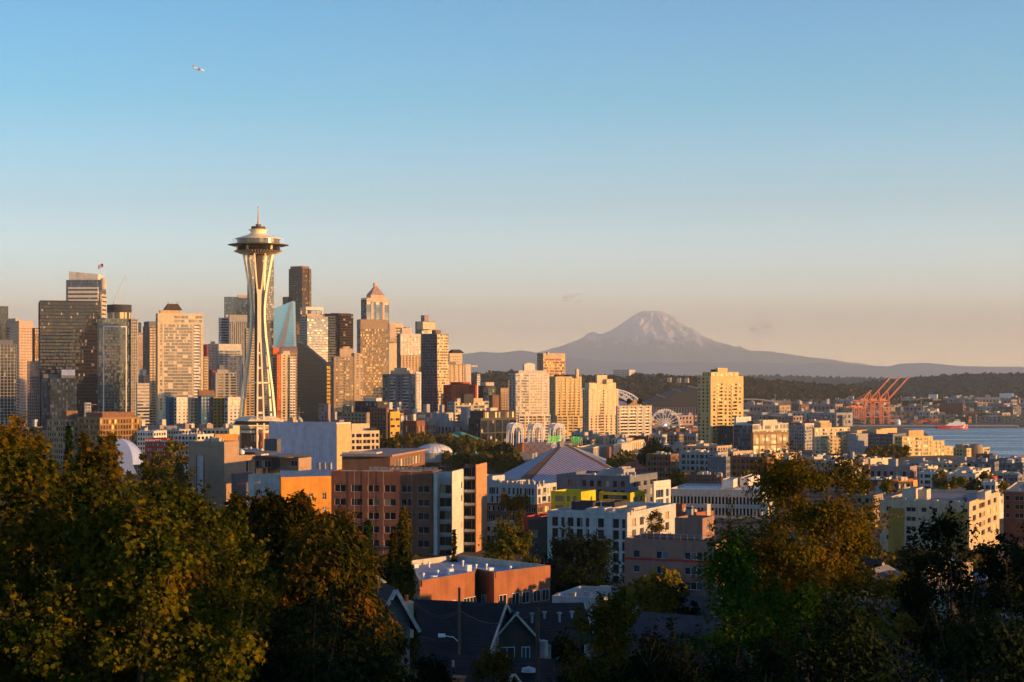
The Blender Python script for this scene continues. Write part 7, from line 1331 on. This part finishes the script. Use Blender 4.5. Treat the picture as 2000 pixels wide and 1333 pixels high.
# ---------------------------------------------------------------- low-rise fabric, port district, far buildings
FP = []
def ftemplates():
    specs = [('offwhite', 14, 10, 9), ('tan', 18, 12, 12), ('gray', 22, 12, 8), ('brickbrown', 16, 14, 10), ('tan_dark', 14, 12, 14), ('slate', 18, 12, 11), ('mauve', 20, 14, 8), ('brown', 12, 10, 8)]
    for i, (m_, w_, d_, h_) in enumerate(specs):
        b = Bld('low_building', 'x', 'building', 32, 1000, 1000); b.zb = 0; b.root.location = (0, 0, -500); b.vbox(-w_, 0, 0, d_, 0, h_, m_, W('w.', max(3, w_ // 3), g='glassdark', nf=h_ // 3), W('w.', max(3, d_ // 3), g='glasswarm' if i % 2 else 'glassdark', nf=h_ // 3), roof=['rooflight', 'roofgray', 'roofwhite', 'roofgray'][i % 4]); b.near = False
        b.vbox(-w_*.6, -w_*.4, d_*.3, d_*.6, h_ - .9, h_ + 1.8, 'offwhite' if i % 2 else 'gray', name='roof_box', par=0)
        # windows of these low blocks stay part of the facade panels
        for name, lst in list(b.req.items()):
            mb = MB()
            for key, p, side in lst:
                c = [(0, 0, 0), (key[0], 0, 0), (key[0], 0, key[1]), (0, 0, key[1])]
                if side == 'B': c = [(-y, x, z) for x, y, z in c]
                mb.poly([(p[0]+x, p[1]+y, p[2]+z) for x, y, z in c])
            mb.build('glazing', 'glassdark' if i % 2 == 0 else 'glasswarm', b.root)
        FP.append((b.root, w_, d_, h_, m_))
ftemplates(); used = set()
COLN = {'offwhite': 'off-white', 'tan': 'tan', 'lightgray': 'light grey', 'brickbrown': 'brown brick', 'cream': 'cream', 'slate': 'slate grey', 'mauve': 'mauve', 'white': 'white'}
def fill(k, px, Y, yt, label, group, sx=1.0, rz=0.0):
    root, w_, d_, h_, m_ = FP[k]; x = (px - 1000) / F * Y; zg = ground_z(x, Y) - 1; zt = CZ - (yt - HOR) / F * Y
    if zt - zg < 3: zt = zg + 5
    if k not in used: used.add(k); o = root
    else: o = copy_tree(root)
    o.location = (x, Y, zg); o.scale = (sx, sx, (zt - zg) / h_); o.rotation_euler[2] = -R(32) + R(rz); o['label'] = label; o['group'] = group
g3 = random.Random(11)
# band behind and right of the arena
for row, (x0, x1, Y, y0, n) in enumerate(((1262, 1420, 1250, 884, 5), (1430, 1640, 1150, 890, 6), (1275, 1420, 1380, 872, 5), (1540, 1700, 1000, 902, 5), (1640, 1800, 950, 914, 4), (1780, 2010, 1100, 902, 8), (1930, 2010, 1300, 893, 3), (1680, 1780, 700, 962, 2))):
    for i in range(n):
        k = g3.choice([0, 1, 2, 2, 3, 4, 5, 6, 7]); px = x0 + (x1 - x0) * (i + .5) / n + g3.uniform(-5, 5); fill(k, px, Y + g3.uniform(-40, 40), y0 + g3.uniform(-6, 7), 'small flat-roofed low building in the district right of the arena', 'low buildings right of the arena', g3.uniform(.8, 1.25), g3.uniform(-6, 6))
for (x0, x1, Y, y0, n) in ((-20, 300, 1400, 836, 12), (280, 520, 1300, 838, 8), (650, 900, 1500, 818, 10), (650, 880, 1650, 806, 9), (880, 1010, 1560, 838, 4), (1020, 1260, 1500, 858, 10), (1130, 1370, 1600, 850, 8)):
    for i in range(n):
        k = g3.randrange(8); fill(k, x0 + (x1 - x0) * (i + .5) / n + g3.uniform(-5, 5), Y + g3.uniform(-50, 50), y0 + g3.uniform(-6, 8), 'small low block between the park and the downtown towers', 'low blocks at the foot of downtown', g3.uniform(.8, 1.3), g3.uniform(-6, 6))
# waterfront and stadium district seen between the towers, then the industrial flats
for (x0, x1, Y, y0, y1, n) in ((1270, 1370, 2300, 838, 852, 9), (1270, 1365, 3300, 806, 822, 14), (1455, 1610, 2600, 822, 834, 16), (1455, 1650, 3300, 804, 814, 20), (1455, 1760, 4300, 788, 799, 30), (1740, 2010, 3900, 803, 815, 26), (1740, 2010, 4700, 786, 798, 30), (1760, 2010, 5600, 774, 782, 22), (1455, 1700, 5000, 780, 788, 16), (1205, 1300, 2900, 815, 830, 6)):
    n = int(n * .7)
    for i in range(n):
        k = g3.choice([0, 1, 2, 4, 5, 6, 7, 5, 6, 2, 3]); fill(k, x0 + (x1 - x0) * (i + g3.random()) / n, Y * g3.uniform(.96, 1.05), g3.uniform(y0, y1), 'tiny warehouse or office in the industrial flats before the hills', 'industrial flats buildings', g3.uniform(1.6, 4.0), g3.uniform(-30, 30))
def far(name, label, x0, x1, yt, yb, Y, m_, sp=None): return BB(name, label, 20, x0, x0 + (x1 - x0) * .72, x1, yt, Y, m_, sp, None, ybase=yb + 4)
far('office_block', 'brown brick factory tower block beyond the red ship', 1835, 1899, 788, 812, 4200, 'brown', W('w.', 10, fh=5, g='glassdark')); far('warehouse', 'green warehouse beyond the orange cranes', 1805, 1824, 796, 810, 4200, 'tealroof'); far('warehouse', 'white sunlit stepped shed right of the green warehouse', 1820, 1834, 799, 810, 4150, 'white')
far('warehouse', 'long dark shed roof behind the ship quay', 1745, 1905, 812, 820, 3950, 'charcoal'); far('hospital', 'white-blue hospital block on the near hill top', 1198, 1241, 722.5, 735, 6150, 'white', W('w.', 8, fh=6, g='glassblue')); far('office_block', 'low teal-grey block on the near hill, right of the hospital', 1246, 1290, 732, 742, 6150, 'slate')
for i, (px, yt) in enumerate(((1303, 738), (1322, 739), (1337, 739), (1345, 753), (1655, 762), (1790, 783))): far('house', ['small sunlit house left in the hilltop row', 'small sunlit house second in the hilltop row', 'small sunlit house right in the hilltop row', 'lone pale house lower on the near hill', 'tiny pale house on the hill left of the cranes', 'bright house on the slope right of the cranes'][i], px, px + 9, yt, yt + 5, 5950, 'cream')
far('shipyard_shed', 'long white roofed sheds under the far wooded hill', 1778, 1850, 771, 780, 6500, 'roofwhite'); far('shipyard_shed', 'white terraced sheds on the right below the wooded hill', 1952, 1988, 769, 776, 6500, 'roofwhite'); far('silo', 'pair of small pale silos right of the ship', 1888, 1900, 817, 830, 3850, 'lightgray')
c = P(1754, 824, 3650); r = empty('storage_tent', (c.x, c.y, 3), 0, 'round white storage dome on the quay left of the ship', 'dome'); mb = MB(); mb.lathe([(5, 0), (5, 8), (3.6, 11.5), (0, 13)], 20); mb.build('dome_shell', 'metalwhite', r, smooth=True)
# light masts and stacks in the industrial flats
for i, (px, yt, Y) in enumerate(((1514, 772, 4200), (1541, 782, 4200), (1562, 786, 4100), (1586, 798, 3800), (1644, 782, 4400), (1760, 775, 4300), (1799, 777, 4300), (1907, 812, 3800), (1820, 814, 3750), (1831, 814, 3750))):
    x = (px - 1000) / F * Y; r = empty('light_mast', (x, Y, 4), 0, 'thin light mast in the industrial flats', 'mast', 'light masts in the industrial flats'); h_ = CZ - (yt - HOR) / F * Y - 4; mb = MB(); mb.tube((0, 0, 0), (0, 0, h_), .8, .5, 6); mb.build('mast', 'tan', r); mb = MB(); mb.box(-2.4, 2.4, -.6, .6, h_, h_ + 1.2); mb.build('lamp_head', 'offwhite', r)
def viaduct(label, pts, Y, w_=12):
    r = empty('viaduct', P(pts[0][0], pts[0][1], Y), 0, label, 'bridge'); o = r.location; mb = MB(); pl = MB()
    for (a, b_) in zip(pts, pts[1:]):
        A = P(*a, Y) - o; B_ = P(*b_, Y) - o; mb.poly([(A.x, 0, A.z), (B_.x, 0, B_.z), (B_.x, w_, B_.z), (A.x, w_, A.z)]); mb.poly([(A.x, 0, A.z - 3), (B_.x, 0, B_.z - 3), (B_.x, 0, B_.z), (A.x, 0, A.z)]); mb.poly([(A.x, w_, A.z - 3), (B_.x, w_, B_.z - 3), (B_.x, 0, B_.z - 3), (A.x, 0, A.z - 3)][::-1])
        pl.box(A.x - 1.5, A.x + 1.5, 3, w_ - 3, 4 - o.z, A.z - 3.05)
    mb.build('deck', 'concrete', r); pl.build('pier', 'concrete', r)
viaduct('curved concrete viaduct below the near hill', [(1445, 779), (1470, 779), (1490, 780), (1510, 783), (1530, 787)], 4700); viaduct('long low concrete ramp left of the cranes', [(1530, 819), (1570, 818), (1610, 815), (1650, 812), (1672, 812)], 3500)
MR = [('grey flat-roofed apartment block with sunlit right end, middle row right of the arena', 24, 1326, 1402, 1422, 884, 930, 'gray'), ('grey-blue apartment block with flat white coping, middle row', 24, 1383, 1418, 1426, 893, 860, 'slate'), ('dark red brick apartment block with pale arched windows', 18, 1425, 1498, 1512, 893, 900, 'brickbrown'), ('golden tan flat-roofed block behind the red brick block', 50, 1497, 1503, 1556, 886, 980, 'sand'), ('tan roof-stepped block left of the golden tan one', 40, 1400, 1432, 1470, 882, 1050, 'tan'), ('pale low commercial block with skylights in front of the yellow balcony block', 40, 1560, 1590, 1640, 893, 1080, 'offwhite'), ('brown block with dark upper windows right of the fluted hall', 24, 1262, 1310, 1326, 888, 1000, 'brown'), ('long tan garage block under the golden freestanding tower', 30, 1330, 1400, 1430, 872, 1300, 'tan'), ('cream corner block left of the timber flats', 40, 1590, 1640, 1668, 900, 960, 'cream'), ('low brown brick building behind the golden street trees', 20, 1340, 1400, 1412, 928, 800, 'brickbrown')]
for i, (lb, a, x0, xc, x1, yt, Y, m_) in enumerate(MR): BL('apartment_building', lb, a, x0, xc, x1, yt, Y, m_, W('.W.w', 4, g='glassdark', fh=3.1, nf=5), W('.W.w', 3, g='glasswarm', fh=3.1, nf=5), roof=['roofgray', 'rooflight', 'roofdark'][i % 3], pent=[(x0 + (x1-x0)*.3, x0 + (x1-x0)*.45, x0 + (x1-x0)*.55, yt - 5, ['offwhite', 'tan', 'gray'][i % 3], 8)])
b = Bld('house', 'orange brick hall with a red hipped roof and chimney right of the arena', 'house', 30, 1250, 950); b.vol(1208, 1250, 1262, 918, 'brick', W('w.', 6, nf=1), W('w.', 3, nf=1), par=0); wl, wr = b.dims(1208, 1250, 1262, 950, None, None); z_ = b.zof(918, 950); mb = MB(); e = .8
A = [(-wl-e, -e), (e, -e), (e, wr+e), (-wl-e, wr+e)]; q1, q2 = (-wl*.7, wr*.5), (-wl*.3, wr*.5)
for pts in ([A[0]+(z_,), A[1]+(z_,), q2+(z_+4,), q1+(z_+4,)], [A[1]+(z_,), A[2]+(z_,), q2+(z_+4,)], [A[2]+(z_,), A[3]+(z_,), q1+(z_+4,), q2+(z_+4,)], [A[3]+(z_,), A[0]+(z_,), q1+(z_+4,)]): mb.poly(pts)
rf = mb.build('hip_roof', 'roofred', b.root); mb = MB(); mb.box(-.6, .6, -.6, .6, 0, 4); mb.build('chimney', 'brick', rf, (-wl*.25, wr*.2, z_+1)); b.done()
# ---------------------------------------------------------------- aircraft and clouds
def cloud(label, lst):
    r = empty('cloud', P(lst[0][0], lst[0][1], 118000), 0, label, 'cloud'); mb = MB(); o = r.location
    for (px, py, w_, h_) in lst:
        c = P(px, py, 118000) - o; W_ = w_ / F * 118000 / 2; H_ = h_ / F * 118000 / 2; n0 = len(mb.v); pr = [(math.cos(a), math.sin(a)) for a in [-math.pi/2 + math.pi*i/10 for i in range(11)]]; mb.lathe([(max(0, x), z) for x, z in pr], 20)
        for i in range(n0, len(mb.v)): x, y, z = mb.v[i]; wob = 1 + .18*math.sin(x*5 + px) + .14*math.sin(z*6 + y*4); mb.v[i] = (c.x + x*W_*wob, y*W_*.6*wob, c.z + z*H_*wob + .2*H_*math.sin(x*3))
    me = mb.mesh('cloud', 'white'); m = bpy.data.materials.new('cloudmat'); m.use_nodes = True; nt = m.node_tree; nt.nodes.remove(nt.nodes['Principled BSDF']); L = nt.links.new
    df = N(nt, 'BsdfDiffuse'); df.inputs[0].default_value = (.95, .9, .92, 1); tp = N(nt, 'BsdfTransparent'); mi = N(nt, 'MixShader'); lw = N(nt, 'LayerWeight'); lw.inputs[0].default_value = .5; tc = N(nt, 'TexCoord'); no = N(nt, 'TexNoise'); no.inputs['Scale'].default_value = .0016; no.inputs['Detail'].default_value = 6; mp = N(nt, 'Mapping'); mp.inputs['Scale'].default_value = (.5, .5, 3.0); L(tc.outputs['Object'], mp.inputs[0]); L(mp.outputs[0], no.inputs['Vector'])
    iv = N(nt, 'Math', operation='SUBTRACT'); iv.inputs[0].default_value = 1.0; L(lw.outputs['Facing'], iv.inputs[1]); pw = N(nt, 'Math', operation='POWER'); L(iv.outputs[0], pw.inputs[0]); pw.inputs[1].default_value = 1.6; mu = N(nt, 'Math', operation='MULTIPLY'); L(pw.outputs[0], mu.inputs[0]); L(ramp(nt, no.outputs['Fac'], [(.3, (0, 0, 0)), (.65, (.5, .5, .5))]), mu.inputs[1])
    L(mu.outputs[0], mi.inputs[0]); L(tp.outputs[0], mi.inputs[1]); L(df.outputs[0], mi.inputs[2]); L(mi.outputs[0], nt.nodes['Material Output'].inputs['Surface']); me.polygons.foreach_set('use_smooth', [True] * len(me.polygons)); me.materials.clear(); me.materials.append(m); put('cloud_body', me, r)
cloud('small wispy cloud above the left shoulder of the snow peak', [(1112, 580, 26, 12), (1128, 577, 24, 9), (1130, 590, 20, 10), (1104, 588, 14, 6)])
cloud('faint pink stacked cloud right of the snow peak', [(1488, 640, 52, 22), (1496, 655, 40, 10), (1500, 618, 70, 5), (1486, 632, 30, 12)])
cloud('thin grey cloud streaks left of the snow peak', [(1135, 621, 110, 2.6), (1080, 627, 80, 2), (1170, 632, 50, 2)])
def plane(label, px, py, Y, L_, rz, tail='red', pitch=0, small=False):
    r = empty('airliner', P(px, py, Y), R(rz), label, 'aircraft'); r.rotation_euler = (0, R(pitch), R(rz)); mb = MB(); pr = [(-.5, .0), (-.46, .02), (-.30, .048), (.32, .052), (.42, .042), (.48, .02), (.5, 0)]
    for (x0, r0), (x1, r1) in zip(pr, pr[1:]): mb.tube((x0*L_, 0, 0), (x1*L_, 0, 0), max(.02, r0*L_), max(.02, r1*L_), 12, caps=False)
    mb.build('fuselage', 'metalwhite', r, smooth=True); mb = MB()
    for s in (-1, 1): mb.poly([(.10*L_, s*.03*L_, -.025*L_), (-.06*L_, s*.03*L_, -.025*L_), (-.16*L_, s*.46*L_, .01*L_), (-.11*L_, s*.46*L_, .01*L_)])
    w_ = mb.build('wing', 'metalgray', r)
    w_.modifiers.new('s', 'SOLIDIFY').thickness = .01 * L_
    for s in (-1, 1): mb = MB(); mb.tube((.02*L_, s*.16*L_, -.06*L_), (.12*L_, s*.16*L_, -.06*L_), .026*L_, .03*L_, 10); mb.build('engine', 'metaldark', r)
    mb = MB(); mb.poly([(-.33*L_, 0, .04*L_), (-.44*L_, 0, .19*L_), (-.50*L_, 0, .19*L_), (-.46*L_, 0, .03*L_)]); t_ = mb.build('tail_fin', tail, r); t_.modifiers.new('s', 'SOLIDIFY').thickness = .012 * L_
    mb = MB(); [mb.poly([(-.40*L_, 0, .03*L_), (-.46*L_, s*.18*L_, .04*L_), (-.5*L_, s*.18*L_, .04*L_), (-.47*L_, 0, .03*L_)]) for s in (-1, 1)]; t_ = mb.build('tailplane', 'metalgray', r); t_.modifiers.new('s', 'SOLIDIFY').thickness = .01 * L_
plane('white airliner with a red tail fin high at the upper left', 388, 135, 5200, 38, 28, 'red', 12)
plane('tiny white airliner far away, below the larger one', 235, 314, 17000, 34, -8, 'metalwhite', 3); plane('tiny dark airliner speck over the right horizon', 1887, 562, 26000, 40, 170, 'metalgray', 0)
# ---------------------------------------------------------------- haze
if HAZE > 0:
    mb = MB(); mb.box(-75000, 75000, -3000, 108000, -60, 4000); o = mb.build('haze', plain('hz', (1,1,1))); o['kind'] = 'stuff'
    m = bpy.data.materials.new('hazemat'); m.use_nodes = True; nt = m.node_tree; nt.nodes.remove(nt.nodes['Principled BSDF'])
    pv = nt.nodes.new('ShaderNodeVolumePrincipled'); pv.inputs['Color'].default_value = HAZE_COL; pv.inputs['Density'].default_value = HAZE; pv.inputs['Anisotropy'].default_value = 0.05
    nt.links.new(pv.outputs[0], nt.nodes['Material Output'].inputs['Volume']); o.data.materials.clear(); o.data.materials.append(m)
